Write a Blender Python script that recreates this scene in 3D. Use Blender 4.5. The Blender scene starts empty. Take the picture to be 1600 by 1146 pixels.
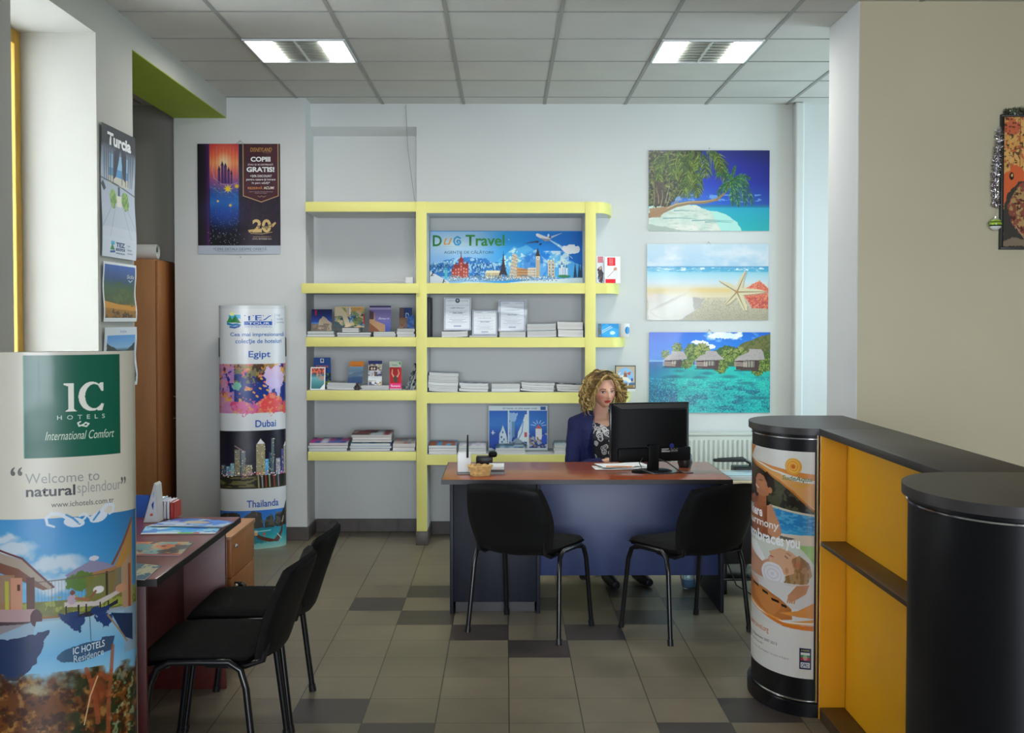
import bpy, bmesh, math, random
import numpy as np
from mathutils import Vector, Matrix, noise as mnoise
random.seed(7)
S = bpy.context.scene
COL = S.collection
R = math.radians

# ------------------------------------------------------------------ camera
F_PX, CAM_H, PITCH, YAW = 1850.0, 1.625, R(1.6), 10/1850
SHIFT = -(73 - F_PX*math.tan(PITCH))
cd = bpy.data.cameras.new('camera'); cam = bpy.data.objects.new('camera', cd); COL.objects.link(cam)
cd.sensor_width = 36; cd.lens = 36*F_PX/1600; cd.shift_y = SHIFT/1600
cd.clip_start = 0.05; cd.clip_end = 100
cam.location = (0, 0, CAM_H); cam.rotation_euler = (R(90)-PITCH, 0, -YAW)
S.camera = cam
CM = cam.rotation_euler.to_matrix()

def at(x, y, Y=None, Z=None, X=None):
    """measure: where the sight line of photo point (x, y) meets a plane of the room"""
    d = CM @ Vector(((x-800)/F_PX, (573-y+SHIFT)/F_PX, -1))
    o = Vector((0, 0, CAM_H))
    if Y is not None: t = Y/d.y
    elif Z is not None: t = (Z-CAM_H)/d.z
    else: t = X/d.x
    return o + d*t

# ------------------------------------------------------------------ world + light
S.view_settings.view_transform = 'Standard'; S.view_settings.look = 'None'
S.view_settings.gamma = 1; S.view_settings.use_curve_mapping = False
S.view_settings.exposure = 0.2
W = bpy.data.worlds.new('world'); S.world = W; W.use_nodes = True
W.node_tree.nodes['Background'].inputs[0].default_value = (0.75, 0.87, 1.0, 1)
W.node_tree.nodes['Background'].inputs[1].default_value = 0.9

def area(name, loc, rot, sx, sy, power, col):
    l = bpy.data.lights.new(name, 'AREA'); l.shape = 'RECTANGLE'; l.size = sx; l.size_y = sy
    l.energy = power; l.color = col
    o = bpy.data.objects.new(name, l); COL.objects.link(o); o.location = loc; o.rotation_euler = rot
    return o
# daylight through the shop window behind the camera, the left window and the right rear window
area('daylight_shop_window', (0.4, -7.0, 1.9), (R(90), 0, 0), 6.0, 2.6, 860, (0.84, 0.91, 1.0))
area('daylight_left_window', (-2.62, 5.42, 2.0), (R(90), 0, R(-90)), 0.95, 2.0, 75, (0.9, 0.96, 1.0))
area('daylight_rear_window', (4.1, 7.7, 1.75), (R(90), 0, R(90)), 1.7, 1.7, 60, (0.62, 0.85, 1.0))

# ------------------------------------------------------------------ materials
def lin(c):
    c = np.asarray(c, dtype=np.float64)
    return np.where(c <= 0.04045, c/12.92, ((c+0.055)/1.055)**2.4)
MATS = {}
def mat(name, col, rough=0.6, metal=0.0, var=0.06, scale=8.0, bump=0.0, bscale=60.0, emit=0.0, coat=0.0, alpha=1.0, trans=0.0, spec=0.5, stretch=None):
    """procedural surface: base colour (sRGB 0..255) mottled by noise, optional bump"""
    if name in MATS: return MATS[name]
    m = bpy.data.materials.new(name); m.use_nodes = True; MATS[name] = m
    nt = m.node_tree; b = nt.nodes['Principled BSDF']
    c = lin([v/255 for v in col])
    b.inputs['Roughness'].default_value = rough; b.inputs['Metallic'].default_value = metal
    b.inputs['Specular IOR Level'].default_value = spec
    b.inputs['Coat Weight'].default_value = coat; b.inputs['Coat Roughness'].default_value = 0.15
    b.inputs['Alpha'].default_value = alpha; b.inputs['Transmission Weight'].default_value = trans
    tc = nt.nodes.new('ShaderNodeTexCoord'); mp = nt.nodes.new('ShaderNodeMapping')
    nt.links.new(tc.outputs['Object'], mp.inputs[0])
    if stretch: mp.inputs['Scale'].default_value = stretch
    n = nt.nodes.new('ShaderNodeTexNoise'); n.inputs['Scale'].default_value = scale; n.inputs['Detail'].default_value = 4
    nt.links.new(mp.outputs[0], n.inputs['Vector'])
    r = nt.nodes.new('ShaderNodeValToRGB')
    r.color_ramp.elements[0].position = 0.3; r.color_ramp.elements[1].position = 0.7
    r.color_ramp.elements[0].color = (*np.clip(c*(1-var), 0, 1), 1); r.color_ramp.elements[1].color = (*np.clip(c*(1+var), 0, 1), 1)
    nt.links.new(n.outputs['Fac'], r.inputs[0]); nt.links.new(r.outputs[0], b.inputs['Base Color'])
    if bump:
        n2 = nt.nodes.new('ShaderNodeTexNoise'); n2.inputs['Scale'].default_value = bscale; n2.inputs['Detail'].default_value = 3
        nt.links.new(mp.outputs[0], n2.inputs['Vector'])
        bp = nt.nodes.new('ShaderNodeBump'); bp.inputs['Strength'].default_value = bump; bp.inputs['Distance'].default_value = 0.004
        nt.links.new(n2.outputs['Fac'], bp.inputs['Height']); nt.links.new(bp.outputs[0], b.inputs['Normal'])
    if emit:
        b.inputs['Emission Color'].default_value = (*c, 1); b.inputs['Emission Strength'].default_value = emit
    return m
def attr_mat(name, rough, coat=0.0, bump=0.0, bscale=8, spec=0.5):
    """a printed or dyed surface: colour stored per vertex, slight paper mottling"""
    m = bpy.data.materials.new(name); m.use_nodes = True; MATS[name] = m
    nt = m.node_tree; b = nt.nodes['Principled BSDF']
    a = nt.nodes.new('ShaderNodeAttribute'); a.attribute_name = 'Col'
    nt.links.new(a.outputs['Color'], b.inputs['Base Color'])
    b.inputs['Roughness'].default_value = rough; b.inputs['Coat Weight'].default_value = coat; b.inputs['Coat Roughness'].default_value = 0.08
    b.inputs['Specular IOR Level'].default_value = spec
    if bump:
        tc = nt.nodes.new('ShaderNodeTexCoord'); n2 = nt.nodes.new('ShaderNodeTexNoise'); n2.inputs['Scale'].default_value = bscale
        nt.links.new(tc.outputs['Object'], n2.inputs['Vector'])
        bp = nt.nodes.new('ShaderNodeBump'); bp.inputs['Strength'].default_value = bump; bp.inputs['Distance'].default_value = 0.02
        nt.links.new(n2.outputs['Fac'], bp.inputs['Height']); nt.links.new(bp.outputs[0], b.inputs['Normal'])
        nt.links.new(bp.outputs[0], b.inputs['Coat Normal'])
    return m

# ------------------------------------------------------------------ mesh building
class MB:
    def __init__(s): s.b = bmesh.new()
    def _xf(s, vs, M):
        if M is not None:
            for v in vs: v.co = M @ v.co
    def box(s, x0, x1, y0, y1, z0, z1, bev=0.0, seg=2, M=None):
        r = bmesh.ops.create_cube(s.b, size=1); vs = r['verts']
        for v in vs:
            v.co = Vector(((x0+x1)/2+v.co.x*abs(x1-x0), (y0+y1)/2+v.co.y*abs(y1-y0), (z0+z1)/2+v.co.z*abs(z1-z0)))
        if bev:
            es = list({e for v in vs for e in v.link_edges})
            r = bmesh.ops.bevel(s.b, geom=es, offset=bev, segments=seg, affect='EDGES', profile=0.5)
            vs = list({v for f in r['faces'] for v in f.verts} | {v for v in vs if v.is_valid})
        s._xf(vs, M); return s
    def prism(s, pts, z0, z1, M=None, bev=0.0):
        lo = [s.b.verts.new((p[0], p[1], z0)) for p in pts]; hi = [s.b.verts.new((p[0], p[1], z1)) for p in pts]
        n = len(pts)
        a = sum(pts[i][0]*pts[(i+1) % n][1]-pts[(i+1) % n][0]*pts[i][1] for i in range(n))
        o = (lambda l: l) if a > 0 else (lambda l: l[::-1])
        fs = [s.b.faces.new(o(lo[::-1])), s.b.faces.new(o(hi))]
        for i in range(n):
            j = (i+1) % n; fs.append(s.b.faces.new(o([lo[i], lo[j], hi[j], hi[i]])))
        vs = lo+hi
        if bev:
            es = [e for e in {e for f in fs[:2] for e in f.edges}]
            r = bmesh.ops.bevel(s.b, geom=es, offset=bev, segments=2, affect='EDGES', profile=0.5)
            vs = list({v for f in r['faces'] for v in f.verts} | {v for v in vs if v.is_valid})
        s._xf(vs, M); return s
    def tube(s, path, r, seg=10, closed=False, sx=1.0, M=None):
        P = [Vector(p) for p in path]; n = len(P)
        rr = r if hasattr(r, '__len__') else [r]*n
        rings = []; up = None
        for i, p in enumerate(P):
            if closed: t = (P[(i+1) % n]-P[i-1]).normalized()
            else: t = (P[min(i+1, n-1)]-P[max(i-1, 0)]).normalized()
            if up is None:
                up = Vector((0, 0, 1)) if abs(t.z) < 0.9 else Vector((1, 0, 0))
            a = up - t*up.dot(t)
            if a.length < 1e-5: a = Vector((1, 0, 0)).cross(t)
            a.normalize(); bb = t.cross(a); up = a
            rings.append([s.b.verts.new(p + (a*math.cos(k*2*math.pi/seg)*sx + bb*math.sin(k*2*math.pi/seg))*rr[i]) for k in range(seg)])
        m = n if closed else n-1
        for i in range(m):
            A = rings[i]; B = rings[(i+1) % n]
            for k in range(seg):
                s.b.faces.new([A[k], A[(k+1) % seg], B[(k+1) % seg], B[k]])
        if not closed:
            s.b.faces.new(rings[0][::-1]); s.b.faces.new(rings[-1])
        s._xf([v for q in rings for v in q], M); return s
    def lathe(s, prof, seg=24, M=None, sx=1.0, sy=1.0):
        rings = []
        for r, z in prof:
            if r < 1e-6: rings.append([s.b.verts.new((0, 0, z))])
            else: rings.append([s.b.verts.new((r*sx*math.cos(k*2*math.pi/seg), r*sy*math.sin(k*2*math.pi/seg), z)) for k in range(seg)])
        for A, B in zip(rings, rings[1:]):
            for k in range(seg):
                j = (k+1) % seg
                if len(A) == 1 and len(B) == 1: continue
                if len(A) == 1: s.b.faces.new([A[0], B[j], B[k]])
                elif len(B) == 1: s.b.faces.new([A[k], A[j], B[0]])
                else: s.b.faces.new([A[k], A[j], B[j], B[k]])
        s._xf([v for q in rings for v in q], M); return s
    def ball(s, c, r, sc=(1, 1, 1), seg=16, M=None):
        q = bmesh.ops.create_uvsphere(s.b, u_segments=seg, v_segments=max(6, seg*2//3), radius=r)['verts']
        for v in q: v.co = Vector((v.co.x*sc[0], v.co.y*sc[1], v.co.z*sc[2])) + Vector(c)
        s._xf(q, M); return s
    def cyl(s, a, b, r, seg=16, r2=None):
        return s.tube([a, b], [r, r if r2 is None else r2], seg)
    def quad(s, *p):
        s.b.faces.new([s.b.verts.new(q) for q in p]); return s
    def grid(s, fn, nu, nv):
        g = [[s.b.verts.new(fn(i/nu, j/nv)) for j in range(nv+1)] for i in range(nu+1)]
        for i in range(nu):
            for j in range(nv): s.b.faces.new([g[i][j], g[i+1][j], g[i+1][j+1], g[i][j+1]])
        return s

def finish(me, smooth):
    if smooth:
        me.polygons.foreach_set('use_smooth', [True]*len(me.polygons))
        try: me.set_sharp_from_angle(angle=R(40))
        except Exception: pass
def link(name, me, parent=None, local=False, mats=None):
    """link a mesh as one object; vertices are given in room coordinates unless local"""
    o = bpy.data.objects.new(name, me); COL.objects.link(o)
    for m in (mats or []): me.materials.append(m)
    if parent is not None:
        o.parent = parent
        if not local: me.transform(parent.matrix_basis.inverted())
    elif not local:
        co = np.empty(len(me.vertices)*3, np.float32); me.vertices.foreach_get('co', co); co = co.reshape(-1, 3)
        lo, hi = co.min(0), co.max(0); c = Vector(((lo[0]+hi[0])/2, (lo[1]+hi[1])/2, lo[2]))
        me.transform(Matrix.Translation(-c)); o.location = c
    return o
def obj(name, mb, m, parent=None, smooth=True, local=False):
    me = bpy.data.meshes.new(name)
    bmesh.ops.recalc_face_normals(mb.b, faces=mb.b.faces[:])
    mb.b.to_mesh(me); mb.b.free(); finish(me, smooth)
    return link(name, me, parent, local, [m])
def tag(o, label=None, cat=None, group=None, kind=None):
    if label: o['label'] = label
    if cat: o['category'] = cat
    if group: o['group'] = group
    if kind: o['kind'] = kind
    return o
def thing(name, label, cat, loc=(0, 0, 0), rz=0, group=None):
    o = bpy.data.objects.new(name, None); COL.objects.link(o); o.empty_display_size = 0.1
    o.location = loc; o.rotation_euler = (0, 0, rz)
    o.matrix_basis = Matrix.Translation(loc) @ Matrix.Rotation(rz, 4, 'Z')
    return tag(o, label, cat, group)
def struct(name, mb, m, parent=None, smooth=False):
    o = obj(name, mb, m, parent, smooth)
    if parent is None: o['kind'] = 'structure'
    return o
def copy_tree(o, parent=None):
    c = o.copy(); COL.objects.link(c); c.parent = parent
    for ch in [q for q in COL.objects if q.parent is o]: copy_tree(ch, c)
    return c

# ------------------------------------------------------------------ printed pictures (colour per vertex of a fine sheet)
RNG = np.random.RandomState(5)
def vnoise(X, Y, sc, seed=0, octv=3):
    out = np.zeros_like(X); amp = 1; tot = 0
    for o in range(octv):
        rs = np.random.RandomState(seed*17+o); L = rs.rand(64, 64)
        x = X/sc*(2**o)+seed*3.1; y = Y/sc*(2**o)+seed*1.7
        xi = np.floor(x).astype(int); yi = np.floor(y).astype(int); fx = x-xi; fy = y-yi
        fx = fx*fx*(3-2*fx); fy = fy*fy*(3-2*fy)
        g = lambda a, b: L[a % 64, b % 64]
        out += amp*((g(xi, yi)*(1-fx)+g(xi+1, yi)*fx)*(1-fy)+(g(xi, yi+1)*(1-fx)+g(xi+1, yi+1)*fx)*fy)
        tot += amp; amp *= 0.55
    return out/tot
def hx(c):
    if isinstance(c, str): return np.array([int(c[i:i+2], 16) for i in (0, 2, 4)])/255
    return np.asarray(c)/255
class Cv:
    def __init__(s, x0, y0, x1, y1, n, bg='FFFFFF', aspect=None):
        s.e = (x0, y0, x1, y1); s.nx = n
        s.ny = int(n*(aspect if aspect else abs((y1-y0)/(x1-x0))))
        s.X, s.Y = np.meshgrid(np.linspace(x0, x1, s.nx), np.linspace(y0, y1, s.ny))
        s.C = np.ones((s.ny, s.nx, 3))*hx(bg); s.T = []
    def n(s, sc, seed=0, o=3, ax=1.0, ay=1.0): return vnoise(s.X*ax, s.Y*ay, sc, seed, o)
    def put(s, m, col, a=1.0):
        c = col if isinstance(col, np.ndarray) and col.ndim == 3 else hx(col)
        m = (np.asarray(m, float)*a)[..., None]; s.C = s.C*(1-m)+c*m; return s
    def vg(s, stops, where=None, a=1.0):
        ys = [q[0] for q in stops]; cs = np.array([hx(q[1]) for q in stops])
        g = np.stack([np.interp(s.Y, ys, cs[:, k]) for k in range(3)], -1)
        return s.put(np.ones_like(s.X) if where is None else where, g, a)
    def hg(s, stops, where, a=1.0):
        xs = [q[0] for q in stops]; cs = np.array([hx(q[1]) for q in stops])
        return s.put(where, np.stack([np.interp(s.X, xs, cs[:, k]) for k in range(3)], -1), a)
    def mix(s, c1, c2, f):
        f = np.clip(f, 0, 1)[..., None]; return hx(c1)*(1-f)+hx(c2)*f
    def mpoly(s, pts, jit=0, js=20, seed=1):
        X, Y = s.X, s.Y
        if jit: X = X+(s.n(js, seed)-.5)*2*jit; Y = Y+(s.n(js, seed+9)-.5)*2*jit
        m = np.zeros(X.shape, bool); n = len(pts)
        for i in range(n):
            x1, y1 = pts[i]; x2, y2 = pts[(i+1) % n]
            if y1 == y2: continue
            c = ((Y > y1) != (Y > y2)) & (X < (x2-x1)*(Y-y1)/(y2-y1)+x1); m ^= c
        return m
    def poly(s, pts, col, a=1.0, jit=0, js=20, seed=1): return s.put(s.mpoly(pts, jit, js, seed), col, a)
    def rect(s, x0, y0, x1, y1, col, a=1.0): return s.put((s.X >= x0) & (s.X <= x1) & (s.Y >= y0) & (s.Y <= y1), col, a)
    def mell(s, cx, cy, rx, ry, ang=0, jit=0, js=20, seed=1, soft=0):
        X = s.X-cx; Y = s.Y-cy
        if jit: X = X+(s.n(js, seed)-.5)*2*jit; Y = Y+(s.n(js, seed+9)-.5)*2*jit
        c, q = math.cos(ang), math.sin(ang)
        d = np.sqrt(((X*c+Y*q)/rx)**2+((Y*c-X*q)/ry)**2)
        return np.clip((1+soft-d)/(2*soft), 0, 1) if soft else d < 1
    def ell(s, cx, cy, rx, ry, col, a=1.0, ang=0, jit=0, js=20, seed=1, soft=0): return s.put(s.mell(cx, cy, rx, ry, ang, jit, js, seed, soft), col, a)
    def line(s, pts, w, col, a=1.0, w2=None):
        c = hx(col); x0, y0, x1, y1 = s.e; n = len(pts)-1
        for i in range(n):
            (ax, ay), (bx, by) = pts[i], pts[i+1]
            wa = w if w2 is None else w+(w2-w)*i/n; wb = w if w2 is None else w+(w2-w)*(i+1)/n; mw = max(wa, wb)
            i0 = int(np.clip((min(ax, bx)-mw-x0)/(x1-x0)*s.nx-1, 0, s.nx)); i1 = int(np.clip((max(ax, bx)+mw-x0)/(x1-x0)*s.nx+2, 0, s.nx))
            j0 = int(np.clip((min(ay, by)-mw-y0)/(y1-y0)*s.ny-1, 0, s.ny)); j1 = int(np.clip((max(ay, by)+mw-y0)/(y1-y0)*s.ny+2, 0, s.ny))
            if i1 <= i0 or j1 <= j0: continue
            X = s.X[j0:j1, i0:i1]; Y = s.Y[j0:j1, i0:i1]; dx, dy = bx-ax, by-ay; L = dx*dx+dy*dy+1e-9
            t = np.clip(((X-ax)*dx+(Y-ay)*dy)/L, 0, 1); d = np.hypot(X-ax-t*dx, Y-ay-t*dy)
            px = abs(x1-x0)/s.nx
            m = (np.clip(((wa+(wb-wa)*t)/2-d)/px+0.5, 0, 1)*a)[..., None]
            s.C[j0:j1, i0:i1] = s.C[j0:j1, i0:i1]*(1-m)+c*m
        return s
    def text(s, body, x0, x1, y0, y1, col, bold=0.0, shear=0.0, a=1.0, arc=None):
        """letters fitted into the box x0..x1, y0 (top) .. y1 (bottom); arc = extra y as a function of x"""
        cu = bpy.data.curves.new('lettering', 'FONT'); cu.body = body; cu.shear = shear; cu.offset = bold; cu.resolution_u = 3
        o = bpy.data.objects.new('lettering', cu); COL.objects.link(o)
        dg = bpy.context.evaluated_depsgraph_get(); me = bpy.data.meshes.new_from_object(o.evaluated_get(dg))
        me.calc_loop_triangles()
        co = np.array([v.co[:2] for v in me.vertices]); tr = np.array([t.vertices[:] for t in me.loop_triangles])
        bpy.data.objects.remove(o); bpy.data.curves.remove(cu); bpy.data.meshes.remove(me)
        if len(tr) == 0: return s
        lo, hi = co.min(0), co.max(0)
        P = np.empty_like(co); P[:, 0] = x0+(co[:, 0]-lo[0])/(hi[0]-lo[0])*(x1-x0); P[:, 1] = y1-(co[:, 1]-lo[1])/(hi[1]-lo[1])*(y1-y0)
        if arc: P[:, 1] += np.array([arc(q) for q in P[:, 0]])
        s.T.append((P, tr, hx(col))); return s
    def frond(s, x, y, ang, L, bend, leaf, cols, seed=0, w=5, droop=0.9, n=26):
        rs = random.Random(seed); px, py = x, y; a = ang; pts = [(x, y)]
        for i in range(n):
            px += math.cos(a)*L/n; py += math.sin(a)*L/n; a += bend/n; pts.append((px, py))
        for i, (qx, qy) in enumerate(pts[1:], 1):
            t = i/n; ll = leaf*math.sin(math.pi*(0.12+0.85*t))
            dx, dy = pts[i][0]-pts[i-1][0], pts[i][1]-pts[i-1][1]; aa = math.atan2(dy, dx)
            for sg in (-1, 1):
                b = aa+sg*rs.uniform(.5, 1.0); ex = qx+math.cos(b)*ll*rs.uniform(.7, 1); ey = qy+math.sin(b)*ll*rs.uniform(.6, 1)
                my = (qy+ey)/2; s.line([(qx, qy), ((qx+ex)/2, my), (ex*.9+qx*.1, ey+droop*ll*.5)], w, rs.choice(cols), 0.9, w2=w*.3)
        return s.line(pts, w*.9, cols[-1])

PRINT_GAIN = 1.08
def sheet(name, cv, fn, parent=None, mname='glossy_print', gain=None, lift=0.0006, back=None, smooth=True):
    """a printed sheet: fn(u, v) -> point in the room, u to the right, v upward; lettering lies on the paper"""
    ny, nx = cv.ny, cv.nx
    U = np.linspace(0, 1, nx); V = 1-np.linspace(0, 1, ny)
    UU, VV = np.meshgrid(U, V)
    P = fn(UU.ravel(), VV.ravel()).astype(np.float32)
    g = PRINT_GAIN if gain is None else gain
    C = np.clip(lin(np.clip(cv.C, 0, 1))*g, 0, 0.9).reshape(-1, 3)
    idx = np.arange(nx*ny).reshape(ny, nx)
    q = np.stack([idx[1:, :-1], idx[1:, 1:], idx[:-1, 1:], idx[:-1, :-1]], -1).reshape(-1, 4)
    vs, cs, tris = [P], [C], []
    base = nx*ny; x0, y0, x1, y1 = cv.e
    for k, (T, tr, c) in enumerate(cv.T):
        u = (T[:, 0]-x0)/(x1-x0); v = 1-(T[:, 1]-y0)/(y1-y0)
        e = 1e-3; p = fn(u, v); pu = fn(u+e, v)-p; pv = fn(u, v+e)-p
        nn = np.cross(pu, pv); nn /= np.linalg.norm(nn, axis=1)[:, None]+1e-12
        vs.append((p+nn*(lift+k*2e-5)).astype(np.float32)); cs.append(np.tile(np.clip(lin(c)*g, 0, .9), (len(u), 1)))
        tris.append(tr+base); base += len(u)
    if back is not None:            # paper or board behind the picture, (thickness)
        e = 1e-3; cor = [(0, 0), (1, 0), (1, 1), (0, 1)]
        cu = np.array([c[0] for c in cor], float); cvv = np.array([c[1] for c in cor], float)
        p = fn(cu, cvv); nn = np.cross(p[1]-p[0], p[3]-p[0]); nn /= np.linalg.norm(nn)
        bk = p-nn*back; vs += [p.astype(np.float32), bk.astype(np.float32)]; cs.append(np.ones((8, 3))*0.6)
        B = base; extra = [(B+4, B+7, B+6, B+5)]+[(B+i, B+4+i, B+4+(i+1) % 4, B+(i+1) % 4) for i in range(4)]
        q = np.vstack([q, np.array(extra)]); base += 8
    Vt = np.vstack(vs); Ct = np.vstack(cs)
    T = np.vstack(tris) if tris else np.zeros((0, 3), int)
    me = bpy.data.meshes.new(name)
    me.vertices.add(len(Vt)); me.vertices.foreach_set('co', Vt.ravel())
    nl = q.size+T.size; me.loops.add(nl); me.loops.foreach_set('vertex_index', np.concatenate([q.ravel(), T.ravel()]).astype(np.int32))
    me.polygons.add(len(q)+len(T))
    st = np.concatenate([np.arange(len(q))*4, q.size+np.arange(len(T))*3]).astype(np.int32)
    me.polygons.foreach_set('loop_start', st)
    me.update(calc_edges=True); me.validate()
    at_ = me.color_attributes.new('Col', 'FLOAT_COLOR', 'POINT')
    at_.data.foreach_set('color', np.hstack([Ct, np.ones((len(Ct), 1))]).astype(np.float32).ravel())
    if smooth: me.polygons.foreach_set('use_smooth', [True]*len(me.polygons))
    return link(name, me, parent, False, [MATS[mname]])
def flatfn(p0, pr, pu):
    """plane from the lower left corner p0, right edge vector pr, up edge vector pu"""
    p0, pr, pu = (np.array(q, float) for q in (p0, pr, pu))
    return lambda u, v: p0+np.outer(u, pr)+np.outer(v, pu)
attr_mat('glossy_print', 0.34, coat=0.12, bump=0.25, bscale=3.5)
attr_mat('matt_print', 0.5, spec=0.3)
attr_mat('skin', 0.5, spec=0.3)
attr_mat('tile_paint', 0.5)
# ------------------------------------------------------------------ the room
CEIL = 3.245; XL = -2.035; YP = 8.69; YW = 8.93; YN = 9.05
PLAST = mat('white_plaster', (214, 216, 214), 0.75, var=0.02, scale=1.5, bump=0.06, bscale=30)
PLAST_SHADE = mat('shaded_plaster', (176, 175, 166), 0.75, var=0.02, scale=1.5, bump=0.06, bscale=30)  # plaster colour darkened to hold the shade on the left walls
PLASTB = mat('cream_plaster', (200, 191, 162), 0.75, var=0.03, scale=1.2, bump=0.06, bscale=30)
GREEN = mat('green_paint', (160, 182, 40), 0.7, var=0.03)
TILEC = mat('ceiling_tile', (206, 204, 196), 0.85, var=0.03, scale=3, bump=0.15, bscale=120)
GRID = mat('ceiling_grid_metal', (150, 150, 144), 0.5, var=0.02)
SKIRT = mat('dark_skirting_tile', (84, 76, 72), 0.45, var=0.12, scale=14)
WHITEP = mat('white_paint_gloss', (225, 228, 228), 0.4, var=0.02)
YELFR = mat('window_frame_wood', (215, 170, 70), 0.5, var=0.1, scale=5, stretch=(8, 8, 1))
GLASS = mat('window_glass', (245, 250, 255), 0.05, trans=1.0, var=0)

# floor: one mesh, one face per tile
FX0, FS, FY0, FR = 0.014, 0.2975, 4.728, 0.308
dark_px = [(583, 950), (666, 930.6), (658.7, 970.7), (747, 992.5), (840.6, 1017), (928.7, 992.5), (857.5, 949.4), (985, 930.5), (1070, 949.5), (1010, 970),
           (512, 1116), (621, 1141), (1160, 1115), (1088, 1141)]
dark = set()
for px, py in dark_px:
    p = at(px, py, Z=0); dark.add((math.floor((p.x-FX0)/FS), math.floor((p.y-FY0)/FR)))
dark |= {(-1, -2), (0, -3), (1, -4), (-4, -3), (2, -2), (3, -3), (-5, -4), (5, 3), (6, 2), (7, 3), (-8, 4), (-9, 3)}
i0, i1, j0, j1 = -16, 16, -24, 15
vx, fc, cl = [], [], []
rs = random.Random(3)
for i in range(i0, i1):
    for j in range(j0, j1):
        x, y = i*FS, j*FR; b = len(vx)
        vx += [(x, y, 0), (x+FS, y, 0), (x+FS, y+FR, 0), (x, y+FR, 0)]; fc.append((b, b+1, b+2, b+3))
        if (i, j) in dark: c = hx((70, 62, 57))*rs.uniform(.95, 1.05)
        else: c = hx((128, 118, 97))*rs.uniform(.96, 1.04)
        cl += [(*lin(np.clip(c, 0, 1)), 1)]*4
me = bpy.data.meshes.new('floor'); me.from_pydata(vx, [], fc)
a = me.color_attributes.new('Col', 'FLOAT_COLOR', 'POINT'); a.data.foreach_set('color', np.array(cl, np.float32).ravel())
fl = bpy.data.objects.new('floor', me); COL.objects.link(fl); fl.location = (FX0, FY0, 0); fl['kind'] = 'structure'
m = bpy.data.materials.new('floor_tiles'); m.use_nodes = True; nt = m.node_tree; bs = nt.nodes['Principled BSDF']
N = nt.nodes.new; Lk = nt.links.new
tc = N('ShaderNodeTexCoord'); sp = N('ShaderNodeSeparateXYZ'); Lk(tc.outputs['Object'], sp.inputs[0])
def mth(op, a, b=None):
    n = N('ShaderNodeMath'); n.operation = op
    for k, q in enumerate((a, b)):
        if q is None: continue
        if isinstance(q, (int, float)): n.inputs[k].default_value = q
        else: Lk(q, n.inputs[k])
    return n.outputs[0]
def edge(out, s, w):
    f = mth('FRACT', mth('DIVIDE', mth('ADD', out, 100*s), s)); f = mth('MINIMUM', f, mth('SUBTRACT', 1.0, f))
    return mth('LESS_THAN', f, w/s)
g = mth('MAXIMUM', edge(sp.outputs[0], FS, 0.0022), edge(sp.outputs[1], FR, 0.0016))
at1 = N('ShaderNodeAttribute'); at1.attribute_name = 'Col'
ns = N('ShaderNodeTexNoise'); ns.inputs['Scale'].default_value = 5; ns.inputs['Detail'].default_value = 6; ns.inputs['Roughness'].default_value = 0.65
Lk(tc.outputs['Object'], ns.inputs['Vector'])
mr = N('ShaderNodeMapRange'); mr.inputs['From Min'].default_value = .3; mr.inputs['From Max'].default_value = .7; mr.inputs['To Min'].default_value = .84; mr.inputs['To Max'].default_value = 1.14
Lk(ns.outputs['Fac'], mr.inputs['Value'])
mu = N('ShaderNodeVectorMath'); mu.operation = 'SCALE'; Lk(at1.outputs['Color'], mu.inputs[0]); Lk(mr.outputs[0], mu.inputs['Scale'])
mx = N('ShaderNodeMix'); mx.data_type = 'RGBA'; Lk(g, mx.inputs['Factor']); Lk(mu.outputs[0], mx.inputs['A']); mx.inputs['B'].default_value = (*lin([.21, .2, .18]), 1)
Lk(mx.outputs['Result'], bs.inputs['Base Color'])
rr = N('ShaderNodeMapRange'); rr.inputs['To Min'].default_value = 0.30; rr.inputs['To Max'].default_value = 0.5; Lk(ns.outputs['Fac'], rr.inputs['Value']); Lk(rr.outputs[0], bs.inputs['Roughness'])
bp = N('ShaderNodeBump'); bp.inputs['Strength'].default_value = .5; bp.inputs['Distance'].default_value = .003
Lk(mth('SUBTRACT', mth('MULTIPLY', ns.outputs['Fac'], 0.2), g), bp.inputs['Height']); Lk(bp.outputs[0], bs.inputs['Normal'])
me.materials.append(m)

# ceiling tiles and their hanging grid
struct('ceiling', MB().box(-4.6, 4.6, -2.6, 9.4, CEIL, CEIL+.05), TILEC)
g1 = MB()
for k in range(-7, 8): g1.box(.2935+.606*k-.011, .2935+.606*k+.011, -2.5, YW, CEIL-.004, CEIL+.01)
for k in range(-14, 5): g1.box(-2.03, 4.4, 6.266+.597*k-.008, 6.266+.597*k+.008, CEIL-.0035, CEIL+.01)
struct('trim_1', g1, GRID)

# left wall with the window opening and the passage under the green beam
TW = 0.385; Y0w, Y1w, ZS, ZT = 4.915, 5.93, 0.95, 3.05
w = MB()
w.box(XL-TW, XL, -2.6, Y0w, 0, CEIL); w.box(XL-TW, XL, Y0w, Y1w, 0, ZS); w.box(XL-TW, XL, Y0w, Y1w, ZT, CEIL)
w.box(XL-TW, XL, Y1w, 6.505, 0, CEIL); w.box(XL-TW, XL, 6.505, YP, 3.10, CEIL)
struct('wall_left', w, PLAST_SHADE)
struct('trim_2', MB().box(XL-TW+.002, XL-.002, 6.506, YP-.001, 3.096, 3.1005), GREEN)
wd = thing('window_1', None, None, (XL-TW, 5.42, ZS)); wd['kind'] = 'structure'
f = MB(); x0, x1 = XL-TW-.05, XL-TW+.012
f.box(x0, x1, Y0w, Y0w+.07, ZS, ZT, .004); f.box(x0, x1, Y1w-.07, Y1w, ZS, ZT, .004)
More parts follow.
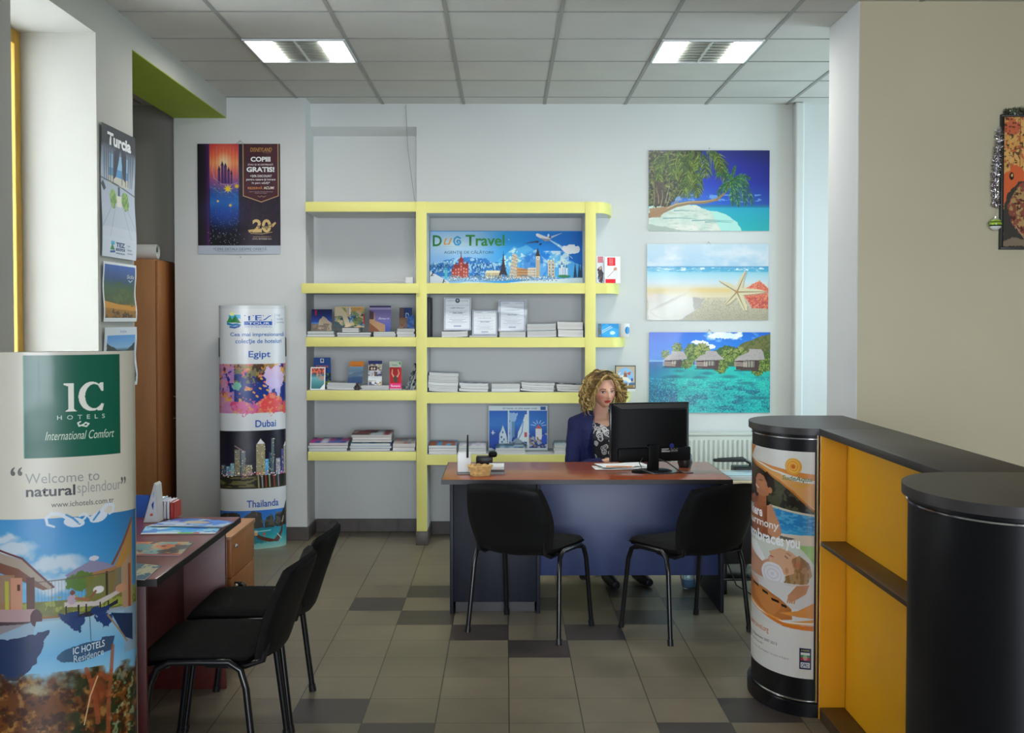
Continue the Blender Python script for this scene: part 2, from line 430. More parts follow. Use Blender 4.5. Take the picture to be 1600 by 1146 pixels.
f.box(x0, x1, Y0w+.07, Y1w-.07, ZS, ZS+.07, .004); f.box(x0, x1, Y0w+.07, Y1w-.07, ZT-.07, ZT, .004); f.box(x0, x1, 5.40, 5.45, ZS+.07, ZT-.07, .004)
obj('window_frame', f, YELFR, wd, False)
obj('window_glass', MB().box(x0+.02, x0+.026, Y0w+.07, Y1w-.07, ZS+.07, ZT-.07), GLASS, wd, False)
obj('window_sill', MB().box(XL-TW+.012, XL+.03, Y0w-.02, Y1w, ZS, ZS+.025, .004), WHITEP, wd, False)
# passage room behind
struct('wall_passage', MB().box(-4.6, XL-TW-.001, 9.0, 9.1, 0, CEIL).box(-4.6, -4.5, 6.1, 9.0, 0, CEIL).box(-4.6, XL-TW, 6.0, 6.1, 0, CEIL), PLAST_SHADE)
# pier and rear wall with the shallow niche behind the shelves
XPR = at(478, 400, Y=YP).x
struct('wall_pier', MB().box(XL-TW, XPR, YP, 9.2, 0, CEIL), PLAST)
XN = at(651, 300, Y=YW).x; ZN = at(500, 198, Y=YW).z; ZN2 = at(500, 213, Y=YN).z
w = MB()
w.box(XN, 4.6, YW, 9.25, 0, CEIL)
w.box(XPR, XN, YN, 9.25, 0, ZN)
w.prism([(YW, ZN), (YW, CEIL), (9.25, CEIL), (9.25, ZN2), (YN, ZN2)], XPR, XN, M=Matrix(((0, 0, 1, 0), (1, 0, 0, 0), (0, 1, 0, 0), (0, 0, 0, 1))))
struct('wall_rear', w, PLAST)
# right hand pier (front face meets the camera) and the room beyond
XR = 1.80
struct('wall_right', MB().box(XR, 4.6, 6.05, 6.6, 0, CEIL-.001).box(4.4, 4.6, -2.6, 6.05, 0, CEIL), PLASTB)
struct('wall_right_return', MB().box(XR-.004, XR, 6.05, 6.6, 0, CEIL-.001), PLAST)
w = MB().box(4.4, 4.6, 6.6, YW, 0, .85).box(4.4, 4.6, 6.6, YW, 2.65, CEIL).box(4.4, 4.6, 6.6, 6.8, .85, 2.65).box(4.4, 4.6, 8.6, YW, .85, 2.65)
struct('wall_far_right', w, PLAST)
w2 = thing('window_2', None, None, (4.45, 7.7, .85)); w2['kind'] = 'structure'
f = MB()
for a_, b_ in ((6.8, 6.87), (7.66, 7.74), (8.53, 8.6)): f.box(4.42, 4.48, a_, b_, .85, 2.65, .004)
f.box(4.42, 4.48, 6.8, 8.6, .85, .92, .004).box(4.42, 4.48, 6.8, 8.6, 2.58, 2.65, .004)
obj('window_frame', f, WHITEP, w2, False)
# shop front behind the camera
w = MB().box(-2.035, 4.4, -2.6, -2.5, 0, .5).box(-2.035, 4.4, -2.6, -2.5, 2.75, CEIL).box(-2.035, -1.9, -2.6, -2.5, .5, 2.75).box(2.8, 4.4, -2.6, -2.5, .5, 2.75)
struct('wall_front', w, PLAST)
w3 = thing('window_3', None, None, (.45, -2.55, .5)); w3['kind'] = 'structure'
f = MB()
for k in range(4): x = -1.9+k*4.63/3; f.box(x, x+.07, -2.58, -2.52, .5, 2.75, .004)
f.box(-1.9, 2.8, -2.58, -2.52, .5, .57).box(-1.9, 2.8, -2.58, -2.52, 2.68, 2.75)
obj('window_frame', f, WHITEP, w3, False)
# pipe casing on the rear wall at the right and skirting
xa, xb = at(1241, 400, Y=8.85).x, at(1255, 400, Y=8.85).x
struct('trim_3', MB().box(xa, xb, 8.83, YW, 0, CEIL-.002, .012), PLAST)
sk = MB()
zs = 0.10
sk.box(-2.4, XPR+.012, YP-.012, YP, 0, zs, .003); sk.box(XPR, XPR+.012, YP, YN-.012, 0, zs, .003)
sk.box(XPR+.012, XN, YN-.012, YN, 0, zs, .003); sk.box(XN, 1.9, YW-.012, YW, 0, zs, .003)
for x in np.arange(-2.3, 1.9, .2975): sk.box(x-.0015, x+.0015, YP-.0125 if x < XPR else YW-.0125, YP if x < XPR else YW, 0, zs+.0005)
struct('baseboard_rear', sk, SKIRT)
struct('baseboard_left', MB().box(XL, XL+.012, -2.5, 6.5, 0, zs, .003), SKIRT)
# near wall strip runs on; vertical white door post is off frame

# ceiling lamps
TUBE = mat('lit_tube_panel', (250, 253, 255), 0.4, var=0, emit=9)
LOUV = mat('lamp_louvre_metal', (222, 224, 216), 0.35, 0.15, var=0.03)
def lamp(x0, y0, label):
    t = thing('ceiling_lamp', label, 'ceiling lamp', (x0+.303, y0+.3, CEIL-.02), 0, 'square recessed ceiling lamps')
    x1, y1 = x0+.606, y0+.597
    f = MB(); z0, z1 = CEIL-.014, CEIL+.002
    f.box(x0+.006, x1-.006, y0+.006, y0+.018, z0, z1).box(x0+.006, x1-.006, y1-.018, y1-.006, z0, z1).box(x0+.006, x0+.018, y0, y1, z0, z1).box(x1-.018, x1-.006, y0, y1, z0, z1)
    obj('frame', f, WHITEP, t, False)
    for a, b in ((x0+.03, x0+.165), (x1-.165, x1-.03)):
        obj('lit_tube', MB().box(a, b, y0+.02, y1-.02, CEIL-.010, CEIL-.003, .002), TUBE, t, False)
    l = MB(); l.box(x0+.17, x1-.17, y0+.02, y1-.02, CEIL-.002, CEIL+.001)
    l.box((x0+x1)/2-.006, (x0+x1)/2+.006, y0+.02, y1-.02, CEIL-.013, CEIL-.002)
    for k in range(8):
        y = y0+.045+k*.072; l.quad((x0+.17, y, CEIL-.012), (x1-.17, y, CEIL-.012), (x1-.17, y+.035, CEIL-.002), (x0+.17, y+.035, CEIL-.002))
    obj('louvre', l, LOUV, t, False)
    area('lamp_light', (x0+.303, y0+.3, CEIL-.03), (0, 0, 0), .5, .5, 14, (1.0, .98, .93))
lamp(-1.525, 6.864, 'square lit ceiling lamp with louvres above the left shelves')
lamp(.8975, 6.864, 'square lit ceiling lamp with louvres above the right side of the desk')

# yellow plasterboard shelving
YEL = mat('yellow_shelf_paint', (236, 230, 136), 0.6, var=0.02, scale=2)
YF = 8.50
sh = thing('wall_shelving', 'pale yellow built-in wall shelving with rounded right ends behind the desk', 'shelving', (at(650, 600, Y=YF).x, YF+.2, 0))
def zy(y, Y=YF): return at(700, y, Y=Y).z
SHELF = {}
def shelf(key, xa, xb, yt, yb, xend=None, yf=YF, yback=YW):
    z1, z0 = zy(yt, yf), zy(yb, yf); X0, X1 = at(xa, yt, Y=yf).x, at(xb, yt, Y=yf).x
    m, k = MB(), MB(); fw = .016
    if xend:
        XE = at(xend, yt, Y=yf).x; rx = .13; ry = yback-yf-.01; n = 16
        arc = lambda e: [(XE-rx+(rx-e)*math.sin(t*math.pi/2/n), yf+ry-(ry-e)*math.cos(t*math.pi/2/n)) for t in range(n+1)]
        m.prism([(X0, yf+fw), (X0, yf)]+arc(0)+[(XE, yback-.001), (XE-fw, yback-.001)]+arc(fw)[::-1], z0, z1)
        k.prism([(X0, yback-.001), (X0, yf+fw+.0005)]+arc(fw+.0005)+[(XE-fw-.0005, yback-.001)], z0+.002, z1-.0005)
    else:
        m.box(X0, X1, yf, yf+fw, z0, z1, .002); k.box(X0, X1, yf+fw+.0005, yback-.001, z0+.002, z1-.0005)
    obj('shelf', k, PLAST, sh); obj('fascia', m, YEL, sh); SHELF[key] = z1
LX = 650.5
shelf('L0', 477, LX, 315.5, 331, yback=YN); shelf('LA', 471, 654, 443, 458.5, yf=YF-.03, yback=YP+.0); shelf('LB', 478, LX, 527, 542, yback=YN)
shelf('LC', 479, LX, 610.5, 626, yback=YN); shelf('LD', 481, LX, 706.5, 720, yback=YN)
shelf('R0', 666.5, 0, 315.5, 333, 962); shelf('RA', 666.5, 0, 442.5, 459, 974); shelf('RB', 666.5, 0, 527.5, 543, 984)
shelf('RC', 666.5, 0, 613.5, 630.5, 993); shelf('RD', 666.5, 0, 711, 727, 1003)
obj('shelf_rear', MB().box(XPR+.001, at(LX, 450, Y=YF).x, YP+.001, YN-.001, zy(458, YF-.03), SHELF['LA']), PLAST, sh)
for xa, xb in ((650.5, 667), (914, 930.5)):
    X0, X1 = at(xa, 600, Y=YF).x, at(xb, 600, Y=YF).x
    obj('post', MB().box(X0, X1, YF-.004, YF+.014, .1, zy(315.5)+.001, .002), YEL, sh)
    obj('post_web', MB().box(X0+.001, X1-.001, YF+.0145, YW-.001, .1, zy(315.5)-.001), PLAST, sh)
    obj('post_plinth', MB().box(X0-.006, X1+.008, YF-.012, YW-.014, 0, .099, .003), SKIRT, sh)
# rear wall cable and wall plug
BLK = mat('black_plastic', (22, 22, 24), 0.42, var=0.1, scale=20)
WPL = mat('white_plastic', (225, 226, 224), 0.4, var=0.02)
pts = [at(634, 164, Y=YW-.004), at(637, 230, Y=YW-.004), at(646, 300, Y=YW-.004), at(648, 314, Y=YW-.004)]
tag(obj('wall_cable', MB().tube(pts, .0022, 6), mat('grey_cable', (150, 150, 150), .6)), 'thin grey cable hanging down the rear wall from the ceiling', 'cable')
za = SHELF['LA']
t = thing('mains_adapter', 'white plug-in adapter lying on the empty upper left shelf', 'adapter', (at(639, 440, Y=8.56).x, 8.6, za))
X = at(639, 440, Y=8.56).x
obj('housing', MB().box(X-.03, X+.03, 8.57, 8.63, za, za+.05, .008), WPL, t)
obj('cord', MB().tube([at(645, 333, Y=8.9), at(647, 380, Y=8.85), (X+.035, 8.75, za+.14), (X+.01, 8.66, za+.07), (X+.01, 8.63, za+.03)], .0025, 6), WPL, t)
obj('cord', MB().tube([(X-.03, 8.6, za+.02), (X-.1, 8.62, za+.03), (X-.2, 8.62, za+.015), (X-.35, 8.64, za+.025), (X-.45, 8.66, za+.006)], .0025, 6), WPL, t)
# radiator
RAD = mat('radiator_enamel', (206, 212, 204), 0.4, var=0.02)
rx0, rx1 = at(1050, 700, Y=8.83).x, at(1239, 700, Y=8.83).x; rz1 = at(1100, 677, Y=8.80).z; rz0 = .15
t = thing('radiator', 'white panel radiator on the rear wall behind the desk', 'radiator', ((rx0+rx1)/2, 8.85, rz0))
m = MB().box(rx0, rx1, 8.80, 8.82, rz0, rz1-.02, .006).box(rx0, rx1, 8.88, 8.9, rz0, rz1-.02, .006)
x = rx0+.03
while x < rx1-.03: m.box(x-.011, x+.011, 8.790, 8.803, rz0+.03, rz1-.05, .005); x += .036
obj('panel', m, RAD, t)
m = MB().box(rx0-.004, rx1+.004, 8.795, 8.905, rz1-.02, rz1, .003)
obj('top_grille', m, RAD, t); obj('side_cover', MB().box(rx0-.006, rx0, 8.795, 8.905, rz0, rz1-.02), RAD, t)
obj('bracket', MB().box(rx0+.2, rx0+.23, 8.9, YW-.001, rz0+.1, rz1-.1), RAD, t)
# ------------------------------------------------------------------ furniture
CHERRY = mat('cherry_desk_top', (150, 72, 38), 0.28, var=0.16, scale=4, stretch=(1, 9, 9), coat=0.3)
EDGE = mat('black_edge_band', (26, 22, 24), 0.4, var=0.05)
NAVY = mat('navy_laminate', (52, 64, 106), 0.42, var=0.12, scale=3, bump=0.08, bscale=25)
DNAVY = mat('dark_laminate', (30, 32, 44), 0.5, var=0.14, spec=.3, scale=6, stretch=(8, 8, 1))
MAHOG = mat('mahogany_desk_top', (120, 44, 34), 0.3, var=0.14, scale=4, stretch=(9, 1, 9), coat=0.25)
DMAH = mat('dark_mahogany_panel', (84, 24, 22), 0.4, var=0.15, scale=5, stretch=(9, 1, 9))
BEECH = mat('beech_laminate', (176, 122, 76), 0.42, var=0.08, scale=3, stretch=(8, 8, 1))
BEECHD = mat('beech_door', (172, 110, 62), 0.42, var=0.08, scale=3, stretch=(8, 8, 1))
FABR = mat('black_chair_fabric', (28, 27, 26), 0.9, var=0.18, scale=40, bump=0.5, bscale=400, spec=.15)
PLBK = mat('chair_back_shell', (18, 18, 19), 0.5, var=0.1, spec=.2)
TUBEB = mat('black_enamel_tube', (18, 18, 20), 0.3, var=0.05)
STEEL = mat('brushed_steel', (190, 190, 188), 0.3, 0.9, var=0.04)
CHR = mat('chrome_strip', (225, 225, 225), 0.15, 1.0, var=0.02)
CTOP = mat('charcoal_counter_top', (60, 57, 57), 0.4, var=0.06, scale=30, spec=.35)
CBLK = mat('black_counter_laminate', (14, 14, 17), 0.42, var=0.08, scale=10, spec=.25)
CYEL = mat('yellow_counter_panel', (238, 168, 6), 0.45, var=0.03, scale=3)
CSHF = mat('dark_brown_shelf', (70, 48, 24), 0.45, var=0.1, scale=5)

# --- reception desk
a, b = at(690, 750, Z=.75), at(1145, 750, Z=.75); c_ = at(1112, 722, Z=.75)
dx0, dx1, dy0, dy1 = a.x, b.x, a.y, c_.y; DZ = .75
t = thing('office_desk', 'wide office desk with cherry top and navy front panel in the centre', 'desk', ((dx0+dx1)/2, (dy0+dy1)/2, 0))
obj('desk_top', MB().box(dx0, dx1, dy0, dy1, DZ-.024, DZ, .003), CHERRY, t)
obj('edge_band', MB().box(dx0-.002, dx1+.002, dy0-.003, dy0, DZ-.026, DZ-.001).box(dx0-.003, dx0, dy0, dy1, DZ-.026, DZ-.001).box(dx1, dx1+.003, dy0, dy1, DZ-.026, DZ-.001), EDGE, t)
px0 = at(703, 962, Y=dy0+.05).x; px1 = at(844, 962, Y=dy0+.05).x; zt = DZ-.0255
obj('side_panel', MB().box(px0, px0+.02, dy0+.05, dy1-.04, 0, zt, .002), DNAVY, t)
ped = obj('pedestal', MB().box(px0+.021, px1-.021, dy0+.065, dy1-.06, .06, zt, .002).box(px1-.02, px1, dy0+.05, dy1-.06, 0, zt, .002), DNAVY, t)
obj('toe_kick', MB().box(px0+.03, px1-.03, dy0+.10, dy1-.09, .0, .059), EDGE, t)
for k in range(3):
    d = obj('drawer', MB().box(px0+.03, px1-.025, dy1-.06, dy1-.042, .1+k*.2, .29+k*.2, .003), DNAVY, t, True)
    h = obj('handle', MB().box(px0+.15, px1-.15, dy1-.041, dy1-.025, .2+k*.2, .21+k*.2, .002), STEEL, None); h.parent = d
    h.location = h.location - d.matrix_basis.translation - t.matrix_basis.translation
    for kk in ('label',):
        pass
rx = at(1131, 962, Y=dy0+.05).x
obj('side_panel', MB().box(rx-.02, rx, dy0+.05, dy1-.06, 0, zt, .002), DNAVY, t)
zb = at(950, 899, Y=dy0+.13).z
obj('front_panel', MB().box(px1+.001, rx-.021, dy0+.12, dy0+.138, zb, zt, .002), NAVY, t)
mx_ = at(1135, 760, Y=dy0+.1).x
obj('corner_bracket', MB().box(mx_-.035, mx_+.02, dy0+.06, dy0+.1, zt-.06, zt, .003), STEEL, t)

# --- left desk (front part stands behind the near banner)
lx1 = -1.18; ly1 = at(374, 808, Z=.75).y; ly0 = 3.98
t = thing('office_desk', 'dark red mahogany desk at the left with brochures on its top', 'desk', (-1.6, (ly0+ly1)/2, 0))
obj('desk_top', MB().box(-1.96, lx1, ly0, ly1, .726, .75, .003), MAHOG, t)
obj('edge_band', MB().box(lx1, lx1+.004, ly0, ly1, .7245, .749).box(-1.96, lx1+.004, ly1, ly1+.003, .7245, .749).box(-1.96, lx1+.004, ly0-.003, ly0, .7245, .749), EDGE, t)
obj('side_panel', MB().box(-1.93, lx1-.05, ly1-.07, ly1-.05, 0, .7245, .002), DMAH, t)
obj('side_panel', MB().box(-1.93, lx1-.05, ly0+.05, ly0+.07, 0, .7245, .002), DMAH, t)
obj('front_panel', MB().box(lx1-.25, lx1-.232, ly0+.071, ly1-.071, .22, .7245, .002), DMAH, t)

# --- drawer pedestal behind it
pz = at(364, 836, Y=5.45).z; xr = at(365, 870, Y=5.45).x
t = thing('drawer_pedestal', 'light wooden drawer pedestal on castors at the far end of the mahogany desk', 'drawer unit', (xr-.21, 5.65, 0))
obj('body', MB().box(xr-.42, xr-.018, 5.40, 5.9, .06, pz-.02, .002), BEECH, t)
obj('top', MB().box(xr-.43, xr+.004, 5.39, 5.91, pz-.0195, pz, .002), BEECH, t)
for k in range(3):
    z0 = .07+k*.185; 
    obj('drawer', MB().box(xr-.0175, xr, 5.405, 5.895, z0, z0+.18, .002), BEECHD, t)
    obj('knob', MB().ball((xr+.011, 5.45, z0+.14), .010), STEEL, t)
for sx_, sy_ in ((-.38, 5.45), (-.05, 5.45), (-.38, 5.85), (-.05, 5.85)):
    obj('castor', MB().cyl((xr+sx_-.012, sy_, .03), (xr+sx_+.012, sy_, .03), .03), BLK, t)
obj('lock', MB().cyl((xr+.0005, 5.47, .40), (xr+.03, 5.47, .40), .011).cyl((xr+.03, 5.452, .385), (xr+.034, 5.488, .385), .018), BLK, t)

# --- wardrobe in the passage
wx = at(248, 600, Y=8.5).x; wz = at(248, 405, Y=8.5).z
t = thing('wardrobe', 'tall light brown wooden wardrobe in the passage behind the left wall', 'wardrobe', (wx-.45, 8.73, 0))
obj('body', MB().box(wx-.9, wx-.02, 8.5, 8.98, 0, wz, .003), BEECH, t)
dr = obj('door', MB().box(wx-.019, wx, 8.505, 8.975, .08, wz-.01, .003), BEECHD, t)
hz0, hz1 = at(268, 655, X=wx).z, at(268, 620, X=wx).z
obj('handle', MB().tube([(wx+.001, 8.87, hz0), (wx+.028, 8.87, hz0+.01), (wx+.028, 8.87, hz1-.01), (wx+.001, 8.87, hz1)], .007, 8), STEEL, t)
# --- roll of poster paper on the wardrobe
q = at(236, 392, Y=8.62); rr_ = .058
t = thing('paper_roll', 'white roll of poster paper lying on top of the wardrobe', 'paper roll', (q.x-.3, 8.62, wz))
m = MB(); prof = []
for k in range(72):
    th = k/71*2*math.pi*2.2; r_ = rr_-.006*th/(2*math.pi); prof.append((8.62+r_*math.cos(th+2), wz+rr_+.001+r_*math.sin(th+2)))
m.grid(lambda u, v: Vector((q.x-.55+.6*u, *prof[int(round(v*71))])), 4, 71)
obj('paper', m, mat('white_paper', (232, 232, 230), .6, var=.02), t)
q2 = MB(); q2.grid(lambda u, v: Vector((q.x-.54+.58*u, 8.62+(rr_-.02)*math.cos(v*2.5), wz+rr_+(rr_-.02)*math.sin(v*2.5))), 2, 12)
obj('printed_side', q2, mat('roll_print_green', (96, 120, 84), .5, var=.6, scale=20), t)

# --- visitor chairs
def pad(w, h, T, place, n=20, a=.2, top=0.0):
    """soft padded panel with rounded corners; place(x, y, t) -> point"""
    def f(sgn):
        def g(u, v):
            U, V = 2*u-1, 2*v-1; mm = max(abs(U), abs(V))
            x = U*math.sqrt(1-a*V*V)*w/2/math.sqrt(1-a*0); y = V*math.sqrt(1-a*U*U)*h/2
            tt = T/2*math.sqrt(max(0, 1-mm**7))
            return Vector(place(x, y, sgn*tt))
        return g
    m = MB(); m.grid(f(1), n, n); m.grid(f(-1), n, n)
    bmesh.ops.remove_doubles(m.b, verts=m.b.verts[:], dist=1e-5)
    return m
def visitor_chair():
    t = thing('visitor_chair', '', 'chair')
    def back(x, y, q):
        z = .620+y; lean = -.205-.10*(z-.44)/.36-.02*((z-.44)/.36)**2
        return (x*(1-.10*(z-.62)/.36*(-1 if z < .62 else 1)*1.0), lean-.030+.045*(x/.23)**2+q, z)
    obj('backrest', pad(.49, .375, .045, lambda x, y, q: back(x, y, q)), FABR, t, local=True)
    obj('back_shell', pad(.46, .345, .02, lambda x, y, q: tuple(np.array(back(x, y, q))+np.array([0, -.020, 0]))), PLBK, t, local=True)
    obj('seat', pad(.475, .43, .055, lambda x, y, q: (x, y+.015, .462+q-.02*max(0, (y-.1)/.1)**2+.01*(x/.23)**2-.003*(y < -.1))), FABR, t, local=True)
    obj('seat_shell', pad(.455, .41, .018, lambda x, y, q: (x, y+.012, .433+q-.02*max(0, (y-.1)/.1)**2+.006*(x/.23)**2)), PLBK, t, local=True)
    for sx_ in (-1, 1):
        x = sx_
        p = [(x*.262, -.215, .004), (x*.245, -.175, .36), (x*.240, -.155, .425), (x*.238, -.115, .452), (x*.238, 0, .452), (x*.238, .095, .450), (x*.240, .135, .430), (x*.243, .160, .37), (x*.255, .205, .004)]
        # one bent tube per leg: rear and front halves meet under the seat
        obj('leg', MB().tube(p[:5], .0125, 10, sx=1.0), TUBEB, t, local=True)
        obj('leg', MB().tube(p[4:], .0125, 10, sx=1.0), TUBEB, t, local=True)
        obj('foot_cap', MB().cyl((x*.2625, -.216, 0), (x*.2605, -.211, .03), .0155), BLK, t, local=True)
        obj('foot_cap', MB().cyl((x*.2555, .206, 0), (x*.2535, .200, .03), .0155), BLK, t, local=True)
        obj('back_upright', MB().tube([(x*.19, -.02, .428), (x*.19, -.16, .424), (x*.19, -.222, .445), (x*.188, -.25, .55), (x*.18, -.285, .68)], .010, 8), TUBEB, t, local=True)
    obj('crossbar', MB().cyl((-.24, .10, .438), (.24, .10, .438), .009), TUBEB, t, local=True)
    obj('crossbar', MB().cyl((-.24, -.12, .438), (.24, -.12, .438), .009), TUBEB, t, local=True)
    return t
vc = visitor_chair()
spots = [((.135, 6.185), -28, 'black visitor chair turned to the right in front of the reception desk'),
         ((.935, 6.17), 31, 'black visitor chair turned left before the reception desk, beside the round counter end'),
         ((-1.06, 4.885), 90, 'black visitor chair at the mahogany desk, farther from the tall near banner'),
         ((-1.07, 4.32), 89, 'black visitor chair at the mahogany desk, right beside the tall near banner')]
for k, (p, a_, lb) in enumerate(spots):
    o = vc if k == 0 else copy_tree(vc)
    o.location = (*p, 0); o.rotation_euler = (0, 0, R(a_)); o['label'] = lb; o['group'] = 'black visitor chairs'; o.scale = (1, 1, 1 if k < 2 else .965)

# --- reception counter: long shelf unit between two round-ended columns
HC = 1.184; cx0, cx1 = 1.272, 1.556
def drum_pts(xf, yc, hy, bul, xb, n=28):
    return [(xb, yc-hy), (xf, yc-hy)]+[(xf-bul*math.sin(math.pi*k/n), yc-hy*math.cos(math.pi*k/n)) for k in range(1, n)]+[(xf, yc+hy), (xb, yc+hy)]
def drum(yc, label, banner=False, xb=cx1):
    t = thing('counter_column', label, 'counter', (cx0, yc, 0))
    obj('counter_top', MB().prism(drum_pts(cx0, yc, .33, .21, xb), HC-.028, HC, bev=.003), CTOP, t)
    obj('body', MB().prism(drum_pts(cx0-.001, yc, .312, .192, xb-.01), .055, HC-.029), CBLK, t)
    obj('base', MB().prism(drum_pts(cx0, yc, .33, .21, xb), 0, .055, bev=.012), CBLK, t)
    for z in (HC-.045, .062):
        pts = [(x, y, z) for x, y in drum_pts(cx0-.001, yc, .3125, .1935, xb)[1:-1]]
        obj('chrome_trim', MB().tube(pts, .0045, 6), CHR, t)
    obj('chrome_trim', MB().box(cx0-.006, cx0+.002, yc-.317, yc-.3125, .056, HC-.029), CHR, t)
    return t
drumA_y, drumB_y = 5.11, 3.08
DA = drum(drumA_y, 'black round-ended counter column with a curved spa advert, beside the right visitor chair')
DB = drum(drumB_y, 'plain black round-ended counter column at the right edge, nearest the camera')
ya, yb = drumB_y+.331, drumA_y-.331
t = thing('reception_counter', 'long reception counter with yellow panels and charcoal top between two black columns', 'counter', ((cx0+cx1)/2, (ya+yb)/2, 0))
obj('counter_top', MB().box(cx0, cx1, ya, yb, HC-.028, HC, .002), CTOP, t)
obj('back_panel', MB().box(cx0+.105, cx0+.123, ya+.019, yb-.019, .03, HC-.029), CYEL, t)
obj('end_panel', MB().box(cx0+.003, cx1-.01, yb-.018, yb, .0, HC-.029), CYEL, t)
obj('end_panel', MB().box(cx0+.003, cx1-.01, ya, ya+.018, .0, HC-.029), CYEL, t)
obj('rear_panel', MB().box(cx1-.03, cx1-.011, ya+.019, yb-.019, .0, HC-.029), CBLK, t)
zs_ = at(1281, 845, Y=yb).z
obj('shelf', MB().box(cx0+.003, cx0+.104, ya+.019, yb-.019, zs_-.018, zs_, .001), CSHF, t)
obj('plinth', MB().box(cx0+.003, cx0+.104, ya+.019, yb-.019, 0, .05, .001), CSHF, t)

# --- printer table behind the desk at the right
t = thing('side_table', 'pale low side table behind the right end of the reception desk', 'table', (1.5, 7.9, 0))
tx0, tx1, ty0, ty1 = 1.32, 1.95, 7.6, 8.2; tz = at(1160, 752, Y=7.62).z
PALE = mat('pale_birch', (214, 200, 168), .5, var=.05, scale=3, stretch=(8, 1, 1))
obj('top', MB().box(tx0, tx1, ty0, ty1, tz-.022, tz, .002), PALE, t)
obj('front_drawer', MB().box(tx0+.02, tx1-.02, ty0+.01, ty0+.028, tz-.16, tz-.023, .002), PALE, t)
for q in ((tx0+.02, ty0+.02), (tx1-.05, ty0+.03), (tx0+.02, ty1-.05), (tx1-.05, ty1-.05)):
    obj('leg', MB().box(q[0], q[0]+.03, q[1]+.01, q[1]+.04, 0, tz-.023, .002), PALE, t)
GL = mat('pale_glass', (180, 205, 215), .15, var=.02)
t = thing('scanner', 'flat pale grey scanner on the side table by the radiator', 'scanner', (1.5, 7.8, tz))
obj('body', MB().box(1.36, 1.72, 7.63, 7.9, tz, tz+.03, .006), mat('pale_grey_plastic', (190, 200, 205), .4), t)
obj('glass_lid', MB().box(1.375, 1.705, 7.64, 7.89, tz+.0305, tz+.036, .002), GL, t)
t = thing('phone_base', 'black desk device with an arm on the side table beside the round counter end', 'telephone', (1.62, 7.98, tz))
obj('body', MB().box(1.54, 1.74, 7.93, 8.08, tz, tz+.05, .01), BLK, t)
obj('arm', MB().tube([(1.43, 7.95, tz+.10), (1.60, 7.98, tz+.105), (1.66, 8.0, tz+.07), (1.66, 8.0, tz+.045)], .011, 8), BLK, t)
obj('handset', MB().box(1.40, 1.62, 7.93, 7.98, tz+.085, tz+.105, .008), BLK, t)

# dark computer cabinet beside the desk
p0 = at(1134, 792, Y=6.95); p1 = at(1180, 882, Y=6.95)
t = thing('computer_cabinet', 'dark cabinet on a low trolley between the reception desk and the round counter end', 'cabinet', (1.42, 7.15, 0))
obj('body', MB().box(1.285, 1.52, 6.95, 7.38, p1.z, p0.z, .004), BLK, t)
obj('top_board', MB().box(1.28, 1.53, 6.94, 7.39, p0.z+.0005, p0.z+.018, .002), CHERRY, t)
obj('trolley_frame', MB().box(1.285, 1.52, 6.95, 7.38, p1.z-.10, p1.z-.085, .002).box(1.29, 1.31, 6.96, 6.98, 0, p1.z, .001).box(1.49, 1.51, 6.96, 6.98, 0, p1.z, .001).box(1.29, 1.31, 7.35, 7.37, 0, p1.z, .001).box(1.49, 1.51, 7.35, 7.37, 0, p1.z, .001), TUBEB, t)
# cables on the floor by the cabinet
tag(obj('floor_cable', MB().tube([(1.30, 7.30, p1.z+.02), (1.31, 7.0, .2), (1.36, 6.93, .06), (1.45, 6.9, .008), (1.6, 6.93, .008), (1.72, 7.1, .008)], .004, 6), BLK), 'black cable drooping to the floor beside the dark cabinet', 'cable')

# --- computer monitor, back towards the camera
mc = at(1014, 738, Z=.75); mrot = R(15); MD = Matrix.Translation((mc.x+.01, mc.y+.04, .75)) @ Matrix.Rotation(mrot, 4, 'Z')
t = thing('computer_monitor', 'black computer monitor seen from behind on the reception desk', 'monitor', (mc.x+.01, mc.y+.04, .75), mrot)
GBK = mat('gloss_black_plastic', (7, 7, 8), 0.2, var=0.05, spec=.4)
MBK = mat('matt_black_plastic', (7, 7, 8), 0.5, var=0.1, spec=.15)
hw = .244; z0, z1 = .058, .398
m = MB(); m.box(-hw, hw, .0, .022, z0, z1, .006); obj('bezel', m, GBK, t, local=True)
obj('screen', MB().box(-hw+.02, hw-.02, .0225, .024, z0+.03, z1-.02), mat('dark_screen', (30, 34, 40), .15), t, local=True)
m = MB(); b2 = m.b                          # back housing: chamfered towards a raised panel
o_ = [(-hw+.004, -.0005, z0+.004), (hw-.004, -.0005, z0+.004), (hw-.004, -.0005, z1-.004), (-hw+.004, -.0005, z1-.004)]
i_ = [(-hw+.052, -.038, z0+.02), (hw-.03, -.038, z0+.02), (hw-.03, -.038, z1-.035), (-hw+.052, -.038, z1-.035)]
ov = [b2.verts.new(q) for q in o_]; iv = [b2.verts.new(q) for q in i_]
b2.faces.new(iv); b2.faces.new(ov[::-1])
for k in range(4): b2.faces.new([ov[k], ov[(k+1) % 4], iv[(k+1) % 4], iv[k]])
bmesh.ops.bevel(b2, geom=b2.edges[:], offset=.004, segments=2, affect='EDGES')
obj('back_housing', m, MBK, t, local=True)
obj('lower_bulge', MB().box(-hw+.03, hw-.01, -.056, -.03, z0+.002, z0+.085, .012), MBK, t, local=True)
obj('stand_neck', MB().box(-.033, .033, -.062, -.03, .0, .16, .006), MBK, t, local=True)
obj('stand_base', MB().lathe([(0, 0), (.12, 0), (.12, .007), (.10, .014), (0, .016)], 32, sy=.75, M=Matrix.Translation((0, -.03, 0))), MBK, t, local=True)
lb = Cv(0, 0, 100, 30, 120, '1a1a1c')
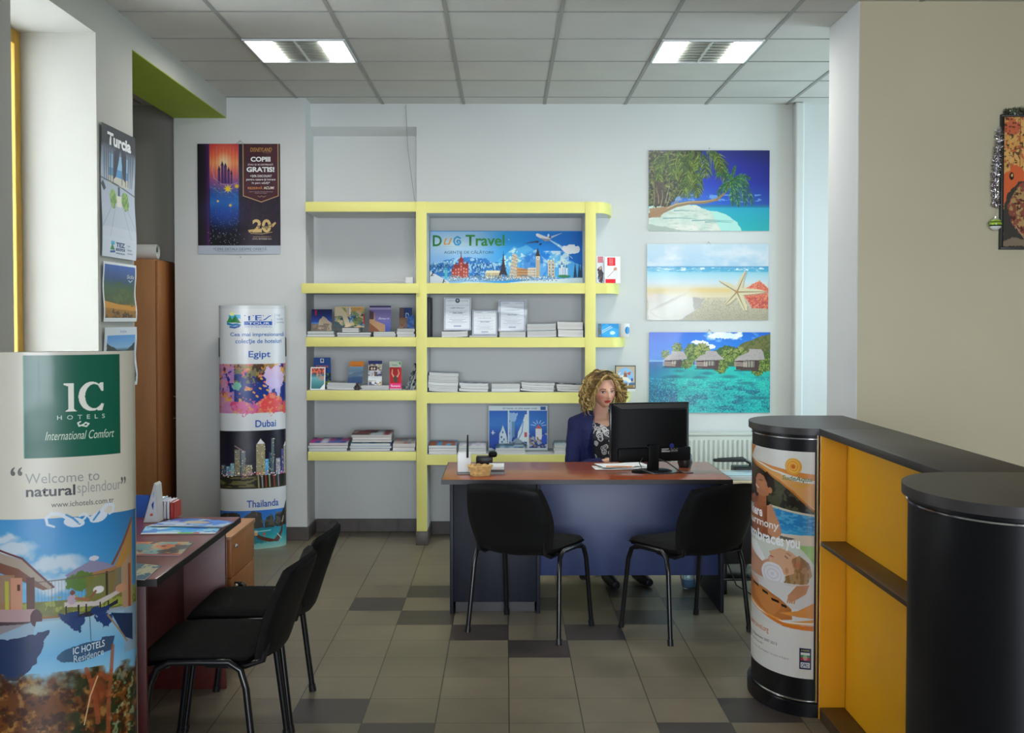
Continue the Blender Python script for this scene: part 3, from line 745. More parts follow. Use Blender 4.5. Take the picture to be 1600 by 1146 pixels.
lb.rect(2, 4, 44, 9, 'B8B8B8').rect(2, 13, 50, 24, 'AFAFAF').rect(30, 13, 50, 17, '303034')
for k in range(7): lb.rect(56+k*6, 5+(k % 3)*3, 60+k*6, 8+(k % 3)*3, 'A8A8A8'); lb.rect(56+k*6, 16, 60+k*6, 22, '9A9A9A')
pz_ = z0+.052
ff = flatfn((.047, -.0565, pz_), (.105, 0, 0), (0, 0, .028))
o = sheet('type_label', lb, ff, None, 'matt_print', gain=.9, lift=.0003); o.parent = t; 
obj('blue_sticker', MB().lathe([(0, 0), (.014, 0), (.014, .001), (0, .001)], 20, M=Matrix.Translation((.112, -.0562, pz_+.040)) @ Matrix.Rotation(R(90), 4, 'X')), mat('blue_sticker', (24, 42, 120), .5), t, local=True)
obj('cable', MB().tube([(-.06, -.05, .09), (-.095, -.075, .06), (-.085, -.11, .02), (-.03, -.145, .004), (.06, -.15, .004), (.13, -.13, .004), (.18, -.135, .004)], .003, 6), BLK, t, local=True)
obj('cable', MB().tube([(.03, -.06, .075), (.07, -.09, .06), (.12, -.12, .02), (.15, -.15, .004), (.20, -.16, .004)], .0035, 6), BLK, t, local=True)
# dark computer mouse / speaker behind the monitor
tag(obj('desk_speaker', MB().lathe([(0, 0), (.035, 0), (.045, .03), (.04, .075), (.02, .1), (0, .105)], 20, M=Matrix.Translation((mc.x+.24, mc.y+.22, .75))), BLK), 'small black speaker behind the right side of the computer monitor', 'speaker')

# --- small things on the reception desk
ps = at(725, 742, Z=.75); rz_ = R(6)
t = thing('router', 'white upright router with a black antenna at the left end of the reception desk', 'router', (ps.x, ps.y+.02, .75), rz_)
obj('body', MB().box(-.038, .038, -.012, .014, .012, .125, .006), WPL, t, local=True)
obj('foot', MB().box(-.041, .041, -.03, .03, 0, .0115, .003), mat('grey_plastic', (120, 120, 120), .5), t, local=True)
obj('antenna', MB().tube([(.018, -.018, .095), (.018, -.018, .13), (.019, -.019, .225)], [.006, .0065, .004], 8), BLK, t, local=True)
pb = at(750, 745, Z=.75)
t = thing('wicker_basket', 'small oval wicker basket at the left front of the reception desk', 'basket', (pb.x, pb.y+.035, .75))
WICK = mat('wicker', (214, 176, 112), .7, var=.3, scale=60, bump=.5, bscale=120)
m = MB()
for k in range(7):
    z = .005+k*.0075; r_ = .041+.0017*k
    m.tube([(1.2*(r_+.0025*math.sin(9*th+k*math.pi))*math.cos(th), .8*(r_+.0025*math.sin(9*th+k*math.pi))*math.sin(th), z) for th in np.linspace(0, 2*math.pi, 54)[:-1]], .0042, 6, closed=True)
obj('woven_wall', m, WICK, t, local=True)
obj('bottom', MB().lathe([(0, 0), (.042, 0), (.042, .006), (0, .006)], 24, sx=1.2, sy=.8), WICK, t, local=True)
for k in range(22):
    th = k*2*math.pi/22
    if k % 2 == 0: pass
obj('rim_braid', MB().tube([(1.2*(.054+.003*math.sin(11*th))*math.cos(th), .8*(.054+.003*math.sin(11*th))*math.sin(th), .056+.003*math.cos(11*th)) for th in np.linspace(0, 2*math.pi, 90)[:-1]], .005, 6, closed=True), WICK, t, local=True)
pk = at(776, 741, Z=.75)
t = thing('card_holder', 'grey and white business card holder beside the wicker basket', 'card holder', (pk.x, pk.y, .75))
obj('tray', MB().prism([(-.035, 0), (.035, 0), (.035, .05), (-.035, .012)], -.045, .045, M=Matrix(((0, 0, 1, 0), (1, 0, 0, .02), (0, 1, 0, 0), (0, 0, 0, 1)))), mat('smoky_plastic', (120, 118, 118), .3), t, local=True)
obj('cards', MB().box(-.042, .042, -.026, .03, .035, .055, .002, M=Matrix.Rotation(R(14), 4, 'X')), WPL, t, local=True)
pk = at(758, 727, Z=.75)
t = thing('desk_phone', 'low black telephone base behind the wicker basket', 'telephone', (pk.x, pk.y+.03, .75))
obj('base', MB().box(-.055, .045, -.04, .05, 0, .05, .008), BLK, t, local=True)
obj('handset', MB().box(.02, .072, -.03, .04, .045, .078, .014), MBK, t, local=True)
PAP = mat('white_paper', (232, 232, 230), .6)
ppos = at(968, 732, Z=.75)
for k, (dx, dy, rz, lb_) in enumerate(((-.02, 0, 3, 'white document sheets on the reception desk left of the monitor stand, lowest'), (.03, .02, -6, 'white document sheets on the reception desk, second from the bottom'), (.01, .045, 14, 'open white folder of papers lying topmost beside the monitor stand'))):
    def fp(u, v, k=k): return Vector(((u-.5)*.27, (v-.5)*.19, .003+.005*k+.0012*math.sin(u*5+k)*(.5+v)*(1 if k else 0)+(.02*max(0, u-.6) if k == 2 else 0)))
    m = MB(); m.grid(fp, 14, 6)
    o = obj('paper_sheet', m, PAP, None, local=True); o.location = (ppos.x+dx, ppos.y+dy, .7505); o.rotation_euler = (0, 0, R(rz)); tag(o, lb_, 'papers', 'papers by the monitor')
pp = at(955, 731, Z=.76)
t = thing('pencil', 'orange pencil lying on the papers left of the monitor stand', 'pencil', (pp.x, pp.y, .7665), R(-4))
obj('shaft', MB().tube([(-.03, 0, .0), (.12, 0, .0)], .0035, 6), mat('orange_pencil', (214, 132, 60), .4), t, local=True)
obj('tip', MB().tube([(.12, 0, .0), (.135, 0, .0)], [.0035, .0005], 6), mat('pencil_wood', (220, 190, 140), .6), t, local=True)
# bottle under the desk
pbt = at(1076, 919, Z=0)
t = thing('water_bottle', 'clear plastic bottle with blue water on the floor under the reception desk', 'bottle', (pbt.x, pbt.y, 0))
BOT = mat('clear_bottle', (190, 220, 235), .08, trans=.85, var=0)
obj('bottle', MB().lathe([(0, 0), (.036, 0), (.04, .01), (.04, .18), (.036, .2), (.014, .25), (.014, .27), (0, .27)], 24), BOT, t, local=True)
obj('water', MB().lathe([(0, .004), (.035, .004), (.037, .012), (.037, .055), (0, .055)], 24), mat('blue_water', (70, 150, 205), .1, trans=.3), t, local=True)
obj('cap', MB().lathe([(0, .271), (.015, .271), (.015, .288), (0, .288)], 16), mat('blue_cap', (40, 90, 180), .4), t, local=True)
tag(obj('looped_cable', MB().tube([(pbt.x-.055, pbt.y-.02, .15), (pbt.x-.06, pbt.y-.03, .12), (pbt.x-.045, pbt.y-.05, .03), (pbt.x-.01, pbt.y-.06, .008), (pbt.x+.04, pbt.y-.05, .012), (pbt.x+.07, pbt.y-.02, .06)]+[(pbt.x+.08, pbt.y, .10)], .004, 6), BLK), 'black cable hanging in a loop round the water bottle under the desk', 'cable')
# ------------------------------------------------------------------ pictures on the walls and standees
BRD = mat('sheet_back', (222, 222, 218), .6, var=.02)
def wall_poster(name, cv, x0, y0, x1, y1, label, cat, Y=YW, gain=None, off=.006, group=None, wavy=.002):
    a, b = at(x0, y1, Y=Y-off), at(x1, y0, Y=Y-off)
    w_, h_ = b.x-a.x, b.z-a.z
    def fn(u, v):
        u = np.asarray(u, float); v = np.asarray(v, float)
        bow = wavy*np.sin(u*9+v*2)+wavy*.8*np.sin(v*7-u*3)
        return np.stack([a.x+w_*u, (Y-off)-wavy*1.9+bow*(.4+.6*(1-v)), a.z+h_*v], -1)
    return tag(sheet(name, cv, fn, None, gain=gain, back=None), label, cat, group)
def pin(x, y, Y, label, string=None):
    p = at(x, y, Y=Y)
    t = thing('wall_nail', label, 'nail', (p.x, Y, p.z))
    obj('nail', MB().cyl((0, .002, 0), (0, -.014, .002), .0022).ball((0, -.015, .002), .005), STEEL, t, local=True)
    if string: obj('string', MB().tube([(-string, -.004, -.02), (0, -.010, .003), (string, -.004, -.02)], .0012, 5), mat('thin_string', (120, 112, 90), .7), t, local=True)

# 1: palm beach (units: 7.8 per photo pixel)
c = Cv(68, 55, 1540, 1038, 380, '0a1478')
c.vg([(55, '020a50'), (250, '061490'), (450, '0828a8'), (620, '1060c8'), (700, '1874d0'), (722, '1c80d8')])
c.hg([(68, '0850b8'), (500, '0a60c8'), (900, '0838b0'), (1540, '040c60')], (c.Y < 722), .45)
c.put((c.n(90, 3, 4, 1, 3) > .60) & (c.Y > 590) & (c.Y < 690), 'A8D0F0', .5)
m = c.Y >= 722
c.put(m, c.mix('28B4CC', '0090A8', (c.X-600)/900)); c.vg([(722, '0a3c80'), (745, '0c5c9c'), (760, '18A0C0'), (1040, '20B4A8')], (c.Y >= 722) & (c.X > 640), .6)
sh_ = c.mpoly([(68, 722), (560, 722), (640, 780), (900, 800), (1050, 860), (1150, 930), (1200, 1040), (68, 1040)], 14, 60, 4)
c.put(sh_ & m, 'A8DCD0'); sh_ = c.mpoly([(68, 735), (640, 728), (800, 790), (860, 850), (880, 900), (960, 1040), (68, 1040)], 16, 70, 6)
c.put(sh_ & m, c.mix('E4E0D4', 'B4CCC0', c.n(120, 8)))
c.put((sh_ & m)*np.clip((c.n(60, 13, 4, 1, 4)-.5)*5, 0, 1), 'A8B8A8', .5)
c.poly([(68, 960), (300, 990), (480, 1040), (68, 1040)], '9AA89C', .8, 14, 30, 2)
for y_, xa, xb in ((792, 380, 620), (884, 250, 640), (912, 600, 1100), (930, 760, 1080)): c.line([(xa, y_), ((xa+xb)/2, y_-5), (xb, y_+6)], 14, '3E8088', .6, 4)
c.poly([(68, 55), (720, 55), (650, 240), (640, 420), (560, 560), (400, 640), (330, 740), (68, 740)], '1c2812', 1, 26, 40, 3)
c.put(c.mpoly([(68, 55), (700, 55), (620, 500), (300, 700), (68, 720)]) & (c.n(26, 4, 3) > .56), '5c6c28', .8)
c.put(c.mpoly([(68, 55), (700, 55), (620, 500), (300, 700), (68, 720)]) & (c.n(16, 7, 3) > .66), 'a4a048', .7)
c.poly([(130, 400), (260, 460), (280, 740), (140, 740)], '4a3a2c', .7, 14, 20, 5)
for a_, b_ in (((270, 700), (330, 330)), ((215, 730), (235, 540)), ((290, 730), (330, 560)), ((380, 700), (600, 410)), ((120, 870), (130, 420)), ((410, 690), (520, 590)), ((190, 700), (160, 520))): c.line([a_, ((a_[0]+b_[0])/2+12, (a_[1]+b_[1])/2), b_], 12, 'a08c70', .85, 5)
c.line([(80, 850), (250, 790), (400, 725), (560, 695), (760, 685), (900, 655), (980, 590), (1040, 500), (1060, 430)], 62, '8a7250', 1, 16)
c.line([(110, 840), (260, 775), (400, 712), (560, 685), (740, 677), (880, 655)], 18, 'c8b088', .8, 6)
c.poly([(80, 760), (300, 740), (240, 830), (210, 870), (80, 870)], '9a7450', .9, 10, 20)
G1 = ['2c4610', '5c7a1c', '8c9a30', '1c300a', '3c5616']
for k, (x, y, a_, L, b, lf) in enumerate(((120, 200, -.3, 330, 1.5, 150), (150, 200, 1.2, 230, .4, 120), (330, 90, 2.6, 280, -1, 120), (700, 90, 2.0, 560, -.35, 190), (680, 80, 1.6, 520, .1, 190), (620, 80, 2.5, 420, -.5, 160), (760, 60, .75, 460, .5, 170), (800, 60, .45, 330, 1.0, 150), (720, 90, 1.2, 300, .5, 150), (560, 300, 1.9, 330, -.3, 150), (650, 330, 1.5, 300, .1, 120), (470, 60, 2.2, 380, -.5, 150), (860, 60, 1.1, 300, .2, 120), (420, 60, 1.2, 420, .3, 150), (560, 60, 1.6, 480, .2, 170))):
    c.frond(x, y, a_, L, b, lf, G1, k, 11, .5)
for k, (a_, L, b, lf) in enumerate(((-1.45, 200, .3, 60), (-.75, 260, 1.4, 80), (-.4, 250, 1.5, 70), (.15, 430, 1.5, 90), (.5, 370, 1.1, 90), (1.05, 330, .5, 90), (1.5, 300, .0, 90), (2.8, 260, -1.1, 70), (-2.2, 230, -1.2, 60), (2.4, 170, -.6, 60), (-1.9, 200, -.4, 50))):
    c.frond(1075, 425, a_, L, b, lf, ['1c5c24', '2e7c2c', '6ca03c', '14442c'], 40+k, 8, .6)
wall_poster('wall_poster', c, 1013.3, 235.3, 1202.5, 361, 'glossy wall poster of leaning palms over a turquoise beach, top of three', 'poster', group=None)

# 2: starfish beach
c = Cv(42, 48, 1528, 978, 360, 'BFD6E2')
c.vg([(48, 'C4D8E4'), (200, 'B4D0E2'), (320, 'A8CAE0'), (325, '4C90C0'), (350, '70B8D4'), (420, 'A0D2E0'), (520, 'CCDAE0'), (570, 'D8D2C0'), (610, 'DCC890'), (690, 'E0D0B0'), (760, 'C8C0A8'), (978, 'B0A890')])
c.put(np.clip((c.n(230, 4, 4, 1, 1.6)-.42)*3, 0, 1)*(c.Y < 320), 'E4E6EC', .8)
c.put((c.Y > 328) & (c.Y < 390) & (c.n(80, 6, 3, 1, 4) > .5), '3EA4CC', .7); c.put((c.Y > 335) & (c.Y < 380) & (c.n(60, 9, 3, 1, 4) > .62), 'F0F6F8', .8)
c.rect(560, 580, 1060, 640, 'E8C070', .35)
c.put((c.Y > 700) & (c.n(5, 2, 1) > .62), '8C8470', .5)
c.poly([(60, 700), (180, 650), (420, 700), (740, 715), (700, 800), (480, 978), (60, 978)], 'D2CEC8', .85, 16, 70, 3)
c.put(c.mell(330, 820, 300, 150, -.5, 20, 60, 3, soft=.5), 'E6E2DA', .8); c.put(c.mell(120, 700, 90, 40, .2, 10, 30, 3, soft=.6), 'E4D0C8', .7); c.put(c.mell(300, 760, 170, 14, -.45, 8, 40, 3, soft=.9), 'B8B2A8', .7); c.line([(90, 880), (150, 930), (240, 960)], 10, 'B8B0A8', .5, 3)
c.poly([(600, 700), (750, 715), (700, 800), (480, 978), (440, 978), (620, 860)], 'A8A29A', .8, 12, 40, 3)
c.poly([(1250, 590), (1420, 495), (1528, 590), (1528, 840), (1330, 830), (1230, 680)], 'D8644C', 1, 12, 20, 4)
c.put(c.mpoly([(1250, 590), (1420, 495), (1528, 590), (1528, 840), (1330, 830), (1230, 680)], 12, 20, 4) & (c.n(14, 5, 2) > .52), 'F09A7C', .7)
c.put(c.mpoly([(1250, 700), (1528, 700), (1528, 840), (1330, 830)]) & (c.n(18, 8, 2) > .5), 'A83A44', .6)
st = [(1260, 372), (1228, 480), (1210, 585), (1400, 600), (1520, 630), (1400, 655), (1215, 672), (1270, 800), (1270, 862), (1225, 860), (1180, 780), (1140, 700), (1060, 770), (1005, 795), (990, 785), (1060, 690), (1100, 640), (1030, 570), (920, 505), (940, 497), (1060, 530), (1140, 580), (1160, 500), (1225, 395)]
c.poly([(x+14, y+16) for x, y in st], '988C74', .5); c.poly(st, 'D8CCA8', 1, 3, 10, 2)
for q in ((1255, 380), (1510, 630), (1245, 855), (1000, 790), (925, 502)): c.line([(1145, 635), ((1145+q[0])/2, (635+q[1])/2), q], 14, '7c5c40', .8, 5)
c.ell(1140, 630, 22, 22, 'c88c50', .7, soft=.5)
wall_poster('wall_poster', c, 1010.5, 381.3, 1200.8, 500.5, 'pale glossy wall poster of a starfish on a beach, middle of three', 'poster', gain=1.0)

# 3: lagoon huts
c = Cv(70, 60, 1552, 1040, 380, '1060C0')
c.vg([(60, '0858C8'), (200, '1478DC'), (380, '3C98DC'), (415, '88B8D8'), (420, '1C58A8')])
c.hg([(70, '0848B8'), (700, '1a80e0'), (1552, '1870c8')], c.Y < 400, .4)
m = np.clip((c.n(110, 5, 4, 1, 1.4)-.45)*6, 0, 1)
c.put(m*c.mell(1040, 95, 300, 75, soft=.3), 'F4F6F8'); c.put(m*0+c.mell(1000, 100, 220, 38, 0, 20, 40, 3), 'F0F4F6', .9)
c.put(c.mell(690, 190, 110, 32, .1, 20, 26, 2) | c.mell(820, 235, 60, 28, 0, 12, 20, 4), 'E8EEF4')
c.poly([(1060, 330), (1180, 210), (1350, 140), (1552, 75), (1552, 560), (1100, 480)], '6C6C3C', 1, 16, 50, 2)
c.put(c.mpoly([(1180, 210), (1350, 140), (1552, 75), (1552, 300), (1150, 330)]) & (c.n(26, 3) > .5), '4A5A28', .8)
c.poly([(860, 290), (1000, 215), (1120, 235), (1130, 480), (860, 450)], '3E5C30', 1, 18, 30, 3)
wat = c.Y > 428+60*np.clip((c.X-70)/1480, 0, 1)*1.2
c.put(wat, c.mix('18C0B8', '0A98A0', c.n(160, 3, 3, 1, 2)))
c.vg([(430, '1C5CA0'), (600, '1480A8'), (800, '0C6890'), (1040, '0C7090')], wat & (c.X < 420), 1); 
c.put(wat*np.clip((c.X-150)/300, 0, 1)*(c.Y < 760), c.mix('14C8B4', '0CA8A8', c.n(90, 7, 3, 1, 3)), .85)
c.put(np.clip((c.n(150, 11, 4, 1, 2.5)-.5)*6, 0, 1)*wat*np.clip((c.Y-480)/300, 0.1, 1), '0A5878', .75)
c.put(wat & (c.n(13, 2, 2, 1, 1.8) > .62) & (c.Y > 620), '60DCD4', .55); c.put(wat & (c.n(11, 8, 2, 1, 1.8) > .66) & (c.Y > 700), '0A3C60', .6)
for x_, y_, r_ in ((390, 598, 90), (680, 610, 100), (790, 560, 70), (440, 530, 60), (1260, 680, 110), (1400, 860, 160), (1050, 600, 90)): c.ell(x_, y_, r_, 18, '0E5468', .55, soft=.5)
GP = ['4a6c20', '7c9430', 'a8ac4c', '2c4818']
for k, (x, y, r_) in enumerate(((270, 330, 60), (410, 250, 70), (600, 300, 120), (720, 290, 110), (560, 430, 60), (1040, 330, 110), (1180, 330, 100), (950, 470, 100), (1500, 420, 130), (1400, 500, 100), (520, 440, 70))):
    c.ell(x, y, r_*.8, r_*.9, '3a5a24' if k not in (3, 6) else '8a8c50', .95, 0, 22, 22, k)
    for j in range(7): a_ = j*2*math.pi/7; c.frond(x, y, a_, r_*.95, .5 if math.cos(a_) > 0 else -.5, r_*.4, GP, k*9+j, 8, .4, 10)
    c.put(c.mell(x, y, r_*.8, r_*.9, 0, 22, 22, k) & (c.n(13, k, 2) > .6), 'A8B45C', .6)
for (x0, x1, yr, ye, yb, rx0, rx1) in ((240, 530, 290, 395, 488, 350, 490), (630, 990, 285, 398, 505, 770, 890), (1115, 1480, 262, 400, 525, 1300, 1440)):
    c.poly([(x0+18, ye-8), (x1-60, ye-8), (x1-70, yb), (x0+20, yb-8)], '4A3434'); c.rect(x0+110, ye+12, x1-120, yb-40, 'A8A898', .8)
    for j in range(5): c.rect(x0+125+j*34, ye+8, x0+133+j*34, yb-30, '3c2c2c')
    for j in (0, 18, 36): c.line([(x0, ye+28+j), (x0+150, ye+36+j)], 7, 'D8C0B0')
    c.poly([(x0-5, ye+6), (x0+60, ye-50), (rx0-10, yr+40), (rx0-5, yr), (rx1, yr+4), (rx1+25, yr+40), (x1+5, ye-10), (x1-80, ye-2)], 'B0A6A4', 1, 3, 12)
    c.put(c.mpoly([(x0, ye), (x0+60, ye-50), (rx0, yr), (rx1, yr), (x1, ye-10)]) & (c.n(10, 4, 2, 3, 1) > .6), '8c8284', .6)
    c.line([(x0, yb), (x1-50, yb+6)], 10, '1c2428', .8)
wall_poster('wall_poster', c, 1013.8, 519.5, 1203.5, 645.3, 'glossy wall poster of thatched huts on a turquoise lagoon, lowest of three', 'poster')
pin(1108, 232.5, YW-.004, 'small nail above the palm beach poster'); pin(1107, 379, YW-.004, 'small nail above the starfish poster', .02); pin(1108, 516, YW-.004, 'small nail above the lagoon poster', .02)

# 4: purple theme park poster (units: 6.23 per pixel); the character is left out
c = Cv(36, 45, 832, 1112, 290, '1c0a20')
c.put(c.n(40, 3, 3, 3, 1) > .55, '2a1030', .8)
c.hg([(36, '140818'), (110, '241028'), (140, '4a1860'), (152, '200a28')], c.X < 152)
band = (c.X > 152) & (c.X < 432)
c.vg([(45, 'B81830'), (140, 'D83828'), (230, 'E88848'), (320, 'B83C58'), (400, '6C3090'), (520, '1C4CA0'), (620, '1874B8'), (720, '103880'), (860, '0a0c28'), (1030, '08060c')], band)
c.put(c.mell(292, 230, 130, 190, soft=.9)*band, 'F8A060', .7); c.put(c.mell(292, 228, 45, 60, soft=.9), 'FFF0C0', .8)
rs = random.Random(2)
for k in range(16):
    x = 175+k*16; c.line([(x, 60+rs.random()*60), (x, 380)], 3, 'F8A8A0' if k % 2 else 'C02850', .45)
# plain generic towers
for x, yt, w_ in ((245, 300, 22), (275, 255, 26), (305, 270, 26), (335, 310, 22), (362, 340, 18)):
    c.rect(x-w_/2, yt, x+w_/2, 430, '3c2468', .9); c.poly([(x-w_/2-3, yt), (x, yt-45), (x+w_/2+3, yt)], '241848', .95)
for k in range(140):
    x, y = 160+rs.random()*265, 420+rs.random()*560; c.ell(x, y, 2.5, 2.5, rs.choice(['A0E0FF', 'FFFFFF', 'F8D060']), .7)
c.line([(190, 240), (175, 300), (200, 380), (260, 430), (340, 450), (420, 420)], 5, 'E8D0F0', .5); c.line([(180, 470), (250, 520), (340, 500), (420, 560)], 8, '50C0F0', .4)
c.ell(290, 690, 150, 110, '2444a0', .5, soft=.8); c.ell(290, 700, 90, 130, '3860c0', .35, soft=.9)
def star(cx, cy, r_, col, n=8):
    c.poly([(cx+(r_ if i % 2 == 0 else r_*.42)*math.cos(i*math.pi/n), cy+(r_ if i % 2 == 0 else r_*.42)*math.sin(i*math.pi/n)) for i in range(2*n)], col)
star(328, 480, 46, 'F0C828'); star(412, 455, 30, 'E8B820'); star(230, 600, 16, 'F0D060'); star(350, 640, 20, 'E8C040')
for k in range(26): c.ell(100+rs.random()*400, 900+rs.random()*120, 3, 3, 'E8E0F0', .8)
c.line([(150, 45), (150, 480)], 3, 'B8A0C8', .7); c.line([(432, 45), (432, 460)], 3, 'B8A0C8', .7)
rib = [(472, 45), (815, 45), (815, 550), (648, 612), (472, 550)]
c.poly(rib, '48101e'); c.put(c.mpoly(rib) & (c.n(60, 4, 3, 3, 1) > .5), '380c20', .8)
c.line([(475, 45), (475, 548), (648, 608), (812, 548), (812, 45)], 8, 'C8A070')
c.rect(36, 1032, 832, 1112, 'B4BCC8')
c.text('DISNEYLAND', 545, 752, 82, 122, 'C89048', .01, .2); c.text('P A R I S', 672, 745, 126, 136, 'A88050')
c.text('COPIII', 548, 738, 170, 218, 'F4F0F0', .04); c.text('STAU ŞI SE DISTREAZĂ', 520, 765, 233, 258, 'E8D8D8', .01)
c.text('GRATIS!', 508, 776, 268, 318, 'FFFFFF', .04); c.text('+20% DISCOUNT', 542, 752, 345, 368, 'E8E0E0', .02)
c.text('pentru cazare şi intrare', 505, 785, 380, 406, 'E8E0E0', .015); c.text('în parc adulţi*', 556, 732, 412, 438, 'E8E0E0', .015)
c.text('REZERVĂ', 520, 660, 455, 484, 'E89048', .01); c.text('ACUM!', 672, 772, 458, 484, 'F0E0D0', .02)
c.text('OFERTĂ VALABILĂ PENTRU REZERVĂRI', 530, 760, 503, 512, 'C8B0B0'); c.text('PÂNĂ ÎN SEPTEMBRIE', 585, 700, 518, 526, 'C8B0B0')
c.line([(615, 550), (635, 560), (650, 548), (668, 560), (690, 550)], 4, 'C8A070')
c.text('20', 562, 742, 775, 905, 'D8B878', .03)
c.poly([(518, 880), (530, 905), (640, 880), (760, 850), (790, 815), (780, 800), (740, 830), (640, 862)], 'C8A868'); c.line([(545, 912), (650, 918), (750, 900)], 6, 'C8A868')
c.text('EXTENDED', 560, 752, 832, 862, '281018', .02, arc=lambda x: -(x-560)*.10+12)
c.text('ANNIVERSARY', 565, 742, 940, 952, 'B89868'); c.text('UNTIL SEPTEMBER 2013', 562, 745, 960, 973, 'D8C8C0')
c.text('*CERE DETALII DESPRE OFERTĂ', 182, 698, 1044, 1078, '50607c', .0); c.text('ofertă valabilă în limita locurilor disponibile, pentru perioadele selectate', 215, 665, 1083, 1093, '50607c')
wall_poster('wall_poster', c, 309.7, 225, 437.8, 397, 'dark purple theme park poster with white offer lettering on the grey pier wall', 'poster', Y=YP, gain=1.05)
pin(375.5, 221, YP-.004, 'small nail with string above the purple theme park poster', .03); pin(376.5, 402.5, YP-.004, 'bare nail below the purple theme park poster')

# 5: banner of the agency (6.275 per pixel)
c = Cv(45, 52, 1535, 552, 520, '1C80D0')
c.hg([(45, '8CB8E0'), (500, '84B8E4'), (800, '2C98DC'), (1150, '1480D4'), (1535, '1464B8')], c.Y > 0)
c.put(np.clip(1-np.abs(c.Y-170)/140, 0, 1)*np.clip(1-np.abs(c.X-250)/500, 0, 1), 'E0E8F4', .75)
c.poly([(700, 340), (860, 200), (900, 215), (980, 180), (1060, 225), (1180, 330), (1250, 250), (1400, 330), (1535, 380), (1535, 500), (600, 500)], '58B0E4', .9, 10, 40, 3)
c.put(c.mpoly([(800, 260), (880, 210), (980, 290), (1080, 230), (1180, 330), (1300, 300), (1450, 360), (1100, 420), (700, 400)], 12, 30, 2) & (c.n(30, 4) > .5), 'D8ECF8', .8)
c.ell(1060, 390, 130, 140, '1C6CC0', .7, soft=.15); c.put(c.mell(1060, 390, 120, 130) & (c.n(40, 5, 3) > .52), '78BCEC', .6)
c.put(np.clip((c.n(60, 6, 4)-.45)*5, 0, 1)*((c.X > 1150) & (c.X < 1400) & (c.Y > 240) & (c.Y < 400)), 'E4F0F8', .8)
c.poly([(45, 380), (200, 330), (400, 300), (620, 330), (780, 380), (780, 520), (45, 480)], '2C78C0', .95, 20, 40, 3)
c.put((c.n(16, 5, 3) > .53) & c.mpoly([(45, 360), (400, 300), (780, 370), (780, 500), (45, 440)], 20), 'B4DCF4', .8)
c.put((c.n(12, 9, 2, 2, 1) > .6) & c.mpoly([(45, 370), (400, 320), (780, 380), (780, 500), (45, 440)], 20), '143C78', .8)
for x in range(50, 330, 16): c.poly([(x-9, 400), (x, 335+(x*7 % 30)), (x+9, 400)], '1c5890', .7)
c.line([(1215, 140), (1300, 190), (1360, 230)], 12, 'D8ECF8', .7, 30)
c.put(c.mell(1425, 225, 85, 42, 0, 16, 30, 3) | c.mell(1370, 220, 40, 25, 0, 10, 20, 5), 'E8F4FA', .95)
c.poly([(45, 430), (120, 470), (230, 530), (240, 552), (45, 552)], 'DCE8F2'); c.poly([(240, 552), (420, 530), (760, 545), (1000, 520), (1535, 490), (1535, 552)], 'CFE4F2')
# cathedral with onion towers
for x, y0, w_, in ((350, 330, 44), (298, 390, 40), (400, 385, 40), (270, 420, 26), (325, 385, 30), (376, 380, 30)):
    c.rect(x-w_/2, y0, x+w_/2, 495, 'A8463C'); c.ell(x, y0, w_*.55, w_*.6, '8C3430'); c.poly([(x-w_*.2, y0-w_*.4), (x, y0-w_*1.3), (x+w_*.2, y0-w_*.4)], '8C3430'); 
    for j in range(3): c.rect(x-5, y0+20+j*30, x+5, y0+36+j*30, 'D8A090')
c.line([(348, 330), (347, 262)], 6, '7c2c2c')
c.ell(203, 420, 10, 20, '38A8A8'); c.rect(190, 420, 216, 500, '50B8C0'); c.line([(203, 400), (203, 370)], 5, '2c8890')
# round-columned hall
c.rect(585, 445, 740, 500, 'D8C8A0'); c.poly([(580, 445), (600, 425), (720, 425), (745, 448)], 'E8DCB8')
for x in range(592, 740, 14): c.rect(x, 450, x+5, 500, '8c7c5c')
# iron tower
c.poly([(700, 505), (735, 420), (752, 330), (760, 240), (768, 330), (784, 420), (815, 505), (790, 505), (772, 460), (742, 460), (722, 505)], '3A3440')
for y in (330, 380, 430): c.line([(742, y), (780, y)], 6, '2c2834')
# leaning tower
c.poly([(815, 500), (850, 265), (890, 275), (900, 300), (885, 500)], 'D4C8B4')
for k in range(7): c.line([(817+k*5, 478-k*32), (890+k*1.5, 484-k*30)], 5, '6c6054', .8)
for k in range(7):
    for j in range(5): c.rect(826+k*5+j*13, 458-k*31, 831+k*5+j*13, 474-k*31, '887860', .7)
# arcade
c.poly([(890, 395), (1010, 415), (1040, 430), (1040, 490), (890, 500)], 'C89868')
for j in range(10):
    for k in range(3): c.ell(902+j*14, 420+k*25, 4, 8, '6c4830')
c.rect(1000, 400, 1080, 490, 'D8CDB8')
for j in range(5):
    for k in range(3): c.rect(1008+j*14, 412+k*25, 1015+j*14, 428+k*25, '7c7468')
# clock tower
c.rect(1078, 290, 1118, 492, 'C8B898'); c.poly([(1072, 290), (1080, 265), (1094, 215), (1098, 215), (1112, 265), (1122, 290)], '3c3838'); c.ell(1098, 308, 13, 13, 'F0E8D8'); c.ell(1098, 308, 6, 6, '4c4440')
for j in range(3): c.line([(1086+j*12, 335), (1086+j*12, 490)], 3, '8c7c64')
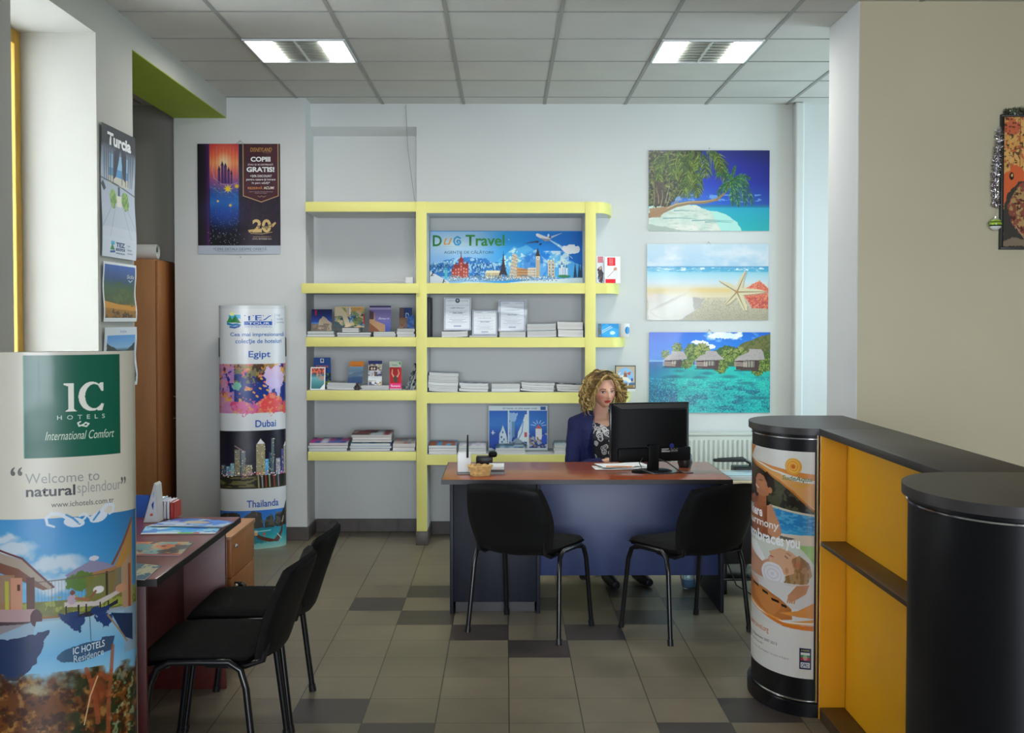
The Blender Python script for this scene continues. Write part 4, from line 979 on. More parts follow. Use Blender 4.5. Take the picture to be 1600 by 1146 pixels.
# twin towers and pale castle
for x in (1210, 1243):
    c.rect(x-14, 345, x+14, 492, 'D0C0A4'); c.poly([(x-14, 345), (x, 318), (x+14, 345)], 'B8A484')
    for j in range(4): c.rect(x-5, 362+j*30, x+5, 380+j*30, '7c6048')
for x, w_, y in ((1310, 14, 400), (1330, 18, 370), (1352, 14, 395), (1376, 20, 400)): c.rect(x-w_/2, y, x+w_/2, 475, 'E0ECF0'); c.poly([(x-w_/2-2, y), (x, y-34), (x+w_/2+2, y)], '3878A8')
c.ell(1350, 480, 60, 14, '3c8858', 1, 0, 6, 10)
for x in (1460, 1500, 1520):
    for k in range(6): c.poly([(x-6-k*3, 372+k*20+22), (x, 345+k*20), (x+6+k*3, 372+k*20+22)], '1c4464')
c.put((c.Y > 470) & (c.Y < 525) & (c.X > 230) & (c.X < 1280) & (c.n(11, 3, 2) > .48), '6c8890', .9); c.put((c.Y > 480) & (c.Y < 520) & (c.X > 230) & (c.X < 1280) & (c.n(8, 6, 2) > .6), 'E0E8EC', .9)
for x, y in ((75, 450), (182, 525)): c.ell(x, y-12, 6, 7, '182838'); c.line([(x, y-6), (x-6, y+12), (x-14, y+24)], 9, '182838'); c.line([(x-4, y), (x+16, y+6)], 4, '182838'); c.line([(x-26, y+26), (x+10, y+22)], 3, '182838')
# aircraft
c.poly([(1078, 82), (1095, 75), (1130, 90), (1190, 112), (1225, 125), (1215, 145), (1170, 152), (1110, 118), (1080, 100)], 'F0EEEC'); c.poly([(1110, 118), (1170, 152), (1215, 145), (1225, 128), (1180, 128)], '9a9aa4')
c.poly([(1225, 105), (1345, 68), (1230, 122)], 'C0C4D0'); c.poly([(950, 175), (1085, 145), (1120, 150), (1050, 165)], '3c4458'); c.poly([(1188, 110), (1195, 80), (1208, 85), (1212, 115)], 'E8E8EC')
c.ell(1090, 158, 14, 8, '38405c'); c.ell(1125, 175, 12, 8, '38405c'); c.ell(1120, 182, 8, 7, '202434'); c.ell(1215, 112, 13, 8, '5c6070')
c.line([(1375, 275), (1405, 285), (1435, 312)], 4, 'E8F0F4'); c.line([(1405, 285), (1425, 290)], 4, '405878'); c.ell(815, 135, 5, 5, 'F0F8FF')
c.rect(45, 52, 1535, 58, '5090C8')
c.text('D', 72, 160, 95, 198, '2E7A3C', .02); c.text('u', 178, 262, 120, 186, 'E0A050', .0, .35)
c.line([(340, 122), (312, 108), (285, 125), (278, 155), (295, 182), (325, 184), (342, 165), (335, 145), (316, 142), (306, 155), (318, 166)], 14, '2C94C8')
c.text('Travel', 392, 772, 90, 196, '3C8C40', .02)
c.rect(70, 198, 770, 201, '8CB0C0', .7)
c.text('AGENŢIE DE CĂLĂTORII', 183, 662, 234, 275, '1C4868', .0)
za = SHELF['RA']; Yb = 8.80
a_, b_ = at(671.5, 441, Y=Yb), at(911, 360.5, Y=Yb)
o = sheet('agency_banner', c, flatfn((a_.x, Yb, za+.002), (b_.x-a_.x, 0, 0), (0, .05, b_.z-za)), None, 'matt_print', gain=1.2, back=.003)
tag(o, 'wide blue agency banner with landmarks and an airliner standing on the upper shelf', 'banner')

# ------------------------------------------------------------------ curved standing displays
def ellcol(name, cv, cx, cy, rot, A, B, z0, z1, label, gain=1.15, span=math.pi*.97, top=True):
    t = thing(name, label, 'standing display', (cx, cy, 0), 0)
    ca, sa = math.cos(rot), math.sin(rot)
    # arc length table so that the print is not stretched
    tt = np.linspace(-span/2, span/2, 400); xs = A*np.sin(tt); ys = -B*np.cos(tt)
    s_ = np.concatenate([[0], np.cumsum(np.hypot(np.diff(xs), np.diff(ys)))]); s_ /= s_[-1]
    def fn(u, v):
        th = np.interp(u, s_, tt) + (np.asarray(u)-np.clip(u, 0, 1))*span
        x = A*np.sin(th); y = -B*np.cos(th)
        return np.stack([cx+x*ca-y*sa, cy+x*sa+y*ca, z0+(z1-z0)*np.asarray(v, float)], -1)
    o = sheet('printed_front', cv, fn, t, gain=gain)
    m = MB(); pts = []
    for k in range(48):
        th = -math.pi+k*2*math.pi/48; x, y = (A-.004)*math.sin(th), -(B-.004)*math.cos(th); pts.append((cx+x*ca-y*sa, cy+x*sa+y*ca))
    m.prism(pts, max(z0-.002, 0), z1-.004); obj('core', m, BRD, t)
    return t
# TEZ display: canvas in photo-like pixels, arc length about 118 px
c = Cv(0, 0, 126, 377, 190, 'D0D2D4')
c.rect(0, 0, 126, 5, 'C4C8C8')
c.put((c.n(6, 3) > 0) & False, 'FFFFFF')
# emblem
c.rect(22, 14, 40, 20, '48B0D8'); c.ell(27, 13, 4, 3, 'F0E8A0'); c.poly([(18, 26), (24, 16), (30, 26)], '2C8C48'); c.poly([(24, 26), (32, 15), (41, 27)], '1c7838'); c.line([(20, 28), (28, 30), (34, 29), (39, 30)], 3.2, '1870B0'); c.line([(24, 33), (31, 34), (38, 32)], 2.6, '1C50A0')
c.text('TEZ', 46, 90, 15, 23, '1450A8', .008); c.rect(46, 24.5, 90, 30, '1450A8'); c.text('TOUR', 52, 86, 25.6, 29.3, 'E8ECF0', .005); c.text('WWW.TEZ-TOUR.RO', 46, 90, 31.5, 34, '5080B8')
c.rect(95, 13, 95.8, 30, '8098B8')
for k, w_ in enumerate(('high', 'tourism', 'technology')): c.text(w_, 98, 98+(8, 14, 17)[k], 13+k*5.5, 17+k*5.5, '8090A8')
c.text('Cea mai impresionantă', 24, 114, 41, 49, '2860A8', .015); c.text('colecţie de hoteluri', 32, 108, 51.5, 60, '2860A8', .015)
c.text('Egipt', 52, 87, 70, 83, '1450A8', .015)
ph = (c.Y > 90) & (c.Y < 166)
c.put(ph, c.mix('1C3C98', '0C2468', c.n(40, 3)))
c.put(ph & (c.n(9, 4, 3)+.45*np.clip((112-c.Y)/22, 0, 1)+.45*np.clip((c.Y-140)/20, 0, 1)+.35*np.clip((28-c.X)/24, 0, 1) > .68), c.mix('C83C70', 'D8A050', (c.n(7, 9, 2)-.3)*2.2))
c.put(ph & (c.Y < 120) & (c.n(8, 12, 3) > .56) & (c.X > 14), '8C8038', .8); c.put(ph & (c.Y < 118) & (c.n(7, 14, 3) > .62), '38201c', .8)
c.put(ph & (c.X < 30) & (c.n(7, 22, 3) > .45), 'C088B8', .85)
c.put(c.mell(95, 112, 20, 18, .4, 9, 6, 3), 'D0B8DC', .95); c.put(c.mell(100, 128, 5, 14, -.2, 4, 5, 5) | c.mell(88, 122, 4, 14, .2, 4, 5, 7), 'C8B8E4', .9)
c.put(c.mell(86, 152, 18, 15, 0, 8, 6, 6), 'E04848', .95); c.put(c.mell(86, 152, 18, 15, 0, 8, 6, 6) & (c.n(4, 5, 2) > .55), 'F08868', .9); c.put(c.mell(118, 158, 7, 10, 0, 5, 5, 8), 'E05838', .9)
c.put(c.mell(48, 156, 20, 12, 0, 7, 5, 4) & (c.n(4, 7, 2) > .42), 'D06098', .9); c.put(c.mell(34, 124, 6, 6, 0, 3, 4), '70B898', .9)
for x, y in ((72, 113), (76, 124), (70, 128), (82, 131), (60, 134), (65, 140), (77, 139)): c.ell(x, y, 2.6, 1.5, 'E0A048', ang=.5)
c.text('Dubai', 62, 96, 177, 188, '1450A8', .015)
c.vg([(193, '100c1c'), (240, '18142c'), (262, '281c30'), (264, '1c1c18'), (282, '302c1c')], (c.Y > 193) & (c.Y < 283))
rs = random.Random(4)
for x, y0, w_, col in ((10, 246, 9, '4c6078'), (19, 248, 7, '5c98b8'), (26, 243, 6, '7cb0c0'), (34, 222, 8, '807c68'), (43, 224, 6, '6c7880'), (50, 246, 12, '8c8060'), (70, 214, 14, '989070'), (80, 238, 6, '58a8d8'), (86, 228, 4, '30485c'), (90, 206, 5, '5c6c70'), (100, 238, 8, '9090a8'), (109, 224, 4, '5858a8'), (116, 220, 7, 'a8a090')):
    c.rect(x-w_/2, y0, x+w_/2, 262, col)
    for k in range(int(w_*3)): xx, yy = x-w_/2+rs.random()*w_, y0+rs.random()*(262-y0); c.rect(xx, yy, xx+1, yy+1.3, rs.choice(['F8E8B0', 'FFFFFF', '181818', 'F8C060']))
c.line([(30, 216), (46, 226)], 1.5, 'A08080'); c.poly([(64, 214), (70, 206), (77, 214)], 'E8F4E8'); c.poly([(112, 220), (119, 212), (120, 220)], 'E8F0F8')
for k in range(70): x, y = 5+rs.random()*118, 256+rs.random()*8; c.rect(x, y, x+2.5, y+1.4, rs.choice(['E88048', 'B060C0', 'F8E8A0', 'E05868', 'F8F8F0']))
c.put((c.Y > 264) & (c.Y < 280) & (c.X < 64) & (c.n(12, 5, 2, 1, 4) > .5), '7c7440', .8)
for x, col in ((72, 'D8E0F0'), (78, 'E05838'), (84, 'E8E0C0'), (92, 'E04838'), (100, 'C8D0E0'), (66, 'F0E0A0')): c.line([(x, 264), (x+1, 281)], 2.2, col, .6)
c.text('Thailanda', 48, 100, 301, 312, '1450A8', .015)
c.vg([(317, '2C70C8'), (345, '3888D0'), (346, '1C8498'), (360, '28A0A8'), (377, '8CBCB4')], c.Y > 317)
c.poly([(0, 345), (0, 326), (10, 322), (24, 318), (36, 322), (40, 345)], '38342c', 1, 3, 6, 2); c.poly([(42, 345), (44, 326), (56, 317), (70, 322), (76, 345)], '44403a', 1, 3, 6, 3); c.poly([(74, 345), (80, 328), (90, 326), (92, 345)], '3c4038', 1, 2, 6, 4); c.poly([(88, 345), (96, 324), (108, 322), (118, 308), (126, 305), (126, 345)], '2c2c28', 1, 3, 6, 5)
c.put((c.Y < 345) & (c.Y > 320) & (c.n(5, 6, 2) > .6) & (c.n(20, 2) > .45), '6c6458', .6); c.ell(30, 340, 6, 4, 'B08870')
c.vg([(345, '1C8498'), (356, '2498A4'), (377, '98C0B4')], (c.Y > 345))
c.poly([(60, 352), (72, 358), (92, 364), (104, 352), (108, 338), (110, 338), (108, 354), (100, 368), (82, 367), (64, 362)], '5c3024'); c.line([(108, 338), (111, 330)], 2, 'C8B090'); c.rect(60, 348, 64, 356, 'D8A068'); c.rect(73, 352, 77, 357, 'C06048'); c.line([(60, 350), (86, 349)], 1.5, 'A0D8D8'); c.poly([(40, 358), (60, 356), (80, 368), (60, 368), (46, 363)], '106878', .7, 2, 5)
c.line([(98, 356), (106, 364)], 1.2, 'E0E0D8')
za_, zb_ = 0.0, at(395, 478, Y=8.5).z
tc_ = at(396, 800, Y=8.47)
td = ellcol('standing_display', c, tc_.x, 8.47, R(22), .235, .125, .0, zb_, 'tall curved white display advertising hotels in three countries, by the grey pier')
obj('side_clip', MB().box(-.235, -.222, -.02, .02, 1.36, 1.5, .004, M=Matrix.Rotation(R(22), 4, 'Z')), BLK, td, local=True)
obj('side_clip', MB().box(.227, .240, -.02, .02, 1.36, 1.5, .004, M=Matrix.Rotation(R(22), 4, 'Z')), BLK, td, local=True)

# IC display (near left); canvas: unrolled, about photo pixels at its front
c = Cv(-54, 548, 236, 1340, 380, 'DCD6C4')
c.rect(36, 553, 186, 716, '06604A'); c.rect(34.5, 553, 36, 716, '509878')
# serif lettering drawn as shapes
W_ = 'F0EEE0'
c.rect(101, 600, 109, 640, W_); c.poly([(94, 598), (109, 598), (109, 603), (101, 603), (94, 600.5)], W_); c.poly([(96, 643), (114, 643), (109, 639), (101, 639)], W_)
c.put(c.mell(137, 620, 20.5, 23.5) & ~c.mell(141, 620, 14.5, 19.5) & ~((c.X > 146) & (np.abs(c.Y-620) < 12)), W_)
c.poly([(151, 598), (156, 598), (156, 612), (153, 612), (147, 602)], W_); c.poly([(146, 638), (157, 632), (154, 643), (146, 643)], W_)
c.text('H  O  T  E  L  S', 84, 158, 649, 656, 'C8DCC8', .01)
c.line([(119, 660), (115, 662), (117, 667), (123, 665), (127, 662), (132, 664), (128, 668), (121, 666)], 2.2, W_)
c.text('International Comfort', 66, 174, 674, 688, 'D8E4CC', .0, .35)
c.text('“', 14, 32, 729, 743, '686860', .01); c.text('Welcome to', 36, 148, 740, 756, '9C9C98', .0); c.text('natural', 37, 110, 760, 777, '48484c', .02); c.text('splendour', 113, 186, 757, 780, 'A4A4A0', .0); c.text('”', 186, 196, 755, 767, '686860', .01)
c.text('www.ichotels.com.tr', 74, 172, 786, 795, '606060', .0)
ph = (c.Y > 812) & (c.X < 226)
c.vg([(812, '2C84C4'), (870, '4C9CD0'), (950, '7CB8DC')], ph)
c.hg([(-62, '90C4E4'), (120, '3C90C8'), (210, '24689C')], ph & (c.Y < 960), .4)
for x, y, a, b in ((15, 862, 34, 14), (80, 886, 42, 11), (70, 918, 32, 16), (120, 905, 26, 8), (0, 840, 22, 8)): c.put(c.mell(x, y, a, b, 0, 10, 16, 3, soft=.35)*1.0, 'D8DCE0', .85)
c.put(ph & (c.Y > 950) & (c.Y < 1046), '98A0A8')
c.put(ph & (c.Y > 944) & (c.Y < 968), c.mix('60682c', '8c8c3c', c.n(8, 4))); c.put(ph & (c.Y > 938) & (c.Y < 966) & (c.n(9, 8, 3) > .55), '9ca448', .9)
c.rect(46, 968, 96, 972, '8c6430')
c.poly([(-62, 850), (30, 880), (75, 918), (75, 924), (60, 926), (20, 905), (-62, 880)], '7c5040'); c.poly([(-62, 846), (30, 876), (75, 920), (70, 926), (24, 890), (-62, 862)], 'A89888'); c.line([(-62, 840), (30, 874), (76, 922)], 3, '601c24')
c.rect(-62, 900, 18, 968, 'A07858', .9); c.rect(12, 905, 30, 962, 'C88C70'); c.rect(36, 905, 48, 972, '5c342c'); c.rect(3, 910, 9, 960, 'B8B048'); c.rect(22, 915, 27, 925, '582c24')
c.poly([(210, 830), (172, 900), (185, 905), (210, 880)], 'B88848'); c.line([(210, 826), (190, 862), (166, 900)], 4, '8c4c34'); c.poly([(210, 876), (186, 902), (186, 960), (196, 1000), (210, 1010)], 'B09070'); c.rect(200, 900, 206, 1000, '985030')
c.poly([(93, 905), (110, 896), (135, 884), (160, 893), (175, 900), (168, 906), (100, 912)], '8C88A4'); c.poly([(110, 908), (175, 900), (180, 905), (150, 912), (112, 914)], 'A87850'); c.ell(138, 882, 8, 4, 'D0D0D8')
c.put(c.mell(115, 916, 22, 14, 0, 6, 8, 3), '587828', .9); c.poly([(125, 912), (172, 906), (172, 950), (125, 955)], '7c7838', .9, 4, 8, 4); c.rect(157, 906, 161, 950, '3c2c24'); c.poly([(160, 908), (185, 902), (185, 950), (165, 950)], '887048', .85)
for x in range(48, 170, 5): c.rect(x, 912, x+.8, 968, '706858', .5)
c.line([(48, 913), (172, 908)], 1.6, '685c50')
c.put(ph & (c.Y > 972) & (c.Y < 1046), c.mix('A0B0BC', '80A0B8', c.n(40, 3)))
c.poly([(92, 948), (140, 952), (190, 936), (190, 942), (144, 960), (92, 956)], 'C8BCB4'); c.ell(103, 945, 7, 8, 'B8A0B0'); c.ell(104, 934, 4, 4, '7c4c3c'); c.line([(110, 944), (128, 948)], 5, 'A06C50'); c.ell(145, 934, 9, 6, 'E0DCD8'); c.ell(185, 938, 11, 7, 'C89070'); c.line([(140, 936), (132, 945)], 4, '8c5c44')
for x in (93, 112, 124, 146, 160): c.rect(x, 954, x+2.5, 970, '2c2428')
c.poly([(100, 972), (160, 962), (178, 955), (178, 962), (130, 976), (95, 980)], '2c2c34')
c.poly([(-62, 955), (48, 955), (56, 966), (48, 975), (-62, 975)], 'B09090'); c.ell(50, 970, 9, 14, '4c2830'); c.poly([(-62, 975), (46, 975), (-62, 1010)], '4c3c40'); c.poly([(-62, 985), (36, 978), (-62, 1018)], '8c8488')
c.vg([(975, 'A0C0D0'), (1030, '6CB0D8'), (1080, '98C8E0')], ph & (c.Y > 976) & (c.Y < 1080) & (c.X > 50-(c.Y-976)*.25) & (c.X < 190))
c.poly([(-62, 1010), (20, 1000), (70, 990), (50, 1040), (20, 1070), (-62, 1075)], '1c3058', 1, 4, 14, 3)
for x, y in ((108, 985), (155, 985), (98, 975), (148, 972)): c.poly([(x-18, y-8), (x+16, y-10), (x+6, y+14), (x-6, y+8)], '20386c', .95, 5, 7, int(x))
c.poly([(165, 975), (210, 985), (210, 1030), (190, 1020)], '142c50', .95); c.line([(160, 978), (196, 1028)], 3, '9c8060'); c.line([(130, 970), (132, 1015)], 1, '304058')
c.put(c.mell(122, 1032, 42, 14, -.12, 2, 8, 3), '345878'); c.poly([(150, 1012), (172, 1014), (166, 1036), (140, 1040)], '38506c')
c.text('IC HOTELS', 104, 154, 1020, 1031, 'D8E0E4', .01, .0, arc=lambda x: -(x-104)*.12+3); c.text('Residence', 105, 152, 1033, 1044, 'C8D8E0', .0, .0, arc=lambda x: -(x-104)*.12+3)
low = ph & (c.Y > 1058)
f = np.clip((c.Y-1058)/25+(c.n(22, 5, 3)-.5)*2.4, 0, 1)*low
c.put(f, c.mix('54280f', '7c4c1c', c.n(30, 7))); sm = lambda n_, t_, k=7: np.clip((n_-t_)*k+.2, 0, 1)
c.put(f*sm(c.n(13, 11, 4), .56), 'C89850', .55); c.put(f*sm(c.n(11, 12, 4), .52), '34180a', .8); c.put(f*sm(c.n(13, 14, 4), .5)*np.clip((c.X-70)/40, 0, 1), '1c2c12', .85); c.put(f*sm(c.n(9, 19, 4), .58)*np.clip((c.X-150)/20, 0, 1), 'A8B888', .7); c.put(f*c.mell(50, 1085, 20, 8, .2, 5, 8, 3, soft=.5), 'D8D0A0', .7)
for pts in (((124, 1060), (130, 1080), (138, 1110), (142, 1150)), ((168, 1030), (165, 1070), (160, 1120), (158, 1200)), ((128, 1120), (135, 1080), (148, 1072), (158, 1082))): c.line(pts, 6, 'A0502E', .75, 8)
c.put(c.mell(145, 1100, 12, 26, soft=.4), '8C4020', .8); c.line([(120, 1150), (130, 1105), (142, 1075)], 2, 'D8B080')
# white ornament
def curl(pts, w, w2=None, col='DCE4EC', a=1): c.line(pts, w, col, a, w2)
curl([(78, 826), (68, 822), (66, 812), (74, 805), (86, 806), (96, 812), (104, 820)], 3, 7); c.ell(108, 821, 16, 8, 'DCE4EC', 1, .15); curl([(96, 808), (106, 814), (116, 824)], 3, 3, '3C8CC4', .9)
curl([(116, 822), (124, 816), (128, 810), (122, 808), (116, 812)], 3, 3); curl([(128, 812), (134, 818), (140, 822)], 3, 4); c.ell(146, 816, 15, 8, 'DCE4EC', 1, -.25); curl([(138, 820), (146, 810), (152, 803)], 3, 3, '3C8CC4', .9); curl([(152, 806), (160, 797), (168, 796), (172, 802), (170, 810), (164, 813)], 7, 3)
ic_z1 = at(110, 549, Y=3.72).z; IC_A, IC_B, IC_ROT = .232, .125, R(25)
ic_x = -1.412; ic_y = 3.74
ict = ellcol('standing_display', c, ic_x, ic_y, IC_ROT, IC_A, IC_B, 0.0, ic_z1, 'tall curved white hotel display with a green square at the left edge, nearest', gain=.85)

# spa advert on the drum (canvas: 5.88 units per pixel across the first zoom), unrolled around the half-ellipse
c = Cv(0, 0, 130, 362, 200, 'E4E2DA')
c.poly([(0, 0), (130, 0), (130, 110), (60, 60), (0, 18)], 'E8E6DE')
c.poly([(0, 0), (18, 0), (4, 24), (0, 22)], 'E88C2C'); c.poly([(0, 24), (60, 34), (130, 42), (130, 58), (60, 42), (0, 30)], 'E89038'); c.poly([(0, 24), (40, 36), (90, 56), (130, 60), (130, 108), (90, 76), (40, 48), (0, 28)], 'E8A050', .9)
c.line([(0, 22), (50, 40), (130, 56)], 3, 'F0ECE0')
c.poly([(0, 28), (40, 48), (90, 78), (130, 112), (130, 178), (0, 178)], '20180f'); c.put(c.mpoly([(40, 50), (90, 78), (130, 112), (130, 120), (40, 118)]) & (c.n(10, 3, 3) > .5), '4c5030', .9)
c.line([(0, 27), (40, 47), (90, 77), (130, 112)], 4, 'C87820')
c.put(c.mell(90, 28, 17, 15.5), 'F0B038'); c.put(c.mell(90, 28, 14, 13), 'F4A020'); 
th = np.arctan2(c.Y-29, c.X-90); rr2 = np.hypot(c.X-90, c.Y-29)
c.put(c.mell(90, 28, 15, 14) & (np.sin(rr2*1.25+th*1.0) > .35), 'F8D080', .8); c.ell(90, 29, 4, 4, 'D86C10')
c.text('SudeAqua', 66, 126, 47, 59, '7c9468', .02, .25); c.line([(92, 64), (108, 66), (122, 60)], 3, 'E8B030')
c.vg([(112, '2C90C8'), (140, '1C80C0'), (158, '3CA0D0')], c.mpoly([(45, 112), (130, 122), (130, 162), (60, 162)])); c.put(c.mpoly([(45, 112), (130, 122), (130, 162), (60, 162)]) & (c.n(9, 4, 2, 1, 3) > .55), '70C0E0', .6)
c.line([(46, 110), (130, 120)], 4, 'D8D0B8'); c.poly([(50, 160), (130, 158), (130, 178), (50, 178)], 'E0D0B8'); c.poly([(62, 164), (96, 166), (80, 172), (62, 170)], '4c4038', .8)
SK = 'C88058'
c.poly([(2, 106), (14, 96), (26, 104), (40, 112), (52, 130), (58, 160), (50, 172), (10, 174), (0, 140)], 'A05C38'); c.poly([(24, 88), (38, 92), (38, 116), (20, 116)], 'B06840')
c.poly([(22, 54), (32, 50), (44, 58), (46, 74), (42, 92), (30, 96), (20, 92), (19, 84), (16, 78), (18, 70), (17, 66)], SK); c.poly([(26, 52), (40, 46), (52, 56), (54, 78), (48, 90), (42, 84), (40, 68), (32, 56)], '241410', 1, 2, 5)
c.ell(45, 81, 4, 6, 'D08858'); c.line([(19, 78), (23, 82)], 2.5, 'F0E8E0'); c.line([(24, 66), (29, 65)], 1.5, '40201c'); c.ell(30, 75, 7, 9, 'D89468', .7, soft=.5)
c.poly([(40, 112), (48, 108), (60, 140), (66, 160), (54, 172), (42, 166), (40, 140)], 'D09068'); c.poly([(28, 106), (34, 140), (30, 168), (12, 168), (6, 120)], 'B87048', .8)
W2 = 'F0EEEC'
lowr = c.Y > 178
c.vg([(178, 'DCE0D0'), (240, 'D8DCD4'), (270, 'E0DCD8')], lowr); c.poly([(95, 178), (130, 178), (130, 214), (112, 190)], '98C868', .8)
c.poly([(0, 186), (20, 190), (36, 216), (30, 226), (10, 212)], 'F0F0EE'); c.poly([(0, 200), (10, 210), (30, 224), (44, 214), (50, 240), (30, 262), (0, 262)], 'D09878')
c.poly([(44, 200), (62, 188), (86, 192), (104, 204), (112, 222), (104, 244), (86, 246), (70, 236), (60, 224), (46, 222), (42, 212), (47, 207)], 'E0AC88'); c.poly([(88, 206), (104, 198), (122, 212), (126, 232), (118, 252), (92, 258), (72, 256), (76, 240), (94, 232)], '9C7448', 1, 2, 6)
c.put(c.mpoly([(88, 206), (104, 198), (122, 212), (126, 232), (118, 252), (92, 258), (72, 256), (76, 240), (94, 232)]) & (c.n(12, 3, 2, 3, 1) > .5), 'C8A070', .6)
c.ell(78, 230, 4, 6, 'D0906C'); c.ell(100, 216, 7, 6, 'C86450', .6, soft=.6); c.line([(74, 202), (80, 206)], 1.6, '40281c'); c.line([(78, 196), (86, 200)], 1.2, '7c5030'); c.line([(46, 208), (51, 209)], 2, 'B04840')
c.ell(50, 242, 21, 22, 'E8E4E8'); c.put(c.mell(50, 242, 19, 20) & (np.sin(np.hypot(c.X-50, c.Y-242)*.9) > .5), 'CCC8D0', .6)
c.poly([(0, 256), (130, 252), (130, 300), (0, 300)], 'DCD8D4', .9); c.poly([(98, 256), (122, 252), (116, 270), (96, 284), (84, 290), (80, 278), (90, 266)], 'D09068')
for k in range(4): c.line([(84+k*4, 276), (80+k*4.5, 290)], 3, 'D8986C')
c.poly([(0, 264), (14, 270), (40, 276), (70, 290), (88, 302), (90, 322), (60, 328), (20, 322), (0, 312)], 'C87838'); c.poly([(14, 272), (40, 278), (66, 300), (50, 326), (30, 312), (16, 296)], 'D88C48', .8)
c.poly([(8, 262), (22, 262), (26, 276), (14, 276)], 'E0B098')
for x, y in ((18, 275), (36, 282), (54, 292), (72, 298)): c.poly([(x-6, y-3), (x+6, y-1), (x+7, y+4), (x-5, y+2)], '1c1414')
c.poly([(130, 286), (100, 304), (60, 314), (130, 316)], 'E89848'); c.poly([(0, 306), (40, 322), (80, 328), (130, 318), (130, 328), (60, 336), (0, 316)], 'F0A040'); c.line([(0, 312), (50, 330), (130, 326)], 3, 'F4F0E8'); c.poly([(20, 322), (80, 332), (130, 330), (130, 340), (70, 338)], 'E88024')
c.rect(0, 340, 130, 362, 'E6E2DA'); 
c.text('Where', -2, 30, 118, 138, 'FFFFFF', .03); c.text('harmony', -2, 60, 140, 160, 'F4F0EC', .02); c.text('embraces you', -2, 104, 163, 192, 'FFFFFF', .03)
DX = c
def build_drum_print():
    c2 = Cv(0, 0, 130, 432, 200, 'E6E2DA')
    n1 = int(362/432*c2.ny); 
    # the picture fills the upper part, small print and the flag badge below
    yy = np.clip((np.linspace(0, 432, c2.ny)/362*(DX.ny-1)).astype(int), 0, DX.ny-1)
    c2.C[:n1] = DX.C[yy[:n1]][:, :c2.nx]; c2.T = DX.T
    c2.text('www.sudetravel.org', -20, 44, 350, 364, 'E89060', .01); c2.text('National Development 2007-2013', -16, 58, 374, 381, '505058'); c2.text('Programme for the Republic', -16, 34, 385, 390, '808080'); c2.text('co-financed by the European Union of Bulgaria', -16, 84, 397, 402, '909090')
    c2.rect(104, 374, 126, 414, '14244c'); c2.rect(107, 382, 123, 387, 'E8ECE8'); c2.rect(107, 387, 123, 391, '3C8C50'); c2.rect(107, 391, 123, 397, 'C03040'); c2.put(c2.mell(115, 392, 4, 5), 'E8E0D0', .6); c2.rect(107, 401, 123, 411, 'E8ECF0'); c2.text('OPRD', 108, 122, 402.5, 410, '14244c', .02)
    for k in range(5): c2.ell(109+k*3, 378, .9, .9, 'F0E060')
    return c2
c2 = build_drum_print()
def drum_map(yc, hy, bul, xf, z0, z1, s0=.0, s1=1.0):
    th = np.linspace(math.pi, 0, 400); xs = xf-bul*np.sin(th); ys = yc-hy*np.cos(th)
    s_ = np.concatenate([[0], np.cumsum(np.hypot(np.diff(xs), np.diff(ys)))]); s_ /= s_[-1]
    def fn(u, v):
        u = np.asarray(u, float); w_ = np.interp(u, np.array([0, 30, 60, 90, 130])/130, [.40, .64, .79, .875, .985])+np.minimum(u, 0)*.9; t_ = np.interp(w_, s_, th)+(w_-np.clip(w_, 0, 1))*-3
        return np.stack([xf-bul*np.sin(t_), yc-hy*np.cos(t_), z0+(z1-z0)*np.asarray(v, float)], -1)
    return fn
pz1 = at(1274, 707, Y=4.80).z; pz0 = at(1265, 1062, Y=4.80).z
sheet('spa_advert', c2, drum_map(drumA_y, .3135, .1935, cx0-.0012, pz0, pz1, .36, .985), DA, gain=.85)['label'] = 'curved spa advert of two women by a pool'

# posters on the left wall, stacked vertically: own units 0..100 wide
def left_poster(cv, ya, yb, z0, z1, label, gain=1.1):
    w_ = yb-ya
    def fn(u, v):
        u = np.asarray(u, float); v = np.asarray(v, float)
        return np.stack([XL+.010+.003*np.sin(v*8)+.004*u*np.sin(v*5+1)**2, ya+w_*u, z0+(z1-z0)*v], -1)
    return tag(sheet('wall_poster', cv, fn, None, gain=gain), label, 'poster')
zz = lambda x, y: at(x, y, X=XL)
c = Cv(0, 0, 100, 140, 170, 'B8C0CC')
c.vg([(0, '1c1c24'), (24, '282830'), (30, '6c7c90'), (60, 'A8B4C4'), (100, 'B8C0D0'), (140, 'C4CCD8')])
c.rect(22, 34, 80, 66, '8CB8D8'); c.rect(22, 52, 80, 62, '4C90C0'); c.rect(22, 62, 80, 72, 'C8C4B4')
for x in (8, 14, 20, 26, 34, 62, 70, 78, 84, 92): c.line([(x, 26), (x+2*math.sin(x), 70)], 5, '4c5460', .8, 2)
c.poly([(36, 30), (54, 20), (50, 40), (42, 62), (36, 66)], '283040'); c.poly([(54, 20), (72, 30), (72, 66), (64, 62), (58, 40)], '283040')
c.line([(0, 68), (50, 72), (100, 80)], 1.5, '404850'); c.put(c.mell(34, 90, 10, 12, 0, 4, 6, 2) | c.mell(70, 90, 11, 12, 0, 4, 6, 5), '6C9448'); c.put((c.mell(34, 90, 10, 12) | c.mell(70, 90, 11, 12)) & (c.n(5, 3) > .55), 'A0C070', .8)
c.rect(48, 74, 54, 92, '344860'); c.rect(44, 86, 58, 100, 'E0DCD0'); c.poly([(6, 70), (14, 80), (8, 84), (0, 76)], '303840')
for x0_, x1_ in ((30, -10), (40, 22), (62, 84), (74, 112)): c.line([(x0_, 100), (x1_, 140)], 1.5, '98A4B8', .8)
c.rect(0, 128, 100, 140, 'D8DCE4', .4)
c.text('Turcia', 16, 86, 8, 24, 'ECECF0', .04)
